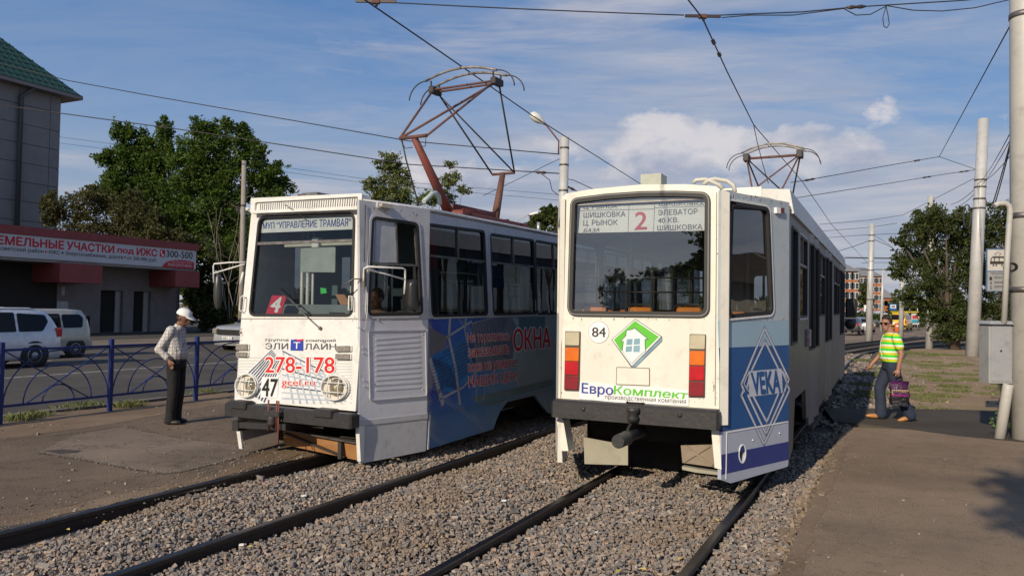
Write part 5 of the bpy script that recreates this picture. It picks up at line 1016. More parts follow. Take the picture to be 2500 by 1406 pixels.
# underside, wheels, cabin
slab('floor', floorM, T2, .78, 1.26, .10, LT - .1, C1 + .15, LT - .8, .84, .90); ub = MB(); ub.box(-.8, .8, .9, LT - .6, .35, .84); ub.box(-1.0, 1.0, 1.32, 1.38, -.02, .8); ub.build('underframe_and_light_block', under, T2)  # underframe includes a full-width board added to keep sunlight out beneath
for yb in (2.7, 10.2):
    fr = MB(); fr.bbox(-1.0, -.86, yb - 1.1, yb + 1.1, .28, .46, .02); fr.bbox(.86, 1.0, yb - 1.1, yb + 1.1, .28, .46, .02); fr.bbox(-.85, .85, yb - .25, yb + .25, .3, .5, .02); bg_ = fr.build('bogie', under, T2)
    for dy in (-.9, .9): wheelset(bg_, yb + dy, .77, .33)
slab('ceiling', inner, T2, .75, 1.2, .25, LT - .2, C1 + .2, LT - .8, 2.88, 2.90)
for i, (u0, u1) in enumerate(((1419, 1482), (1529, 1594), (1644, 1716))):
    a = Plane(M2, (0, .42, 0), (1, 0, 0), (0, 0, 1)); q = [a.uv(u0, 743), a.uv(u1, 745), a.uv(u1, 775), a.uv(u0, 775)]; x0, x1, zt = q[0].x, q[1].x, q[0].y
    sb = MB(); sb.bbox(x0 + .02, x1 - .02, .44, .48, 1.25, zt - .025, .015); sb.bbox(x0 + .02, x1 - .02, .46, .90, 1.25, 1.29, .01); st_ = sb.build('seat', seatO, T2)
    MB().tube([(x0, .42, 1.2), (x0, .42, zt - .05), (x0 + .04, .42, zt), (x1 - .04, .42, zt), (x1, .42, zt - .05), (x1, .42, 1.2)], .013, 8).build('seat_frame', tubeB, st_)
MB().box(-.8, .8, .50, .54, 1.2, zt - .09).build('bench_back', seatO, T2)
for v, yq in ((677, .32), (712, .32)):
    a = Plane(M2, (0, yq, 0), (1, 0, 0), (0, 0, 1)); MB().tube([a.px(1393, v), a.px(1728, v + 2)], .010, 6).build('window_rail', tubeB, T2)
for x, y in ((-.75, 2.2), (.72, 2.3), (-.6, 3.9), (.65, 4.2), (.6, 6), (-.6, 6), (-.6, 8), (.6, 8), (.55, 10), (-.55, 10)): MB().tube([(x, y, .9), (x, y, 2.8)], .018, 8).build('grab_pole', MATS['pale_pole'], T2)
for x in (-.72, .72): MB().tube([(x, 1.2, 2.55), (x, LT - 1.5, 2.55)], .016, 6).build('grab_rail', MATS['pale_pole'], T2)
for i in range(8):
    for x in (-1.0, .75):
        y = 1.5 + i * 1.3; sb = MB(); sb.bbox(x - .2, x + .25, y, y + .42, 1.28, 1.33, .02); sb.bbox(x - .2, x + .25, y, y + .05, 1.33, 1.80, .02); sb.build('seat', seatO, T2)
# mirror at the front corner, pantograph
MB().tube([(hw2, LT - .3, 2.25), (hw2 + .12, LT - .25, 2.28), (hw2 + .18, LT - .2, 2.2)], .012, 6).build('mirror_arm', black, T2); MB().bbox(hw2 + .02, hw2 + .28, LT - .26, LT - .16, 1.68, 2.13, .04).build('mirror_head', MATS['mirror_shell_black'], T2)
MB().lathe([(.02, -.02), (.12, -.02), (.13, .01), (.02, .06)], (hw2 + .13, LT - .2, 1.5), 14, (0, 1, 0)).build('mirror_head', MATS['mirror_shell_black'], T2)
Y2 = 10.3; zR2 = 3.3; pb = MB(); pb.bbox(-.45, -.33, Y2 - 1, Y2 + 1, zR2, zR2 + .1, .01); pb.bbox(.33, .45, Y2 - 1, Y2 + 1, zR2, zR2 + .1, .01); pb.bbox(-.45, .45, Y2 - .9, Y2 - .8, zR2, zR2 + .1, .01); pb.bbox(-.45, .45, Y2 + .8, Y2 + .9, zR2, zR2 + .1, .01); p2 = pb.build('pantograph_frame', rust, T2)
zh2 = 5.20; xh2 = .56
for x in (-1, 1):
    for dy in (-1, 1):
        MB().tube([(x * .30, Y2 + dy * .9, 4.35), (x * xh2, Y2 + dy * .05, zh2)], .018, 8).build('upper_tube', rust if dy < 0 else darkst, p2)
        MB().tube([(x * .12, Y2 + dy * .7, zR2 + .1), (x * .30, Y2 + dy * .9, 4.35)], .03, 8).build('lower_arm', rust, p2)
MB().tube([(-.30, Y2 - .9, 4.35), (xh2, Y2 - .04, zh2)], .016, 8).build('cross_tube', rust, p2); MB().tube([(.30, Y2 + .9, 4.35), (-xh2, Y2 + .04, zh2)], .016, 8).build('cross_tube', darkst, p2)
MB().tube([(-xh2, Y2, zh2), (xh2, Y2, zh2)], .028, 8).build('head_tube', rust, p2)
for x in (-1, 1): mb = MB(); mb.bbox(x * xh2 - .06, x * xh2 + .06, Y2 - .16, Y2 + .16, zh2 - .06, zh2 + .09, .01); mb.build('head_spring_box', darkst, p2)
bow(p2, Y2 - .14, zh2 + .10, .66, 1.0, .17, .34); bow(p2, Y2 + .14, zh2 + .10, .66, 1.0, .17, .34)
# ================================================================ surroundings
leafA = mat('leaf_dark_green', (0.030, 0.058, 0.014), .6, col2=(0.052, 0.088, 0.018), nscale=.9, spec=.25)
def leafmat(name, base, trans=.35):
    if name in MATS: return MATS[name]
    M = bpy.data.materials.new(name); M.use_nodes = True; t = M.node_tree; b = t.nodes['Principled BSDF']; b.inputs['Roughness'].default_value = .55; b.inputs['Specular IOR Level'].default_value = .25
    a = t.nodes.new('ShaderNodeAttribute'); a.attribute_name = 'tone'; c = mixc(1.0, base, a.outputs['Color'], t, 'MULTIPLY'); t.links.new(c, b.inputs['Base Color'])
    tl = t.nodes.new('ShaderNodeBsdfTranslucent'); t.links.new(mixc(1.0, c, (1.3, 1.5, .6), t, 'MULTIPLY'), tl.inputs[0]); mx = t.nodes.new('ShaderNodeMixShader'); mx.inputs[0].default_value = trans
    o = t.nodes['Material Output']; t.links.new(b.outputs[0], mx.inputs[1]); t.links.new(tl.outputs[0], mx.inputs[2]); t.links.new(mx.outputs[0], o.inputs[0]); MATS[name] = M; return M
bark = mat('bark', (0.11, 0.085, 0.065), .95, col2=(0.06, 0.048, 0.038), nscale=6, bump=.03, bscale=12)
def crown(blobs, n_per, leaf, mt, par, ragged=.35, nm='crown', sub=14):
    P = []; T = []
    for (c, r) in blobs:
        r = np.array(r if isinstance(r, (tuple, list)) else (r, r, r), float); c = np.array(c)
        k = max(3, int(sub)); d = rng.normal(size=(k, 3)); d /= np.linalg.norm(d, axis=1)[:, None]; cc = c + d * r * rng.uniform(.45, 1.0, (k, 1)); rr = r * rng.uniform(.16, .48, (k, 1))
        m_ = int(n_per * r.mean() ** 2); i = rng.integers(0, k, m_); q = rng.normal(size=(m_, 3)); q /= np.linalg.norm(q, axis=1)[:, None]
        p = cc[i] + q * rr[i] * (rng.random((m_, 1)) ** .45) * (1 + ragged * rng.normal(size=(m_, 1)) * .5)
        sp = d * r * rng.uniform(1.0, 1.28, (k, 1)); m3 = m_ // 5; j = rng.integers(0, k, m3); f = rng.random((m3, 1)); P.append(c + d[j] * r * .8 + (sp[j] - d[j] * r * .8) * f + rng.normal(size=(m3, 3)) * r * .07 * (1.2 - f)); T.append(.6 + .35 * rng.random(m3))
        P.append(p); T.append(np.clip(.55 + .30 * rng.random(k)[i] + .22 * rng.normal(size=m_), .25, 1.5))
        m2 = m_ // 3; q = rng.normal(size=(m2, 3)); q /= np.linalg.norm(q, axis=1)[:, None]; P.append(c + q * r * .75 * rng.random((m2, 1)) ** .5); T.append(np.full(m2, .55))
    P = np.concatenate(P); T = np.concatenate(T); n = len(P); a = rng.normal(size=(n, 3)); a /= np.linalg.norm(a, axis=1)[:, None]; b = rng.normal(size=(n, 3)); b = np.cross(a, b); b /= np.linalg.norm(b, axis=1)[:, None]
    s = leaf * rng.uniform(.5, 1.3, (n, 1)); co = np.stack([P - a * s, P + b * s * .5, P + a * s, P - b * s * .5], 1).reshape(-1, 3).astype(np.float32)
    me = bpy.data.meshes.new(nm); me.vertices.add(n * 4); me.vertices.foreach_set('co', co.ravel()); me.loops.add(n * 4); me.loops.foreach_set('vertex_index', np.arange(n * 4, dtype=np.int32)); me.polygons.add(n); me.polygons.foreach_set('loop_start', np.arange(0, n * 4, 4, dtype=np.int32)); me.update(calc_edges=True)
    c4 = np.ones((n * 4, 4), np.float32); hue = rng.normal(0, .12, n); cc = np.stack([T * (1 + hue), T, T * (1 - hue * .5)], 1); c4[:, :3] = np.repeat(cc, 4, 0); at = me.color_attributes.new('tone', 'FLOAT_COLOR', 'POINT'); at.data.foreach_set('color', c4.ravel()); me.materials.append(mt)
    return link(nm, me, par)
def tree(name, label, cat, base, blobs_px, Y, n_per, leaf, mt, group=None, tr=.25, limbs=True, depthr=.8, sub=14, ragged=.35):
    """blobs_px: (u, v, ru, rv) seen at distance Y; depth spread is rounded like the width"""
    b = Vector(base); o = empty(name, b); tag(o, label, cat, group); bl = []
    for (u, v, ru, rv, *dy) in blobs_px:
        yy_ = Y + (dy[0] if dy else random.uniform(-.6, .6)); c = D(u, v, yy_) - b; k = yy_ / FPX; bl.append((tuple(c), (ru * k, max(ru, rv) * k * depthr, rv * k)))
    crown(bl, n_per, leaf, mt, o, ragged, sub=sub)
    if limbs:
        mb = MB(); top = max(bl, key=lambda q: q[0][2]); tz = top[0][2]; mid = Vector((sum(q[0][0] for q in bl) / len(bl) * .4, 0, tz * .36)); mb.tube([(0, 0, -.2), (0, 0, tz * .12), mid, (mid + Vector(top[0])) / 2], [tr * 1.1, tr * .85, tr * .5, tr * .1], 8)
        for q in bl: mb.tube([mid * random.uniform(.5, 1.0), (mid + Vector(q[0])) / 2 + Vector((0, 0, -.1)), Vector(q[0])], [tr * .4, tr * .22, tr * .05], 5)
        mb.build('trunk', bark, o)
    return o
L1m = leafmat('poplar_leaf', (.092, .150, .026)); L2m = leafmat('elm_leaf', (.092, .118, .034)); L3m = leafmat('willow_leaf', (.11, .115, .05)); L4m = leafmat('pale_poplar_leaf', (.20, .235, .085))
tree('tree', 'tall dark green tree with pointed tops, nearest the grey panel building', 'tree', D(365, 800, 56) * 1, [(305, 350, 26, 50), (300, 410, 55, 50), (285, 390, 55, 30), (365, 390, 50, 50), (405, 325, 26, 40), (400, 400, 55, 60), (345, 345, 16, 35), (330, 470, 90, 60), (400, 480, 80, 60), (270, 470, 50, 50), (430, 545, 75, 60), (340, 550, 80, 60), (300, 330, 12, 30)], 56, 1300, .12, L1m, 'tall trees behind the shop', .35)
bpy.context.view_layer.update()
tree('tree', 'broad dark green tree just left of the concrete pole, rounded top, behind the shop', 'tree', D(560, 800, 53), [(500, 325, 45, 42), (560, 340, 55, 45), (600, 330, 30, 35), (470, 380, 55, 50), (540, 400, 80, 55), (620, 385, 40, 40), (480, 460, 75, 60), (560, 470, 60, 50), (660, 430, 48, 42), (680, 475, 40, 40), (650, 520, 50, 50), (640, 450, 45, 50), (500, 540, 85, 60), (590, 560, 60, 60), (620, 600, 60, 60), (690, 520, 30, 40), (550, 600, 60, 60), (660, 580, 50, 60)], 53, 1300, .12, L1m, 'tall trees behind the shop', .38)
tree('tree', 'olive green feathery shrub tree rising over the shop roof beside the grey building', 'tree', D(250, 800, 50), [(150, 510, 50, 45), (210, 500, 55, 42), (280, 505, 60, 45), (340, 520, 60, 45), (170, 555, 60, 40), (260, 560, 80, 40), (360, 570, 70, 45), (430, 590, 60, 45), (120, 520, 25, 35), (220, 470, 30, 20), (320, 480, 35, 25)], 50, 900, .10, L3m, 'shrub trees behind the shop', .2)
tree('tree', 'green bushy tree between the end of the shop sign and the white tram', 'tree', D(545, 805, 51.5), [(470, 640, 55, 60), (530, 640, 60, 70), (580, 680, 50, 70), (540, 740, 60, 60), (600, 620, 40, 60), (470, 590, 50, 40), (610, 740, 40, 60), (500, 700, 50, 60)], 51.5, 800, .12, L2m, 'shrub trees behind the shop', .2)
tree('bush', 'low dark bushes at the foot of the trees, behind the silver off-road car', 'bush', D(560, 815, 50), [(500, 770, 30, 40), (540, 780, 40, 40), (585, 780, 40, 45), (480, 740, 25, 50), (620, 770, 40, 50), (660, 770, 40, 50)], 50, 700, .13, L2m, None, .1)
tree('tree', 'sunlit sparse tree left of the raised red pantograph arm, above the tram roof', 'tree', D(950, 800, 70), [(955, 395, 40, 28), (960, 425, 38, 30), (905, 445, 24, 14), (930, 460, 42, 25), (975, 470, 40, 30), (940, 500, 60, 30), (990, 440, 22, 14)], 70, 900, .12, L4m, 'sparse trees beyond the white tram', .22, ragged=.6)
tree('tree', 'sunlit sparse tree right of the red pantograph arm, above the tram roof', 'tree', D(1085, 800, 68), [(1100, 400, 18, 10), (1110, 435, 30, 18), (1085, 445, 28, 20), (1130, 465, 22, 12), (1070, 480, 50, 22), (1100, 405, 8, 8), (1040, 490, 30, 20)], 68, 800, .11, L4m, 'sparse trees beyond the white tram', .18, ragged=.7)
tree('tree', 'dark rounded tree partly hidden behind the silver pole with the lamp', 'tree', D(1340, 790, 90), [(1325, 540, 30, 22), (1345, 520, 26, 20), (1375, 545, 40, 30), (1310, 560, 30, 20)], 90, 260, .35, L2m)
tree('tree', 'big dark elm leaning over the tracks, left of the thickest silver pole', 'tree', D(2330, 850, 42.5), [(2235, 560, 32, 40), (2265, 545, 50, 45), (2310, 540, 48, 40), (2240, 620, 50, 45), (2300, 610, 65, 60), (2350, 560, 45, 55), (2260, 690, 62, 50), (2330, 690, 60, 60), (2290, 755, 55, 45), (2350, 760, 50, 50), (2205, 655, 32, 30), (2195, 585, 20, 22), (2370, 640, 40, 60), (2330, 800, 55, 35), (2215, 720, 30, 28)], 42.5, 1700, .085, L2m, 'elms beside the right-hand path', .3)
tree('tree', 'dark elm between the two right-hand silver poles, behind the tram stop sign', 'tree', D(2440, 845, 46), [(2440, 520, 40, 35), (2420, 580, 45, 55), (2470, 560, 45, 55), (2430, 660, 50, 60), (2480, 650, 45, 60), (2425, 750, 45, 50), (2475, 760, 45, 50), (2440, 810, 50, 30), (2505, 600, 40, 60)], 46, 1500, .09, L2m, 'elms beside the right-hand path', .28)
tree('tree', 'small round tree in front of the gap between the two brick apartment blocks', 'tree', D(2120, 775, 150), [(2113, 712, 12, 22), (2118, 740, 14, 20), (2108, 735, 12, 18)], 150, 60, .6, L2m, None, .2)
tree('tree', 'distant low tree to the right of the blue bus stop sign', 'tree', D(2190, 780, 120), [(2188, 745, 14, 16), (2200, 735, 14, 18), (2178, 755, 12, 14)], 120, 80, .5, L2m, None, .2)
# bare twigs
def shrub(name, label, base, h, n, spread, mt):
    o = empty(name, base); tag(o, label, 'bush'); mb = MB()
    for _ in range(n):
        a = random.uniform(0, 6.28); p = Vector((0, 0, 0)); pts = [p.copy()]; d = Vector((math.cos(a) * spread, math.sin(a) * spread * .5, 1)).normalized()
        for k in range(5): p = p + d * h / 5 * random.uniform(.6, 1.1); d = (d + Vector((random.uniform(-.3, .3), random.uniform(-.3, .3), .05))).normalized(); pts.append(p.copy())
        mb.tube(pts, .035, 4, .008)
        for q in pts[2:]: e = q + Vector((random.uniform(-1, 1), random.uniform(-1, 1), random.uniform(.2, 1))) * .9; mb.tube([q, e], .012, 3, .004)
    mb.build('branches', mt, o); return o
shrub('bush', 'leafless pale branches in front of the dark tree, left of the concrete pole', D(562, 800, 50), 9.2, 7, .25, mat('pale_bark', (.26, .22, .18), .9))
for i, (u, v) in enumerate(((2442, 1066), (2488, 1063))):
    b = G(u, v, 0); o = empty('plant', b); tag(o, ['thin weed with small leaves at the foot of the leaning pipe', 'leafy green weed at the foot of the pole numbered 60'][i], 'plant'); mb = MB(); lb = MB()
    for k in range(7 + 6 * i):
        a = random.uniform(0, 6.28); e = Vector((math.cos(a) * .22, math.sin(a) * .12, random.uniform(.12, .42))); mb.tube([(0, 0, 0), e * .5 + Vector((0, 0, .03)), e], .004, 4)
        for q in range(5):
            c = e * random.uniform(.4, 1.05) + Vector((random.uniform(-.04, .04),) * 3); w = random.uniform(.02, .05); dr_ = Vector((random.uniform(-1, 1), random.uniform(-1, 1), random.uniform(-.3, .6))).normalized() * w; s_ = dr_.cross(Vector((.3, 1, .2))).normalized() * w * .5; lb.add([c - dr_, c + s_, c + dr_, c - s_], [(0, 1, 2, 3)])
    mb.build('stem', grassM, o); lb.build('leaves', mat('weed_leaf', (.06, .13, .03), .6), o)
# trees behind the viewpoint: mirrored in the rear glass, and shading the right of the platform
def free_tree(label, base, h, r, n_per=700, leaf=.13, zc_=None):
    o = empty('tree', base); tag(o, label, 'tree'); zc_ = zc_ or h - r; bl = [((random.uniform(-1, 1) * r * .55, random.uniform(-1, 1) * r * .55, zc_ + random.uniform(-1, .8) * r * .6), r * random.uniform(.4, .6)) for _ in range(9)]
    crown(bl, n_per, leaf, L2m, o); mb = MB(); mb.tube([(0, 0, 0), (.1, 0, zc_ * .5), (0, 0, zc_)], [.22, .18, .08], 8); [mb.tube([(0, 0, zc_ * .6), q[0]], [.08, .02], 5) for q in bl]; mb.build('trunk', bark, o)
free_tree('dark tree standing behind the viewpoint, mirrored in the rear window of the cream tram', (-19.4, -16.2, 0), 6.3, 2.5, zc_=3.6)
free_tree('second dark tree behind the viewpoint, mirrored at the right edge of the rear window', (-16.6, -17.4, 0), 8.0, 2.6, zc_=5.4)
free_tree('tree behind the viewpoint whose leaves shade the right corner of the platform', (-1.8, -5.9, 0), 8.6, 1.7, zc_=7.0)
# ---------------------------------------------------------------- grey panel building with green roof
YB = D(150, 232, 62); tB = YB.x * RX.x + YB.y * RX.y; sB = YB.x * AX.x + YB.y * AX.y; zE = YB.z
bo = empty('building', ST(sB, tB, 0), AZ26); tag(bo, 'tall grey panel-clad building with a green metal roof at the left edge', 'building')
MBw = Matrix.Translation(ST(sB, tB, 0)) @ Matrix.Rotation(AZ26, 4, 'Z')
facing = mat('grey_panel', (.225, .22, .215), .6, col2=(.185, .18, .175), nscale=1.2, dirt=.15); dj = mat('joint_dark', (.03, .03, .03), .9)
MB().box(-14, -.08, -34, -.02, 0, zE - .05).build('wall_core', dj, bo)
ph_, pw_ = 1.48, 2.45
for r in range(int(zE / ph_) + 1):
    z0 = zE - .05 - (r + 1) * ph_ + .02; z1 = zE - .05 - r * ph_ - .02
    if z1 < 5: break
    y1 = 0.0
    for c in range(11):
        w = .85 if c == 0 else pw_; y0 = y1 - w; d = random.uniform(-.004, .006); MB().box(-.08, -.0 + d, y0 + .02, y1 - .02, max(z0, 0), z1).build('panel', facing, bo); y1 = y0
    MB().box(-14, -.1, -.02, .03 + .0, max(z0, 0), z1).build('panel', facing, bo)
gr = mat('green_roof_metal', (.008, .058, .040), .45, col2=(.006, .04, .028), nscale=3, dirt=.2)
mb = MB(); e = .9; rz_ = zE + .05; mb.add([(e, e + .3, rz_), (e, -34, rz_), (-14.5, -34, rz_), (-14.5, e + .3, rz_), (-6.5, -5.6, rz_ + 7.0), (-6.5, -34, rz_ + 7.0), ], [(0, 1, 2, 3)[::-1], (0, 4, 5, 1)[::-1], (0, 3, 4), (3, 2, 5, 4)[::-1]]); rfo = mb.build('roof', gr, bo)
for k in range(32):    # standing seams on the two visible slopes
    y = -.2 - k * .55
    if y > -5.6: a = (e, y, rz_ + .03); f_k = (e + .3 - y) / (e + .3 + 5.6); b = (e + (-6.5 - e) * f_k, y - .0, rz_ + 7 * f_k + .03)
    else: a = (e, y, rz_ + .03); b = (-6.5, y, rz_ + 7.03)
    MB().bar(a, b, .05, .07).build('seam', gr, rfo)
for k in range(14): z = k * .5; f_k = z / 7; MB().bar((e - 7.4 * f_k, e + .3 - 6.8 * f_k, rz_ + z + .03), (e - 7.4 * f_k, -34, rz_ + z + .03), .04, .05).build('seam', gr, rfo)
MB().box(-14.5, e + .02, -34, e + .32, rz_ - .28, rz_ - .02).build('eave', mat('eave_grey', (.22, .20, .19), .7), bo)
pp = Plane(MBw, (.22, 0, 0), (0, 1, 0), (0, 0, 1)); q0, q1 = pp.uv(52, 235), pp.uv(43, 560)
MB().tube([(.75, q0.x + .8, zE - .05), (.25, q0.x, q0.y), (.22, q0.x, 4)], .17, 10).build('downpipe', mat('downpipe_dark', (.055, .065, .07), .5), bo)
# ---------------------------------------------------------------- shop with red fascia and sign
g0 = G(324, 811); tS = g0.x * RX.x + g0.y * RX.y; sS = g0.x * AX.x + g0.y * AX.y
so_ = empty('shop_building', ST(sS, tS, 0), AZ26); tag(so_, 'long low shop building with dark doorways and a maroon roof edge', 'building')
MS = Matrix.Translation(ST(sS, tS, 0)) @ Matrix.Rotation(AZ26, 4, 'Z')
W0 = Plane(MS, (0, 0, 0), (0, 1, 0), (0, 0, 1)); plaster = mat('plaster_grey_pink', (.215, .185, .18), .9, col2=(.16, .145, .14), nscale=1.4, dirt=.35, bump=.02, bscale=9)
hs = []; 
for q in ([(244, 708), (300, 710), (298, 812), (243, 812)], [(324, 711), (367, 712), (366, 811), (324, 811)]):
    p = W0.Q(q); hs.append([(p[3][0], .02), (p[2][0], .02), (p[2][0], p[1][1]), (p[3][0], p[0][1])])
e0 = W0.uv(140, 700).x; e1 = W0.uv(432, 700).x; tz = 5.0
W0.plate('wall', plaster, so_, [(e0, 0), (e1, 0), (e1, tz - .7), (e0, tz - .7)], -.3, 0, hs)
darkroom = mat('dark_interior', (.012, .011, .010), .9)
for h in hs:
    x0, x1 = h[0][0], h[1][0]; MB().box(-1.6, -.3, x0 - .3, x1 + .3, 0, h[2][1] + .3).build('doorway', darkroom, so_); W0.plate('door_jamb', mat('jamb_light', (.30, .29, .28), .8), so_, [(x1 - .35, 0), (x1 - .02, 0), (x1 - .02, h[2][1]), (x1 - .35, h[2][1])], -.28, -.2)
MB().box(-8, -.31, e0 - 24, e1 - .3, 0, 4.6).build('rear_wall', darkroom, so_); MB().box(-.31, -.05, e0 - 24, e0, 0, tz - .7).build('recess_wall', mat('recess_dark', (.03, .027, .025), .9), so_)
MB().box(-9, -.02, e1 - .02, e1 + .25, 0, 4.3).build('end_wall', mat('end_wall_dark', (.10, .105, .105), .9), so_)
SG = Plane(MS, (2.0, 0, 0), (0, 1, 0), (0, 0, 1)); a_ = SG.uv(0, 551); b_ = SG.uv(482, 594); maroon = mat('maroon_paint', (.27, .05, .048), .7, col2=(.20, .04, .04), nscale=2, dirt=.25)
zt = (SG.uv(324, 580).y); zs1 = zt - .42; zs0 = SG.uv(324, 652).y; ys = SG.uv(-700, 600).x * 0 - 28; ye = SG.uv(480, 620).x
MB().box(-8, 2.05, ys, ye + .15, zs1, zt).build('roof_edge', maroon, so_)
MB().box(-8, 1.9, ys, ye, zs0 - .02, zs1).build('roof_slab', mat('slab_pale', (.30, .29, .28), .9, dirt=.4), so_)
for k, (ub) in enumerate((476, 238, -60)):
    y1 = SG.uv(ub + 4, 680).x; MB().box(-.3, 2.25, y1 - .9 - (1.5 if k else .9), y1, zs0 - 1.02, zs0 - .02).build('canopy_beam', maroon, so_)
MB().box(-1.5, -.7, e1 - 3.2, e1 - 2.4, zt, zt + .25).build('roof_block', mat('slab_pale', (.3, .29, .28), .9), so_)
for q in ([(139, 735), (166, 736), (166, 754), (139, 753)], [(150, 700), (158, 700), (158, 720), (150, 720)]): W0.pplate('torn_notice', mat('notice_white', (.42, .42, .42), .8), so_, q, 0, .01)
sg = SG.plate('shop_sign', mat('sign_board', (.52, .52, .53), .6, col2=(.47, .47, .48), nscale=1), None, [(ys, zs0 + .12), (ye - .03, zs0 + .12), (ye - .03, zs1 - .01), (ys, zs1 - .01)], -.06, 0); sg.parent = None
sg.matrix_world = MS; tag(sg, 'long white shop sign with red ЗЕМЕЛЬНЫЕ УЧАСТКИ lettering under the maroon roof edge', 'sign')
sgr = mat('sign_lettering_red', (.48, .012, .022), .6); sgk = mat('sign_lettering_black', (.02, .02, .025), .6)
SGt = SG; hS = zs1 - zs0 - .13; yB_ = lambda u: SG.uv(u, 620).x
def srow(s, u0, u1, z0, z1, mt, b=.03, ybox=None, outline=None): text(SG, s, [(yB_(u0), z1), (yB_(u1), z1), (yB_(u1), z0), (yB_(u0), z0)], mt, sg, .006, b, local=True, ybox=ybox, outline=outline)
zb = zs0 + .12; y1 = yB_(-60)
srow('ЗЕМЕЛЬНЫЕ', -27, 155, zb + .52 * hS, zb + .89 * hS, sgr, .07); srow('УЧАСТКИ', 163, 278, zb + .52 * hS, zb + .89 * hS, sgr, .07); srow('под', 287, 326, zb + .50 * hS, zb + .77 * hS, sgr, .07, (-.2, .55)); srow('ИЖС', 334, 383, zb + .52 * hS, zb + .89 * hS, sgr, .07)
srow('Советский район', -10, 106, zb + .22 * hS, zb + .45 * hS, sgk, .02); srow('•', 109, 115, zb + .30 * hS, zb + .38 * hS, sgr, .03); srow('ИЖС', 119, 146, zb + .26 * hS, zb + .43 * hS, sgk, .02); srow('•', 150, 155, zb + .31 * hS, zb + .39 * hS, sgk, .03)
srow('Энергоснабжение, дороги', 159, 300, zb + .21 * hS, zb + .44 * hS, sgk, .02); srow('•', 303, 308, zb + .31 * hS, zb + .39 * hS, sgr, .03); srow('от 200 000 руб.', 311, 383, zb + .20 * hS, zb + .43 * hS, sgk, .02)
srow('300-500', 406, 470, zb + .54 * hS, zb + .90 * hS, sgk, .03)
SG.plate('phone_icon', sgr, sg, roundpoly([(yB_(390), zb + .52 * hS), (yB_(403), zb + .52 * hS), (yB_(403), zb + .9 * hS), (yB_(390), zb + .9 * hS)], .08), 0, .006)
yi = yB_(390); yj = yB_(403); w__ = yj - yi; hh_ = .38 * hS; zi = zb + .52 * hS; SG.plate('phone_icon', pwhite, sg, [(yi + x * w__, zi + z * hh_) for x, z in ((.22, .85), (.36, .88), (.42, .62), (.34, .52), (.5, .34), (.64, .4), (.82, .26), (.7, .12), (.5, .14), (.25, .42), (.16, .68))], .006, .010)
u0_, u1_ = yB_(395), yB_(474); burst = [(u1_, zb + .0), (u0_ - .1, zb + .0)]; N_ = 22
for k in range(N_):
    t = k / (N_ - 1); a = math.pi * (1 - t * .62); cx = u0_ + (u1_ - u0_) * .62; R1 = (u1_ - u0_) * .62; rr_ = 1.0 if k % 2 else .90; burst.append((cx + R1 * rr_ * math.cos(a), zb + .46 * hS * rr_ * math.sin(a) + .01))
burst = [p for p in burst if p[0] <= u1_ + .01] + [(u1_, zb + .36 * hS)]
SG.plate('sign_burst', sgr, sg, burst, 0, .005); srow('БЕСПРОЦЕНТНАЯ', 420, 468, zb + .27 * hS, zb + .36 * hS, MATS['sign_board'], .02); srow('РАССРОЧКА!', 411, 468, zb + .07 * hS, zb + .23 * hS, MATS['sign_board'], .035)
# low building off to the right, seen only mirrored in the corner window
kb_ = empty('kiosk_building', (34, 12, 0), math.radians(-70)); tag(kb_, 'low pale building with a dark canopy, mirrored in the corner window of the cream tram', 'building')
MB().box(-9, 9, 0, 5, 0, 3.2).build('wall', mat('kiosk_wall', (.30, .28, .24), .9), kb_); MB().box(-9.5, 9.5, -1.2, 5, 3.2, 4.6).build('roof', mat('kiosk_roof', (.05, .045, .045), .8), kb_)
# ---------------------------------------------------------------- poles
alu = mat('aluminium_pole_paint', (.52, .52, .51), .45, .1, col2=(.41, .41, .40), nscale=1.5, dirt=.25); conc = mat('pole_concrete', (.30, .27, .23), .9, col2=(.24, .21, .18), nscale=2, bump=.01)
def pole(label, cat, base, top, r0, r1, mt, bands=(), n=20, grp='steel poles carrying the overhead wires'):
    b = Vector(base); t = Vector(top) - b; o = empty('overhead_line_pole', b); tag(o, label, cat, grp); MB().tube([(0, 0, -.3), t * .5, t], [r0, (r0 + r1) / 2, r1], n).build('shaft', mt, o)
    for z in bands: c = t * z; MB().tube([c - Vector((0, 0, .04)), c + Vector((0, 0, .04))], r0 + (r1 - r0) * z + .012, n).build('band', steel if mt is not conc else darkst, o)
    return o
b60 = G(2506, 1072); P60 = pole('thick whitish pole numbered 60 at the right edge, nearest to the viewer', 'pole', b60, b60 + Vector((.16, .33, 13.0)), .205, .185, mat('pole60_paint', (.50, .49, .455), .5, col2=(.41, .40, .375), nscale=1.2, dirt=.3), (.17, .255, .49, .59))
MM = Matrix.Translation(b60); a = Plane(MM, (0, -.205, 0), (1, 0, 0), (0, 0, 1))
t6 = text(a, '60', [(2476, 638), (2504, 638), (2504, 661), (2476, 661)], inkk, P60, .004, .01)
for v_ in t6.data.vertices:
    k_ = v_.co.z / 13.0; cx, cy = .16 * k_, .33 * k_; rr_ = .205 + (.185 - .205) * k_ + .003; v_.co.y = cy - math.sqrt(max(1e-4, rr_ ** 2 - (v_.co.x - cx) ** 2))
b2 = G(2373, 868); P2 = pole('silver pole with a cable coil, between the right-hand elms', 'pole', b2, D(2401, 291, b2.y), .29, .23, alu, (.62, .66, .71, .74))
cb = MB(); 
for k in range(7): cb.tube([P2.location * 0 + Vector((-.42 + .16 * math.sin(t) * (1 + k * .04), -.32, 6.35 + .55 * math.cos(t))) for t in np.linspace(0, 6.28, 14)], .022, 4, caps=False)
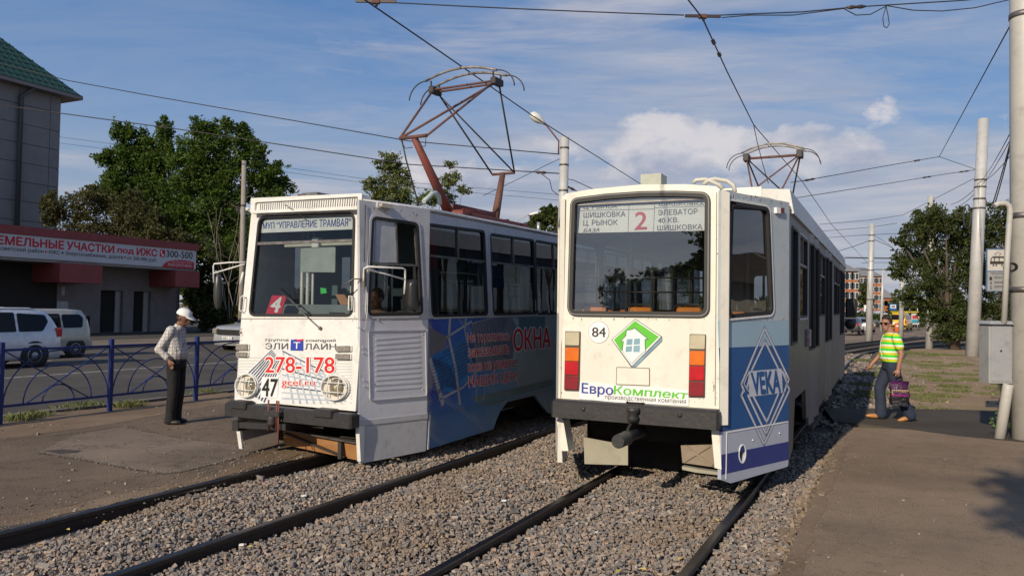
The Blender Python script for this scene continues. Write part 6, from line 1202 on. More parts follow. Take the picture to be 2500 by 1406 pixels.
cb.build('cable_coil', black, P2); MB().bbox(.25, .62, -.1, .1, 7.0, 7.15, .01).build('bracket', rust, P2); MB().bbox(.25, .62, -.1, .1, 6.55, 6.68, .01).build('bracket', rust, P2)
b4 = G(2268, 850); pole('silver pole rising out of the big elm, its foot in shade', 'pole', b4, D(2273, 479, b4.y), .20, .17, alu, (.5,))
b3 = G(2121, 831); P3 = pole('silver pole between the cream tram and the striped-shirt man, carrying the crossing wires', 'pole', b3, D(2129, 546, b3.y), .24, .17, alu, (.35, .6, .85, .9))
b5 = G(2199, 824); pole('silver pole right behind the man in the striped shirt', 'pole', b5, D(2205, 600, b5.y), .19, .16, alu, (.4,))
b6 = D(2151, 790, 92); b6.z = 0; pole('thin distant silver pole in front of the second brick apartment block', 'pole', b6, D(2156, 655, 92), .17, .12, alu)
bC = D(588, 830, 39); bC.z = -.05; pole('weathered concrete pole in front of the dark trees, left of the white tram', 'pole', bC, D(596, 393, 39), .15, .11, conc, (.75,), grp=None)
bL = D(1366, 800, 35); bL.z = -.1; PL_ = pole('silver pole with a street lamp arm between the two trams', 'pole', bL, D(1379, 336, 35), .24, .20, alu, (.62, .75, .87, .95))
p0 = D(1369, 375, 35) - bL; p1 = D(1367, 345, 35) - bL; p2_ = D(1333, 305, 34.5) - bL
MB().tube([p0 + V(-.1, 0, 0), p1 + V(-.05, 0, 0), p2_], .035, 8).build('lamp_arm', rust, PL_)
lh_ = MB(); q = D(1310, 288, 34.46) - bL; d_ = (q - p2_).normalized(); lh_.lathe([(.05, 0), (.09, .18), (.17, .32), (.21, .52), (.17, .76), (.05, .86)], p2_, 14, d_); lh_.build('lamp_head', mat('lamp_glass', (.62, .62, .58), .3), PL_)
sl_ = empty('street_lamp', D(1262, 820, 60) * 1); sl_.location.z = 0; tag(sl_, 'small distant street lamp just above the white tram roof, left of the silver pole', 'street lamp'); lo = sl_.location
MB().tube([V(0, 0, 0), D(1255, 545, 60) - lo, D(1262, 538, 60) - lo, D(1295, 523, 60) - lo], [.1, .06, .04, .03], 8).build('lamp_post', alu, sl_); MB().bar(D(1293, 524, 60) - lo, D(1312, 519, 60) - lo, .3, .14).build('lamp_head', pwhite, sl_)
# cabinet, pipes, tram stop sign beside pole 60
cab_m = mat('cabinet_grey', (.34, .35, .36), .5, col2=(.27, .28, .30), nscale=2, dirt=.4); cc_ = G(2446, 1070); cab = empty('utility_cabinet', cc_); tag(cab, 'dented grey metal cabinet fixed to the left side of the pole numbered 60', 'cabinet')
pl_ = Plane(Matrix.Translation(cc_), (0, .0, 0), (1, .0, 0), (0, 0, 1)); q = pl_.Q([(2415, 791), (2470, 789), (2470, 936), (2415, 935)]); MB().bbox(q[0][0], q[1][0] + .02, .0, .26, q[2][1], q[0][1], .012).build('cabinet_body', cab_m, cab); MB().bbox(q[0][0] + .03, q[1][0] - .01, -.012, .0, q[2][1] + .03, q[0][1] - .03, .004).build('cabinet_door', cab_m, cab); MB().ball(((q[0][0] + q[1][0]) / 2, -.015, q[0][1] * .55 + q[2][1] * .45), .016, 8, 6).build('cabinet_lock', black, cab); MB().hexa([(q[0][0] - .03, -.06, q[0][1]), (q[1][0], -.06, q[0][1]), (q[1][0], .28, q[0][1]), (q[0][0] - .03, .28, q[0][1]), (q[0][0] + .02, 0, q[0][1] + .05), (q[1][0], 0, q[0][1] + .05), (q[1][0], .28, q[0][1] + .05), (q[0][0] + .02, .28, q[0][1] + .05)]).build('cabinet_lid', cab_m, cab)
pi = empty('pipe', cc_); tag(pi, 'pale cable conduit with hooked top rising above and below the grey cabinet', 'pipe')
MB().tube([pl_.p(*pl_.uv(2440, 1072)), pl_.p(*pl_.uv(2460, 948)), pl_.p(*pl_.uv(2462, 938))], .075, 12).build('lower_conduit', MATS['pole60_paint'], pi)
MB().tube([pl_.p(*pl_.uv(u, v)) + V(0, -.03, 0) for u, v in ((2448, 790), (2456, 620), (2463, 515), (2460, 503), (2450, 497), (2434, 498), (2424, 504))], .040, 12).build('upper_conduit', MATS['pole60_paint'], pi)
ss = empty('stop_sign', cc_ + V(0, .35, 0)); tag(ss, 'white tram stop sign with a tram pictogram and route list, partly behind the conduit', 'sign'); pz = Plane(Matrix.Translation(cc_ + V(0, .35, 0)), (0, 0, 0), (1, 0, 0), (0, 0, 1))
sf = pz.pplate('sign_panel', mat('sign_frame_blue', (.10, .16, .28), .5), ss, [(2409, 607), (2485, 607), (2485, 712), (2408, 712)], -.02, 0, .02); pz.pplate('pictogram_field', mat('sign_offwhite', (.55, .54, .52), .5), sf, [(2411, 610), (2483, 610), (2483, 661), (2411, 661)], 0, .003); pz.pplate('route_field', mat('route_grey', (.33, .34, .36), .5), sf, [(2411, 664), (2483, 664), (2483, 710), (2411, 710)], 0, .003)  # off-white pictogram field above a grey route field
ib = mat('sign_ink', (.05, .04, .035), .6); pb_ = MB()
for q in ([(2419, 630), (2424, 626), (2478, 626), (2478, 630)], [(2419, 630), (2421, 630), (2419, 645), (2417, 645)], [(2417, 638), (2478, 638), (2478, 645), (2417, 645)], [(2427, 629), (2429, 629), (2428, 638), (2426, 638)], [(2438, 629), (2440, 629), (2440, 638), (2438, 638)], [(2450, 629), (2452, 629), (2452, 638), (2450, 638)]): pz.plate('', None, None, pz.Q(q), .003, .005, mb=pb_)
for u in (2425, 2432, 2446, 2453): c = pz.uv(u, 648); pz.plate('', None, None, [(c.x + .014 * math.cos(t), c.y + .014 * math.sin(t)) for t in np.linspace(0, 6.2, 10)[:-1]], .003, .005, mb=pb_)
polyline(pb_, pz, pz.Q([(2432, 624), (2428, 620), (2436, 616), (2444, 620), (2438, 624)]), .006, .003, .005); pb_.build('pictogram', ib, sf)
text(pz, 'ПРОХОДЯТ', [(2418, 666), (2462, 666), (2462, 671), (2418, 671)], ib, sf, .005, .02)
for k, s_ in enumerate('145'): text(pz, s_, [(2416, 676 + k * 11), (2421, 676 + k * 11), (2421, 684 + k * 11), (2416, 684 + k * 11)], ib, sf, .005, .03); [pz.pplate('route_text', MATS['sign_ink'], sf, [(2427, 676 + k * 11 + j * 3), (2450, 676 + k * 11 + j * 3), (2450, 677.2 + k * 11 + j * 3), (2427, 677.2 + k * 11 + j * 3)], .003, .0045) for j in range(2)]
MB().tube([pz.p(*pz.uv(2484, 600)), pz.p(*pz.uv(2484, 720))], .02, 8).build('sign_bracket', steel, ss)
# ---------------------------------------------------------------- overhead wires
wireM = mat('wire_dark', (.02, .02, .022), .6); ins = mat('insulator_dark', (.05, .035, .03), .4)
def wire(label, pts, r=.008, s=0.0, n=8, grp='overhead wires', beads=()):
    P = []
    for a, b in zip(pts, pts[1:]): P += sag(a, b, s, n)[:-1]
    P.append(Vector(pts[-1])); o = empty('overhead_wire', P[0]); tag(o, label, 'wire', grp); P = [p - o.location for p in P]
    MB().tube(P, r, 5).build('wire', wireM, o)
    for f, k in beads:
        i = f * (len(P) - 1); i0 = min(int(i), len(P) - 2); a = P[i0].lerp(P[i0 + 1], i - i0); d = (P[i0 + 1] - P[i0]).normalized(); MB().tube([a - d * k, a - d * k * .5, a, a + d * k * .5, a + d * k], [r * 1.3, r * 3.2, r * 2, r * 3.2, r * 1.3], 6).build('insulator', ins, o)
    return o
Z = 5.62
cl = [G(*p, Z) for p in ((890, 0), (1130, 165), (1300, 283), (1560, 447))]; d0 = (cl[1] - cl[0]).normalized()
wire('contact wire above the white tram, crossing over its raised pantograph', [cl[0] - d0 * 9] + cl + [cl[-1] + (cl[-1] - cl[-2]) * 2.5], .011)
q = D(940, 8, cl[0].y * .97); 
cr2 = [G(*p, Z) for p in ((1680, 0), (1715, 45), (1775, 175), (1840, 305), (1960, 445), (2030, 548), (2090, 612))]; d0 = (cr2[1] - cr2[0]).normalized()
wire('contact wire above the cream tram, running down to the far silver pole', [cr2[0] - d0 * 9] + cr2 + [cr2[-1] + (cr2[-1] - cr2[-2]) * 1.5], .010, beads=((.30, .10), (.33, .08)))
wire('slack wire dropping from the contact wire to the folded pantograph of the cream tram', [cr2[3], D(1848, 345, 16.6), D(1862, 400, 17.2), D(1876, 448, 17.6)], .008, grp=None)
Y = cr2[1].y
X1 = wire('cross wire along the top of the picture between the hanger clamps', [D(885, -4, Y), D(970, 8, Y), D(1670, 38, Y)], .0085, .01); wire('cross wire at top right with a chunky insulator', [D(1755, 38, Y), D(1960, 30, Y), D(2090, 18, Y), D(2350, 2, Y), D(2440, -6, Y)], .0085, 0, beads=((.5, .13),))
wire('loosely hanging jumper wire with a loop at top right', [D(1762, 44, Y), D(1830, 38, Y), D(1935, 38, Y), D(2060, 22, Y), D(2090, 38, Y), D(2125, 36, Y), D(2165, 15, Y), D(2230, 26, Y), D(2300, 28, Y), D(2380, 20, Y), D(2465, 0, Y)], .007, 0, 4)
wire('small drooping wire loop hanging at top right', [D(2163, 16, Y), D(2155, 45, Y), D(2158, 65, Y), D(2165, 69, Y), D(2171, 60, Y), D(2168, 38, Y), D(2163, 16, Y)], .006, 0, 3)
for lab, u, v, w in (('hanger clamp holding the contact wire at the top centre', 918, 4, 50), ('hanger clamp holding the contact wire above the cream tram', 1716, 40, 44)):
    o = empty('wire_clamp', D(u, v, Y)); tag(o, lab, 'wire clamp', 'clamps on the contact wires'); k = Y / FPX; MB().bbox(-w * k, w * k, -.015, .015, -.018, .018, .005).build('clamp_bar', ins, o); MB().bbox(-10 * k, 10 * k, -.03, .03, -.03, .02, .008).build('clamp_body', rust, o); MB().tube([(0, 0, 0), (.01, 0, -12 * k)], .018, 8).build('clamp_stem', ins, o)
far_ = lambda lab, P, r=.014, s=0, b=(), g='overhead wires': wire(lab, [D(*p) for p in P], r, s, 6, g, b)
far_('thick cable from the green-roofed building down to the lamp pole', [(-60, 140, 46), (165, 197, 45), (360, 233, 43), (700, 292, 40), (1000, 345, 37), (1366, 377, 35)], .025)
far_('thick cable passing left of the trees and over the white tram to the lamp pole', [(-30, 253, 38), (480, 322, 37), (1000, 402, 36), (1366, 424, 35)], .025, 0, ((.96, .25),))
for lab, P in (('upper thin wire behind the tall trees', [(140, 334, 72), (600, 395, 58), (890, 437, 58), (1360, 475, 60)]), ('lower thin wire behind the tall trees', [(140, 349, 72), (620, 410, 58), (900, 448, 58), (1375, 490, 60)]), ('thin wire running up to the lamp pole behind the red pantograph', [(1180, 478, 40), (1260, 440, 38), (1345, 398, 35.5), (1368, 388, 35)])): far_(lab, P, .014)
far_('drooping cable off the left side of the lamp pole', [(1322, 425, 35), (1342, 440, 35), (1348, 465, 35), (1366, 479, 35)], .018); far_('chain wire off the right side of the lamp pole', [(1384, 455, 35), (1400, 463, 35), (1460, 495, 34)], .022, 0, ((.2, .3),)); far_('cable off the right side of the lamp pole, descending behind the cream tram', [(1384, 437, 35), (1400, 440, 35), (1450, 463, 34), (1520, 500, 33)], .018)
n0 = (2293, 383, 30)
far_('span wire from the cream tram roof up to the wire knot at right', [(1930, 446, 23), (1965, 441, 23), (2165, 405, 27), n0], .012, 0, ((.35, .35), (.85, .3))); far_('slanting wire from the wire knot up to pole 60', [n0, (2476, 45, 12)], .011); far_('short wire from the knot to the silver pole', [n0, (2380, 413, 36)], .012)
far_('long span wire to the silver pole, second one down', [(1940, 484, 30), (2170, 448, 33), (2310, 425, 35), (2388, 414, 36)], .013, 0, ((.55, .35), (.85, .4))); far_('span wire under the second one, ending at the small knot', [(2000, 548, 50), (2120, 538, 50), (2205, 525, 48), (2388, 431, 37)], .014)
far_('faint span wire left of the far silver pole', [(1990, 566, 56), (2125, 555, 55), (2190, 545, 55)], .016); far_('lowest faint span wire reaching the elm', [(2010, 581, 56), (2125, 573, 55), (2195, 570, 55)], .016)
far_('wire rising to the far silver pole from the left', [(2040, 615, 56), (2080, 603, 56), (2122, 588, 55)], .02); far_('wire descending to the right from the far silver pole', [(2134, 585, 55), (2170, 600, 55), (2200, 622, 54)], .02); far_('upper wire descending to the right from the far silver pole', [(2134, 574, 55), (2175, 600, 55), (2200, 630, 54)], .014)
far_('thick dark bar-like cable across in front of the far silver pole', [(2063, 629, 60), (2120, 630, 60), (2195, 631, 60)], .045); far_('lower dark bar-like cable above the brick apartments', [(2100, 658, 80), (2180, 658, 80), (2210, 657, 80)], .045); far_('thin far wire between the bar-like cables', [(2103, 642, 80), (2145, 641, 80), (2200, 642, 80)], .02)
for i, (a, b) in enumerate((((2480, 300, 12), (2386, 450, 36)), ((2480, 318, 12), (2388, 458, 36)), ((2480, 365, 12), (2390, 445, 36)), ((2386, 455, 36), (2320, 500, 44)), ((2388, 462, 36), (2335, 505, 44)))): far_(['first', 'second', 'third', 'fourth', 'fifth'][i] + ' strand of the cable bundle around the coil on the silver pole', [a, b], .008 + .006 * (i > 2), .15, g='cables in the bundle between the right-hand poles')
for i, p in enumerate((((2484, 20, 12.0), (2478, 240, 12), (2474, 330, 12)), ((2492, 10, 11.8), (2484, 200, 11.8), (2470, 340, 12.2), (2428, 500, 12.4)), ((2498, 0, 11.6), (2490, 160, 11.7), (2478, 300, 12), (2422, 503, 12.4)))): far_(['left', 'middle', 'right'][i] + ' black cable hanging down the face of pole 60', list(p), .009, .05, g='cables down the face of pole 60')
# ---------------------------------------------------------------- distant apartments
brick = mat('brick_orange', (.36, .13, .06), .9, col2=(.30, .11, .055), nscale=.8); rfg = mat('slate_roof', (.22, .22, .22), .8); wfr = mat('window_white', (.62, .62, .60), .6); gl_ = mat('far_glass', (.05, .06, .07), .2)
def block(label, u0, u1, vt, Y, floors, cols, depth=14, side_balc=True):
    a = D(u0, 770, Y); b = D(u1, 770, Y + 0); w = (b - a).x; z1 = D(u0, vt, Y).z; o = empty('apartment_building', (a.x, Y, 0)); tag(o, label, 'building', 'brick apartment blocks in the distance')
    MB().box(0, w, 0, depth, -1, z1).build('wall', brick, o); mb = MB(); mb.add([(-.6, -.6, z1), (w + .6, -.6, z1), (w + .6, depth + .6, z1), (-.6, depth + .6, z1), (w * .3, depth / 2, z1 + 3.0), (w * .7, depth / 2, z1 + 3.0)], [(3, 2, 1, 0), (0, 1, 5, 4), (1, 2, 5), (2, 3, 4, 5), (3, 0, 4)]); mb.build('roof', rfg, o)
    fh_ = (z1 - .6) / floors
    for f in range(floors):
        for c in range(cols):
            x = w * (c + .5) / cols; z = f * fh_ + fh_ * .42; wf_ = MB().box(x - .95, x + .95, -.06, .02, z - .05, z + 1.6).build('window', wfr, o)
            for k in (-1, 1): MB().box(x + k * .45 - .36, x + k * .45 + .36, -.08, -.05, z + .08, z + 1.45).build('pane', gl_, wf_)
    if side_balc:
        for f in range(floors):
            z = f * fh_ + .3; MB().box(w + .02, w + 1.1, 1.0, depth - 1, z, z + 1.0).build('balcony', mat('balcony_grey', (.30, .28, .26), .8), o); MB().box(w + .02, w + 1.0, 1.0, depth - 1, z + 1.0, z + fh_ - .1).build('balcony_recess', gl_, o)
    return o
block('brick apartment block with a grey roof directly right of the cream tram front', 2040, 2094, 662, 190, 5, 4); block('brick apartment block further right, partly behind the far silver pole', 2100, 2152, 674, 230, 5, 4); block('low brick building right of the thin distant pole', 2156, 2182, 727, 260, 2, 4, 8, False)
block('brick apartment block half hidden behind the tram mirror', 1990, 2036, 665, 210, 5, 4)
# hedge, bus stop sign, warning sign, small posts
hd_ = crown([((D(u, 780, 128).x, 128, .9), (3.0, 1.6, 1.1)) for u in range(2060, 2240, 22)], 130, .3, L2m, None, nm='hedge'); tag(hd_, 'long clipped green hedge across the far side of the street', 'hedge')
o = empty('bus_stop_sign', (D(2180, 770, 110).x, 110, 0)); tag(o, 'blue and white bus stop sign on a thin post beyond the hedge', 'sign'); MB().tube([(0, 0, 0), (0, 0, 2.2)], .07, 8).build('post', alu, o); z0 = D(2180, 757, 110).z; z1 = D(2180, 742, 110).z; MB().box(-.5, .5, -.05, .0, z0, z1 - .0).build('sign_panel', mat('sign_blue', (.03, .12, .42), .5), o); MB().box(-.38, .38, -.08, -.05, z0 + .28, z1 - .12).build('sign_field', pwhite, o); MB().box(-.26, .26, -.1, -.08, z0 + .42, z1 - .25).build('bus_pictogram', inkk, o)
o = empty('warning_sign', (D(2117, 770, 100).x, 100, 0)); tag(o, 'small white and blue triangle sign left of the far silver pole', 'sign'); MB().tube([(0, 0, 0), (0, 0, 1.6)], .05, 8).build('post', alu, o); z0 = D(2117, 759, 100).z; MB().box(-.42, .42, -.05, 0, z0 - .05, z0 + .75).build('sign_panel', pwhite, o); MB().add([(-.3, -.06, z0 + .05), (.3, -.06, z0 + .05), (0, -.06, z0 + .62)], [(0, 1, 2)]).build('sign_triangle', MATS['sign_blue'], o)
o = empty('crosswalk_sign', (D(2240, 770, 105).x, 105, 0)); tag(o, 'square white crosswalk sign with yellow-green border under the elm branches', 'sign'); MB().tube([(0, 0, 0), (0, 0, D(2240, 740, 105).z)], .06, 8).build('post', alu, o); z0 = D(2240, 735, 105).z; MB().box(-.55, .55, -.05, 0, z0, z0 + 1.1).build('sign_panel', mat('lime_border', (.45, .62, .05), .5), o); MB().box(-.42, .42, -.08, -.05, z0 + .13, z0 + .97).build('sign_field', MATS['sign_blue'], o)
# advert shelter with poster, orange barrier, yellow van
o = empty('bus_shelter', (D(2215, 790, 100).x, 100, 0)); tag(o, 'small glass bus shelter with a bright poster panel and yellow roof sign', 'shelter'); sc_ = 100 / FPX; zA_ = lambda v: D(2220, v, 100).z
MB().box(-1.2, 1.6, 0, 2, zA_(763), zA_(760)).build('roof', mat('shelter_yellow', (.55, .42, .03), .6), o)
for x in (-1.15, -.4, .5, 1.55): MB().box(x - .04, x + .04, 0, .08, 0, zA_(762)).build('post', darkst, o)
MB().box(.5, 1.5, -.06, -.02, zA_(792), zA_(765)).build('poster', mat('poster_pale', (.55, .50, .50), .5), o); MB().box(.62, 1.38, -.09, -.06, zA_(778), zA_(770)).build('poster_print', mat('poster_red', (.45, .05, .06), .5), o); MB().box(.58, 1.42, -.09, -.06, zA_(788), zA_(780)).build('poster_print', mat('poster_teal', (.03, .28, .38), .5), o); MB().box(-1.1, .45, .1, .14, zA_(792), zA_(770)).build('back_panel', mat('shelter_panel', (.30, .06, .05), .5, col2=(.55, .50, .35), nscale=3, namt=.5), o)
bpo = empty('barrier', (D(2193, 797, 84).x, 84, 0)); tag(bpo, 'orange roadworks barrier standing by the yellow van', 'barrier'); MB().bbox(-.35, .35, -.1, .1, 0, .95, .03).build('barrier_body', mat('barrier_orange', (.70, .12, .02), .6), bpo); MB().box(-.3, .3, -.12, -.1, .55, .7).build('barrier_strip', pwhite, bpo)
# ---------------------------------------------------------------- cars
tyre = mat('tyre', (.02, .02, .02), .8); rimM = mat('wheel_rim', (.35, .35, .36), .35, .7); cgl = mat('car_window_tint', (.008, .009, .010), .08, spec=.25); chrome = mat('chrome', (.55, .55, .56), .15, 1.0); tail = MATS['lens_red']
def car(label, loc, rz, L_, Wd, prof, glass, col, wheels=(.8, None), rw_=.33, belt=.95, extras=None, grp=None):
    """prof: roof line (y from rear 0 to front L_, z); local +x is the side seen, y runs rear->front"""
    o = empty('car', loc, rz); tag(o, label, 'car', grp); cp_ = mat('car_paint_%d' % len(MATS), col, .28, .2, coat=.8); h = Wd / 2; n = len(prof); mb = MB(); vs = []
    for (y, z) in prof:
        zb_ = min(z, belt); inn = 0 if z <= belt else (z - belt) / .62 * .17; e = .10 if (y < .05 or y > L_ - .05) else (.03 if (y < .25 or y > L_ - .3) else 0)
        for s in (-1, 1):
            row = [(s * (h - e - .07), y, .22), (s * (h - e), y, .38), (s * (h - e + .01), y, min(.65, zb_)), (s * (h - e - .02), y, zb_), (s * (h - e - .03 - inn), y, max(zb_, z - .06)), (s * (h - e - .10 - inn), y, z)]
            vs += row if s < 0 else row[::-1]
    m = 12; fs = [(k * m + i, k * m + i + 1, k * m + m + i + 1, k * m + m + i) for k in range(n - 1) for i in range(m - 1)] + [(k * m + m - 1, k * m, k * m + m, k * m + m + m - 1) for k in range(n - 1)] + [tuple(range(m))[::-1], tuple(range((n - 1) * m, n * m))]
    bd_ = mb.add(vs, fs, True).build('body', cp_, o); bv = bd_.modifiers.new('b', 'BEVEL'); bv.width = .03; bv.segments = 2; bv.limit_method = 'ANGLE'; bv.angle_limit = .9
    for s in (-1, 1):
        pg = Plane(Matrix.Identity(4), (s * (h - .012), 0, belt), (0, 1, 0), (-s * .19, 0, .62), flip=(s < 0))
        for g in glass: gg = roundpoly([(a, b) for a, b in g], .05, 3); gg = gg; pg.plate('side_window', cgl, o, gg, -.02, .012)
        for yw in wheels:
            MB().lathe([(rw_ + .07, -.02), (rw_ + .07, .012), (.1, .012)], (s * (h - .005), yw, rw_), 20, (s, 0, 0)).build('wheel_arch', tyre, o)
            w = MB().lathe([(.05, -.2), (rw_, -.2), (rw_, -.02), (rw_ * .9, .02), (rw_ * .66, .02), (rw_ * .62, 0)], (s * (h - .01), yw, rw_), 22, (s, 0, 0)).build('wheel', tyre, o)
            MB().lathe([(rw_ * .63, -.02), (rw_ * .63, .015), (rw_ * .5, .0), (.06, .01), (.04, .03)], (s * h, yw, rw_), 18, (s, 0, 0)).build('rim', rimM, w)
    if extras: extras(o, h, cp_)
    return o
def ex1(o, h, cp_):
    MB().bbox(h - .20, h - .04, .0, .20, .86, 1.12, .03).build('tail_light', tail, o); MB().bbox(-h + .04, -h + .20, .0, .20, .86, 1.12, .03).build('tail_light', tail, o)
    for y in (1.35, 2.45): MB().bbox(h - .01, h + .035, y, y + .2, .90, .94, .01).build('door_handle', cp_, o)
    for s in (-1, 1): MB().tube([(s * (h - .28), .7, 1.63), (s * (h - .28), .9, 1.68), (s * (h - .28), 2.7, 1.68), (s * (h - .28), 2.9, 1.62)], .022, 8).build('roof_rail', pwhite, o)
    for y in (1.25, 2.25): MB().box(h + .004, h + .009, y, y + .012, .32, .95).build('door_gap', tyre, o)
    MB().box(-h + .25, h - .25, -.03, .02, .98, 1.45).build('rear_window', cgl, o); MB().bbox(-h + .1, h - .1, -.05, .2, .35, .58, .03).build('rear_bumper', cp_, o)
    MB().box(h + .004, h + .012, .5, 3.6, .56, .59).build('side_moulding', cp_, o)
p_wag = [(0, .45), (.03, 1.0), (.22, 1.38), (.42, 1.60), (.9, 1.66), (2.0, 1.67), (2.75, 1.62), (3.35, 1.20), (3.75, 1.02), (4.35, .86), (4.5, .55)]
def loc_st(s, t): v = ST(s, t); v.z = -.115; return v
RR = AZ26 + math.pi
# cars in the far lane point towards the viewer: their local y (rear to front) runs against the track axis, so local +x would face away -> mirrored use of both sides
car('white estate car passing behind the blue railing, cut by the left edge of the picture', loc_st(15.0, -23.0), RR, 4.5, 1.76, p_wag, [[(.62, .06), (1.30, .05), (1.30, .60), (.50, .55), (.42, .35)], [(1.38, .05), (2.22, .05), (2.22, .62), (1.38, .62)], [(2.32, .05), (3.15, .05), (2.75, .55), (2.32, .62)]], (.62, .63, .66), (.85, 3.55), .34, .97, ex1)
p_box = [(0, .42), (.02, .9), (.10, 1.35), (.28, 1.60), (.8, 1.64), (1.8, 1.64), (2.45, 1.58), (2.95, 1.12), (3.6, .92), (3.8, .5)]
def ex2(o, h, cp_):
    MB().bbox(h - .06, h + .01, .0, .10, .8, 1.15, .02).build('tail_light', tail, o); MB().bbox(h - .01, h + .03, 1.15, 1.35, .88, .92, .01).build('door_handle', chrome, o); MB().box(h + .004, h + .008, 1.08, 1.09, .32, .95).build('door_gap', tyre, o); MB().box(-h + .2, h - .2, -.02, .02, .95, 1.40).build('rear_window', cgl, o); MB().bbox(-h + .06, h - .06, -.05, .2, .33, .55, .03).build('rear_bumper', cp_, o)
car('small boxy beige car just behind the white estate car', loc_st(18.0, -25.8), RR, 3.8, 1.64, p_box, [[(.38, .06), (1.05, .05), (1.05, .52), (.42, .52), (.30, .40)], [(1.13, .05), (2.0, .05), (2.0, .54), (1.13, .54)], [(2.1, .05), (2.8, .05), (2.42, .5), (2.1, .54)]], (.42, .40, .33), (.62, 3.1), .30, .96, ex2)
def ex3(o, h, cp_):
    L_ = 4.5
    MB().box(-h + .28, h - .28, L_ - .02, L_ + .03, .66, .86).build('grille', tyre, o)
    for z in (.70, .77, .84): MB().box(-h + .30, h - .30, L_ + .03, L_ + .045, z - .012, z + .012).build('grille_bar', chrome, o)
    for s in (-1, 1): MB().bbox(s * (h - .17) - .15, s * (h - .17) + .15, L_ - .12, L_ + .02, .70, .90, .03).build('headlight', lensG, o); MB().bbox(s * (h - .02), s * (h + .18) , 2.95, 3.08, .98, 1.14, .02) if s > 0 else None
    MB().box(-.27, .27, L_ + .045, L_ + .06, .46, .58).build('number_plate', pwhite, o); pn_ = Plane(Matrix.Identity(4), (0, L_ + .062, 0), (-1, 0, 0), (0, 0, 1)); text(pn_, 'к868со 152', [(-.24, .565), (.24, .565), (.24, .475), (-.24, .475)], inkk, o.children[-1] if False else o, .002, .02, local=True)
    pw_ = Plane(Matrix.Identity(4), (0, 3.30, 1.20), (-1, 0, 0), (0, -.62, .45)); pw_.plate('windscreen', cgl, o, [(-.66, -.12), (.66, -.12), (.56, .55), (-.56, .55)], -.01, .05); MB().bbox(-h + .1, h - .1, L_ - .1, L_ + .04, .30, .5, .04).build('front_bumper', cp_, o)
    for s in (-1, 1): MB().bbox(s * (h + .08) - .1, s * (h + .08) + .1, 2.9, 3.02, 1.0, 1.16, .03).build('door_mirror', cp_, o)
p_suv = [(0, .5), (.05, 1.0), (.3, 1.45), (.6, 1.66), (1.6, 1.70), (2.5, 1.66), (3.25, 1.20), (3.45, 1.08), (4.2, 1.0), (4.42, .88), (4.5, .5)]
car('silver off-road car facing the viewer, half hidden behind the white tram', loc_st(27.9, -24.2), RR, 4.5, 1.8, p_suv, [[(.5, .06), (1.2, .05), (1.2, .6), (.6, .58)], [(1.3, .05), (2.2, .05), (2.2, .6), (1.3, .6)], [(2.3, .05), (3.1, .05), (2.6, .55), (2.3, .6)]], (.36, .37, .38), (.85, 3.6), .35, 1.0, ex3)
def exr(o, h, cp_):
    for s in (-1, 1): MB().bbox(s * (h - .16) - .14, s * (h - .16) + .14, -.03, .2, .78, .95, .02).build('tail_light', tail, o)
    pw_ = Plane(Matrix.Identity(4), (0, .28, 1.0), (1, 0, 0), (0, .55, .45)); pw_.plate('rear_window', cgl, o, [(-.62, .02), (.62, .02), (.52, .55), (-.52, .55)], -.01, .04); MB().box(-.26, .26, -.04, -.02, .62, .74).build('number_plate', pwhite, o)
p_sed = [(0, .5), (.03, .92), (.15, 1.0), (.5, 1.08), (1.25, 1.42), (2.3, 1.44), (3.1, 1.0), (4.2, .85), (4.5, .5)]
cA = D(2100, 812, 76); car('silver-white saloon parked beyond the tram, rear towards the viewer', (cA.x, cA.y, 0), -.55, 4.5, 1.78, p_sed, [[(1.0, .05), (2.7, .05), (2.2, .42), (1.4, .42)]], (.50, .50, .50), (.9, 3.6), .31, .96, exr, 'cars parked at the far side of the track')
cA = D(2072, 812, 73); car('dark saloon parked next to the silver one, partly hidden by the tram', (cA.x, cA.y, 0), -.55, 4.4, 1.74, p_sed, [[(1.0, .05), (2.7, .05), (2.2, .42), (1.4, .42)]], (.035, .04, .045), (.9, 3.5), .31, .96, exr, 'cars parked at the far side of the track')
for lab, u, Y_, c in (('grey car on the far street just left of the far silver pole', 2111, 120, (.16, .18, .19)), ('white car beyond the hedge, leftmost of the far row', 2098, 165, (.6, .6, .6)), ('white car beyond the hedge, in the middle of the far row', 2112, 170, (.62, .62, .62)), ('white car beyond the hedge, right of the thin pole', 2148, 170, (.6, .6, .62))):
    cA = D(u, 770, Y_); car(lab, (cA.x - 1.5, cA.y, .0 if Y_ < 150 else 1.2), -1.2, 4.4, 1.75, p_sed, [[(1.0, .05), (2.7, .05), (2.2, .42), (1.4, .42)]], c, (.9, 3.5), .31, .96, None, 'far away cars on the street')
p_van = [(0, .5), (.02, 1.1), (.10, 1.9), (.25, 2.1), (3.6, 2.1), (3.9, 1.9), (4.3, 1.3), (4.9, 1.1), (5.0, .5)]
cA = D(2192, 792, 92); 
def exv(o, h, cp_): MB().box(-.7, .7, -.04, .0, 1.25, 1.85).build('rear_window', cgl, o); MB().bbox(-h + .05, h - .05, -.08, .1, .35, .6, .02).build('rear_bumper', tyre, o); [MB().box(s * (h - .15) - .08, s * (h - .15) + .08, -.03, .02, .8, 1.2).build('tail_light', tail, o) for s in (-1, 1)]; MB().box(-.6, -.1, -.05, -.04, .75, .95).build('number_plate', pwhite, o)
car('yellow minibus with its rear to the viewer, near the small bus shelter', (cA.x, cA.y, 0), -.6, 5, 1.95, p_van, [[(.4, .3), (1.4, .3), (1.4, .85), (.4, .85)], [(1.5, .3), (2.6, .3), (2.6, .85), (1.5, .85)], [(2.7, .3), (3.9, .3), (3.6, .85), (2.7, .85)]], (.68, .42, .01), (1, 4), .34, 1.0, exv)

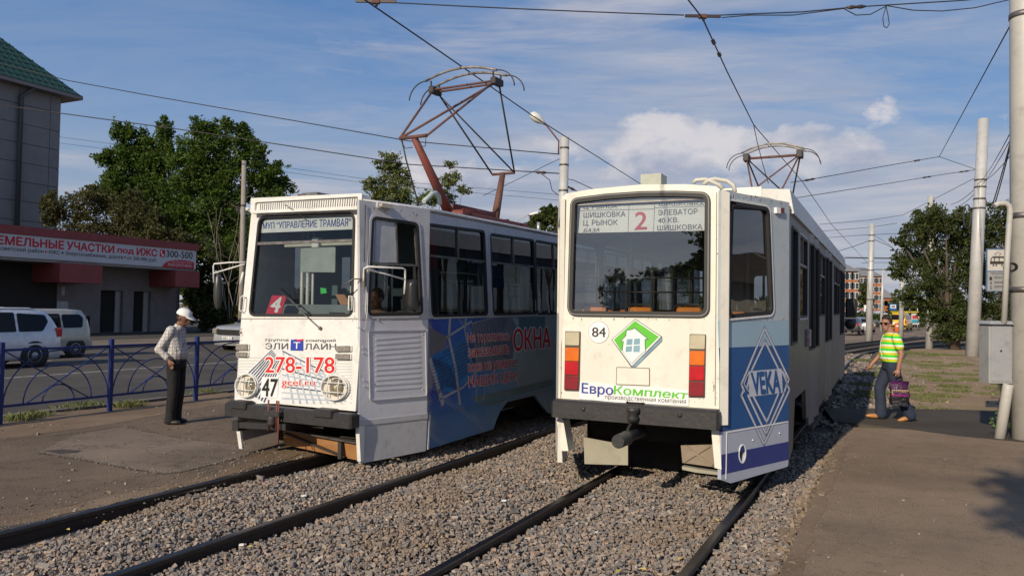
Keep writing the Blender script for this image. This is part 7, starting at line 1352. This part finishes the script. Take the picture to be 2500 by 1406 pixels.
# distant woods and low houses closing the horizon on both sides
for lab, x0, x1, y, h in (('far-off line of trees along the horizon on the right', 60, 420, 330, 9), ('far-off line of trees along the horizon on the left', -420, -60, 300, 10)):
    wd = crown([((x, y + random.uniform(-10, 10), h * random.uniform(.3, .5)), (9, 5, h * random.uniform(.4, .62))) for x in np.arange(x0, x1, 11)], 14, 1.1, L2m, None, nm='wood'); tag(wd, lab, 'wood', kind='stuff')
# ================================================================ people
def fuse(mb, name, mt, par, voxel=.012, smooth=6):
    me = mb.mesh(name, mt); o = bpy.data.objects.new(name, me); COL.objects.link(o)
    m_ = o.modifiers.new('r', 'REMESH'); m_.mode = 'VOXEL'; m_.voxel_size = voxel; m_.use_smooth_shade = True; s = o.modifiers.new('s', 'SMOOTH'); s.iterations = smooth; s.factor = .5
    bpy.context.view_layer.update(); me2 = bpy.data.meshes.new_from_object(o.evaluated_get(bpy.context.evaluated_depsgraph_get())); me2.name = name
    bpy.data.objects.remove(o); bpy.data.meshes.remove(me); me2.polygons.foreach_set('use_smooth', [True] * len(me2.polygons)); return link(name, me2, par)
def loft(mb, rings, n=18):
    """rings: (centre, half-width x, half-depth y[, tilt vector up])"""
    vs = []
    for (c, rx, ry) in rings:
        for i in range(n): t = 2 * math.pi * i / n; vs.append((c[0] + rx * math.cos(t), c[1] + ry * math.sin(t), c[2]))
    m = len(rings); fs = [(k * n + i, k * n + (i + 1) % n, k * n + n + (i + 1) % n, k * n + n + i) for k in range(m - 1) for i in range(n)]; fs += [tuple(range(n - 1, -1, -1)), tuple(range((m - 1) * n, m * n))]; return mb.add(vs, fs)
def limb(mb, pts, rs, n=12):
    mb.tube(pts, rs, n)
    for p, r in zip(pts, rs): mb.ball(p, r * .99, 10, 8)
    return mb
def head(mb, c, yaw=0.0, nod=0.0, s=1.0):
    """head, face to +x; yaw turns it left, nod bows it"""
    T = Matrix.Translation(Vector(c)) @ Matrix.Rotation(yaw, 4, 'Z') @ Matrix.Rotation(nod, 4, 'Y'); t = MB()
    t.ball((0, 0, .02), .094, 16, 12, (1.04, .82, 1.12)); t.ball((.022, 0, -.05), .066, 14, 10, (1, .86, 1.05)); t.ball((.055, 0, -.088), .028, 10, 8, (1, 1.1, .8)); t.tube([(.086, 0, .025), (.112, 0, -.020), (.092, 0, -.034)], [.010, .0155, .012], 8); t.ball((.092, 0, -.058), .017, 10, 6, (.8, 1.6, .55)); t.ball((.088, 0, .038), .022, 10, 6, (.7, 2.6, .5))
    for sy in (-1, 1): t.ball((-.004, sy * .082, -.008), .024, 10, 8, (.7, .38, 1.25))
    mb.add([T @ Vector(v) for v in t.v], t.f); return T
def hand(mb, w, d, side, s=1.0, curl=.5, palm_n=None):
    """w wrist, d pointing direction, side = thumb direction; five fingers"""
    w = Vector(w); d = Vector(d).normalized(); k = Vector(side); k = (k - d * k.dot(d)).normalized(); n_ = d.cross(k).normalized()
    mb.tube([w, w + d * .045 * s, w + d * .085 * s], [.026 * s, .036 * s, .034 * s], 10); mb.ball(w + d * .06 * s, .034 * s, 10, 8)
    for i, (l, o) in enumerate(((.072, .028), (.080, .009), (.074, -.010), (.058, -.028))):
        b = w + d * .085 * s + k * o * s; p1 = b + (d + n_ * .25 * curl) * l * .45 * s; p2 = p1 + (d * (1 - curl) + n_ * curl * 1.2) * l * .35 * s; p3 = p2 + (d * (.6 - curl) + n_ * curl * 1.3) * l * .28 * s; mb.tube([b - d * .02, b, p1, p2, p3], [.0105 * s, .0105 * s, .0098 * s, .009 * s, .0078 * s], 8)
    b = w + d * .03 * s + k * .03 * s; mb.tube([b - k * .01, b + (k * .7 + d * .7) * .035 * s, b + (k * .55 + d + n_ * curl * .4) * .065 * s], [.014 * s, .012 * s, .009 * s], 8)
skinA = mat('skin_tanned', (.20, .095, .060), .55, col2=(.165, .078, .048), nscale=20); skinB = mat('skin_light_tan', (.36, .18, .125), .5, col2=(.31, .15, .10), nscale=20); hairB = mat('hair_dark_brown', (.03, .020, .014), .6, bump=.01, bscale=90)
# --- man in white cap: faces right in the picture (+x local), seen on his right side (-y)
f1 = G(424, 1034, -.035); A = empty('person', f1, math.radians(-4)); tag(A, 'man in a white cap and plaid shirt standing with a hand in his pocket', 'person'); A.scale = (1.06,) * 3
body = MB(); Th = head(body, (.10, 0, 1.515), -.12, .42); limb(body, [(.02, 0, 1.36), (.07, 0, 1.46)], [.055, .052]); loft(body, [((0, 0, .90), .11, .15), ((.01, 0, 1.1), .105, .15), ((0, 0, 1.3), .10, .17), ((.01, 0, 1.38), .06, .09)])
for sy in (-1, 1):
    ph = (.0, sy * .16, 1.33) ; el = (-.115, sy * .235, 1.07) if sy < 0 else (-.04, .24, 1.06); wr = (.02, sy * .215, .925) if sy < 0 else (.0, .15, .95)
    limb(body, [ph, el, wr], [.045, .037, .026]); hand(body, wr, (.35, -.05 * sy, -.9), (.6, sy * .3, .5), .95, .25); limb(body, [(.0, sy * .09, .88), (.01, sy * .10, .48), (-.01, sy * .10, .09)], [.075, .05, .035])
fuse(body, 'body', skinA, A, .0085, 3)
plaid = bpy.data.materials.new('plaid_shirt'); plaid.use_nodes = True; MATS['plaid_shirt'] = plaid
t = plaid.node_tree; b = t.nodes['Principled BSDF']; b.inputs['Roughness'].default_value = .85; tcx = t.nodes.new('ShaderNodeTexCoord'); sp_ = t.nodes.new('ShaderNodeSeparateXYZ'); t.links.new(tcx.outputs['Object'], sp_.inputs[0])
def band_(x, fr_, w, t):
    f = t.nodes.new('ShaderNodeMath'); f.operation = 'FRACT'; t.links.new(mth('MULTIPLY', x, fr_, t), f.inputs[0]); return ramp(f.outputs[0], [(0, 1), (w, 1), (w + .04, 0)], t)
base = mixc(mth('MULTIPLY', band_(mth('ADD', sp_.outputs[0], 3, t), 24, .22, t), .75, t), (.56, .55, .53), (.30, .25, .24), t); base = mixc(mth('MULTIPLY', band_(mth('ADD', sp_.outputs[2], 3, t), 21, .22, t), .75, t), base, (.32, .27, .26), t); t.links.new(base, b.inputs['Base Color'])
nb = noise(tcx.outputs['Object'], 14, 3, .6, .8, t); bp = t.nodes.new('ShaderNodeBump'); bp.inputs['Distance'].default_value = .03; t.links.new(nb, bp.inputs['Height']); t.links.new(bp.outputs[0], b.inputs['Normal'])
sh = MB(); loft(sh, [((.015, 0, .915), .125, .168), ((.015, 0, 1.0), .150, .19), ((-.005, 0, 1.12), .145, .19), ((-.015, 0, 1.25), .125, .19), ((-.005, 0, 1.34), .105, .18), ((.01, 0, 1.39), .062, .09)])
for sy in (-1, 1):
    el = (-.12, sy * .24, 1.07) if sy < 0 else (-.04, .245, 1.06); wr = (-.015, sy * .222, .965) if sy < 0 else (.0, .17, .98); limb(sh, [(-.005, sy * .155, 1.32), el, wr], [.068, .064, .050]); sh.ball((-.01, sy * .13, 1.33), .075, 12, 8)
sh.tube([(.03, 0, 1.36), (.05, 0, 1.415)], [.072, .066], 16); fuse(sh, 'shirt', plaid, A, .0095, 4)
tr = MB(); loft(tr, [((.02, 0, .80), .125, .175), ((.02, 0, .9), .120, .165), ((.015, 0, .95), .115, .16)])
for sy in (-1, 1): limb(tr, [(.015, sy * .085, .86), (.025, sy * .09, .5), (-.005, sy * .09, .16), (-.005, sy * .09, .06)], [.096, .078, .068, .070])
blk = mat('black_trousers', (.008, .008, .009), .85, bump=.02, bscale=12); fuse(tr, 'trousers', blk, A, .011, 5); MB().lathe([(.0, 0), (.01, 0)], (0, 0, 0), 3) ; loft(bl_ := MB(), [((.018, 0, .925), .127, .171), ((.018, 0, .96), .125, .168)], 24); bl_.build('belt', rubber, A)
for sy in (-1, 1): s_ = MB(); s_.ball((.03, sy * .095, .035), .055, 14, 8, (2.35, .85, .72)); s_.ball((-.05, sy * .095, .05), .05, 10, 8, (1, .85, .9)); fuse(s_, 'shoe', mat('black_shoe', (.02, .019, .018), .5), A, .008, 2)
cp_ = MB(); tt = MB(); n = 18; vs = []
for k in range(7):
    ph = math.pi / 2 * k / 6; rr_ = .106 * math.cos(ph) ** .8 + .002; zz = .020 + .090 * math.sin(ph)
    for i in range(n): a = 2 * math.pi * i / n; vs.append((rr_ * .97 * math.cos(a) - .004, rr_ * .82 * math.sin(a), zz))
tt.add(vs, [(k * n + i, k * n + (i + 1) % n, k * n + n + (i + 1) % n, k * n + n + i) for k in range(6) for i in range(n)] + [tuple(range(6 * n, 7 * n))], True)
br_ = [(.07 + .105 * math.cos(a) * 1.0, .078 * math.sin(a)) for a in np.linspace(-1.45, 1.45, 12)]; bv_ = [(x, y, .030 - (x - .07) * .18 - abs(y) * .12) for x, y in br_] + [(.06, y * .95, .034) for x, y in br_]; m12 = len(br_); tt.add(bv_ + [(x, y, z - .006) for x, y, z in bv_], [(i, i + 1, m12 + i + 1, m12 + i) for i in range(m12 - 1)] + [(3 * m12 + i, 3 * m12 + i + 1, 2 * m12 + i + 1, 2 * m12 + i) for i in range(m12 - 1)] + [(i + 1, i, 2 * m12 + i, 2 * m12 + i + 1) for i in range(m12 - 1)])
capT = Th @ Matrix.Translation((0, 0, .022)) @ Matrix.Rotation(-.10, 4, 'Y') @ Matrix.Scale(1.10, 4); cp_.add([capT @ Vector(v) for v in tt.v], tt.f, True); cp_.build('cap', mat('white_cap', (.78, .78, .77), .8, bump=.004, bscale=30), A)
hh = MB(); h2 = MB(); h2.ball((-.028, 0, .0), .082, 14, 10, (.9, .96, 1)); hh.add([Th @ Vector(v) for v in h2.v], h2.f, True); hh.build('hair', mat('hair_black', (.015, .012, .011), .7), A)
# --- man in striped T-shirt, striding left: faces left (-X world); local +x forward
f2 = G(2174, 1024, .01); B = empty('person', f2, math.radians(180 - 8)); tag(B, 'man in a green and yellow striped T-shirt and sunglasses, walking left', 'person')
sB_ = 1.03; body = MB(); Th2 = head(body, (.075, 0, 1.625), .80, .02); limb(body, [(.0, 0, 1.47), (.035, 0, 1.56)], [.064, .060]); loft(body, [((0, 0, 1.0), .12, .16), ((.02, 0, 1.2), .12, .16), ((.0, 0, 1.4), .11, .19), ((.0, 0, 1.48), .07, .10)])
# his left side faces the viewer (facing left): +y is his left
armL = [(-.04, .205, 1.40), (-.085, .255, 1.13), (-.035, .26, .885)]; armR = [(.0, -.205, 1.40), (.06, -.25, 1.13), (.24, -.22, .93)]
limb(body, armL, [.056, .047, .031]); limb(body, armR, [.056, .045, .030]); hand(body, armL[2], (.10, .02, -1), (1, .0, .1), 1.05, .75); hand(body, armR[2], (.55, .0, -.85), (.5, .5, .4), 1.0, .45)
for sy, kn, an in ((1, (-.10, .10, .50), (-.27, .10, .12)), (-1, (.16, -.09, .50), (.13, -.09, .10))): limb(body, [(0, sy * .10, .92), kn, an], [.08, .055, .038])
fuse(body, 'body', skinB, B, .0085, 3)
stripe = bpy.data.materials.new('striped_shirt'); stripe.use_nodes = True; t = stripe.node_tree; b = t.nodes['Principled BSDF']; b.inputs['Roughness'].default_value = .8; tcx = t.nodes.new('ShaderNodeTexCoord'); sp_ = t.nodes.new('ShaderNodeSeparateXYZ'); t.links.new(tcx.outputs['Object'], sp_.inputs[0])
fr_ = t.nodes.new('ShaderNodeMath'); fr_.operation = 'FRACT'; nw = noise(tcx.outputs['Object'], 5, 2, .5, 0, t); t.links.new(mth('ADD', mth('MULTIPLY', sp_.outputs[2], 9.2, t), mth('MULTIPLY', nw, .12, t), t), fr_.inputs[0])
rr = ramp(fr_.outputs[0], [(0, (.03, .62, .04)), (.26, (.60, .58, .02)), (.64, (.78, .80, .74)), (.90, (.03, .62, .04))], t); rr.node.color_ramp.interpolation = 'CONSTANT'; t.links.new(rr, b.inputs['Base Color']); nb = noise(tcx.outputs['Object'], 12, 3, .6, .8, t); bp = t.nodes.new('ShaderNodeBump'); bp.inputs['Distance'].default_value = .02; t.links.new(nb, bp.inputs['Height']); t.links.new(bp.outputs[0], b.inputs['Normal'])
sh = MB(); loft(sh, [((.0, 0, .985), .145, .185), ((.025, 0, 1.06), .155, .185), ((.03, 0, 1.18), .155, .188), ((.01, 0, 1.33), .145, .20), ((-.005, 0, 1.42), .115, .19), ((.0, 0, 1.485), .080, .11)])
limb(sh, [(-.02, .19, 1.41), (-.06, .245, 1.26)], [.080, .074]); limb(sh, [(.0, -.19, 1.41), (.03, -.235, 1.26)], [.080, .072]); fuse(sh, 't_shirt', stripe, B, .0095, 4)
jean = mat('blue_jeans', (.016, .024, .050), .85, col2=(.024, .036, .066), nscale=5, bump=.015, bscale=14); tr = MB(); loft(tr, [((-.005, 0, .86), .14, .185), ((-.005, 0, .97), .135, .175), ((-.005, 0, 1.01), .13, .17)])
for sy, kn, md, an in ((1, (-.09, .10, .50), (-.21, .10, .24), (-.285, .10, .10)), (-1, (.15, -.09, .52), (.13, -.09, .26), (.125, -.09, .085))): limb(tr, [(.0, sy * .09, .90), kn, md, an], [.118, .095, .092, .098])
fuse(tr, 'jeans', jean, B, .011, 5)
tan = mat('tan_shoe_leather', (.42, .19, .06), .4, bump=.002)
for cx, cz, rt, sy in ((.20, .045, 0, -.09), (-.25, .055, .32, .10)): s_ = MB(); q_ = MB(); q_.ball((.04, 0, 0), .058, 14, 8, (2.5, .85, .70)); q_.ball((-.06, 0, .012), .05, 10, 8, (1.1, .85, .9)); Rm = Matrix.Translation((cx, sy, cz)) @ Matrix.Rotation(rt, 4, 'Y'); s_.add([Rm @ Vector(v) for v in q_.v], q_.f); fuse(s_, 'shoe', tan, B, .008, 2)
hh = MB(); h2 = MB(); h2.ball((-.030, 0, .050), .097, 18, 12, (1.04, .90, .98)); h2.ball((.022, 0, .112), .050, 12, 8, (1.2, 1.35, .55)); hb = MB(); hb.add([Th2 @ Vector(v) for v in h2.v], h2.f); ho = fuse(hb, 'hair', hairB, B, .009, 2)
gl2 = MB(); g_ = MB()
for sy in (-1, 1): g_.ball((.094, sy * .034, .018), .027, 12, 8, (.30, 1.15, .85)); g_.bar((.09, sy * .062, .026), (-.01, sy * .084, .018), .006, .010)
g_.bar((.103, -.012, .024), (.103, .012, .024), .006, .006); gl2.add([Th2 @ Vector(v) for v in g_.v], g_.f); gl2.build('sunglasses', mat('sunglass_lens', (.012, .006, .005), .08, spec=.9), B)
MB().tube([(.10, -.02, 1.46), (.16, .0, 1.35), (.185, .04, 1.2), (.17, .08, 1.08), (.10, .18, 1.04)], .004, 5).build('earphone_cord', pwhite, B)
# carrier bag in his left hand
hw_ = B.matrix_world if False else None
bpy.context.view_layer.update(); hp3 = B.matrix_world @ Vector((-.045, .275, .80)); bgo = empty('shopping_bag', hp3, math.radians(172)); tag(bgo, 'glossy purple carrier bag printed with round cookies, held by the walking man', 'bag'); bgo.scale = (.9, .9, .9)
bm_ = MB(); prof = [(-.13, .06), (-.165, .035), (-.165, -.035), (-.13, -.06), (.13, -.06), (.165, -.035), (.165, .035), (.13, .06)]; vs = []
for z, k, ky in ((-.12, .95, .35), (-.22, 1.0, .9), (-.36, 1.0, 1.1), (-.50, .98, 1.15), (-.585, .90, 1.1)):
    for x, y in prof: vs.append((x * k * .98 - .005 + .02 * math.sin(z * 20), y * ky + .006 * math.sin(x * 40 + z * 30), z + .012 * x / .16))
bm_.add(vs, [(k * 8 + i, k * 8 + 8 + i, k * 8 + 8 + (i + 1) % 8, k * 8 + (i + 1) % 8) for k in range(4) for i in range(8)] + [tuple(range(32, 40)), tuple(range(8))[::-1]], True)
bagM = bpy.data.materials.new('bag_print'); bagM.use_nodes = True; t = bagM.node_tree; b = t.nodes['Principled BSDF']; b.inputs['Roughness'].default_value = .22; b.inputs['Coat Weight'].default_value = .6; tcx = t.nodes.new('ShaderNodeTexCoord'); sp_ = t.nodes.new('ShaderNodeSeparateXYZ'); t.links.new(tcx.outputs['Object'], sp_.inputs[0])
rr = ramp(mth('ADD', sp_.outputs[2], 1.0, t), [(0, (.012, .009, .012)), (.50, (.012, .009, .012)), (.575, (.03, .008, .03)), (.60, (.30, .015, .20)), (.625, (.05, .01, .05)), (.80, (.075, .01, .09))], t); rr.node.color_ramp.interpolation = 'CONSTANT'; t.links.new(rr, b.inputs['Base Color']); nb = noise(tcx.outputs['Object'], 16, 4, .6, 1.2, t); bp = t.nodes.new('ShaderNodeBump'); bp.inputs['Distance'].default_value = .03; t.links.new(nb, bp.inputs['Height']); t.links.new(bp.outputs[0], b.inputs['Normal'])
bo_ = bm_.build('bag_body', bagM, bgo); dk = MB()
for r in range(3):
    for c in range(9): dk.ball((-.135 + c * .033 + (r % 2) * .012, .058, -.30 - r * .032), .0145, 8, 5, (1, .5, .9))
tag(dk.build('cookie_print', mat('cookie_beige', (.62, .42, .22), .5), bgo), kind='stuff'); MB().tube([(-.06, .0, -.13), (-.045, .0, -.03), (.0, .0, .015), (.045, .0, -.03), (.06, .0, -.13)], .011, 8).build('bag_handle', black, bgo)
# --- driver in the white tram (head and shoulders behind the side window)
fd = M1 @ Vector((.52, .90, .62)); Dv = empty('person', fd, -.498 - math.pi / 2); tag(Dv, 'tram driver in an orange vest seated behind the cab window, reaching forward', 'person')
body = MB(); Td = head(body, (.05, 0, 1.26), 0, .15, 1); limb(body, [(0, 0, 1.10), (.03, 0, 1.19)], [.055, .05]); loft(body, [((-.03, 0, .50), .13, .17), ((0, 0, .8), .12, .17), ((0, 0, 1.05), .11, .19), ((.01, 0, 1.12), .06, .09)])
for sy in (-1, 1): limb(body, [(.0, sy * .19, 1.02), (.10, sy * .22, .80), (.32, sy * .17, .82)], [.052, .043, .03]); hand(body, (.32, sy * .17, .82), (1, -.2 * sy, -.1), (0, -sy, .4), .95, .5); limb(body, [(-.02, sy * .1, .50), (.36, sy * .12, .52), (.40, sy * .12, .12)], [.08, .06, .04])
fuse(body, 'body', skinA, Dv, .011, 3); vt = MB(); loft(vt, [((-.02, 0, .50), .15, .19), ((0, 0, .8), .145, .195), ((0, 0, 1.02), .13, .20), ((.01, 0, 1.10), .075, .11)]); fuse(vt, 'vest', mat('orange_vest', (.75, .09, .02), .7), Dv, .012, 4)
vt = MB(); [limb(vt, [(.0, sy * .185, 1.03), (.05, sy * .215, .90)], [.066, .062]) for sy in (-1, 1)]; [fuse(vt, 'sleeve', mat('white_cloth', (.6, .6, .6), .8), Dv, .012, 3)]
hb = MB(); h2 = MB(); h2.ball((-.02, 0, .04), .10, 14, 10, (1, .88, 1)); hb.add([Td @ Vector(v) for v in h2.v], h2.f, True); hb.build('hair', MATS['hair_black'], Dv)

# ---------------------------------------------------------------- wear: paint chips, rust marks, small litter
chipM = mat('rust_chip', (.16, .085, .045), .9, col2=(.09, .055, .035), nscale=30); soot = mat('grime_mark', (.36, .33, .28), .8)
def chips(pl, par, regs, n, s0, s1, mt, h=.0012):
    mb = MB()
    for _ in range(n):
        u0, v0, u1, v1 = random.choice(regs); c = pl.uv(random.uniform(u0, u1), random.uniform(v0, v1)); k = random.randint(5, 8); r = random.uniform(s0, s1); el = random.choice((1, 1, 2.6))
        pl.plate('', None, None, [(c.x + r * random.uniform(.4, 1) * math.cos(6.283 * i / k), c.y + r * el * random.uniform(.4, 1) * math.sin(6.283 * i / k)) for i in range(k)], h - .0006, h, mb=mb)
    tag(mb.build('paint_chips', mt, par), kind='stuff')
chips(PR, T2, [(1366, 500, 1376, 980), (1745, 470, 1754, 995), (1380, 776, 1740, 782), (1380, 474, 1740, 480), (1400, 966, 1740, 996)], 70, .002, .008, chipM)
chips(PR, T2, [(1400, 780, 1680, 930), (1730, 900, 1750, 990), (1366, 600, 1380, 980)], 7, .006, .014, soot)
chips(PC2, T2, [(1790, 478, 1850, 488), (1780, 484, 1915, 498), (1785, 778, 1920, 782), (1775, 1120, 1915, 1140)], 70, .003, .010, chipM)
chips(PF, T1, [(600, 776, 880, 782), (585, 800, 592, 835), (866, 560, 884, 980), (614, 525, 628, 760), (580, 970, 860, 984)], 90, .002, .008, chipM)
chips(PC1, T1, [(878, 985, 1040, 1020), (890, 1085, 1040, 1098), (880, 780, 1036, 800), (905, 500, 1030, 530)], 70, .003, .009, chipM)
lw_ = MB()
for u, v in ((505, 1085 + 110), (742, 1210), (590, 1330), (1610, 1262), (1455, 1300), (1840, 1365), (1230, 1222), (1700, 1390), (1000, 1230), (355, 1260)):
    p = G(u, v, -.07); w = random.uniform(.012, .03); a = random.uniform(0, 6); lw_.hexa([(p.x - w, p.y - w * .6, -.075), (p.x + w, p.y - w * .5, -.072), (p.x + w * .8, p.y + w * .6, -.07), (p.x - w, p.y + w * .5, -.075), (p.x - w, p.y - w * .6, -.062), (p.x + w, p.y - w * .5, -.055), (p.x + w * .8, p.y + w * .6, -.058), (p.x - w, p.y + w * .5, -.06)])
tag(lw_.build('paper_litter', pwhite), kind='stuff')
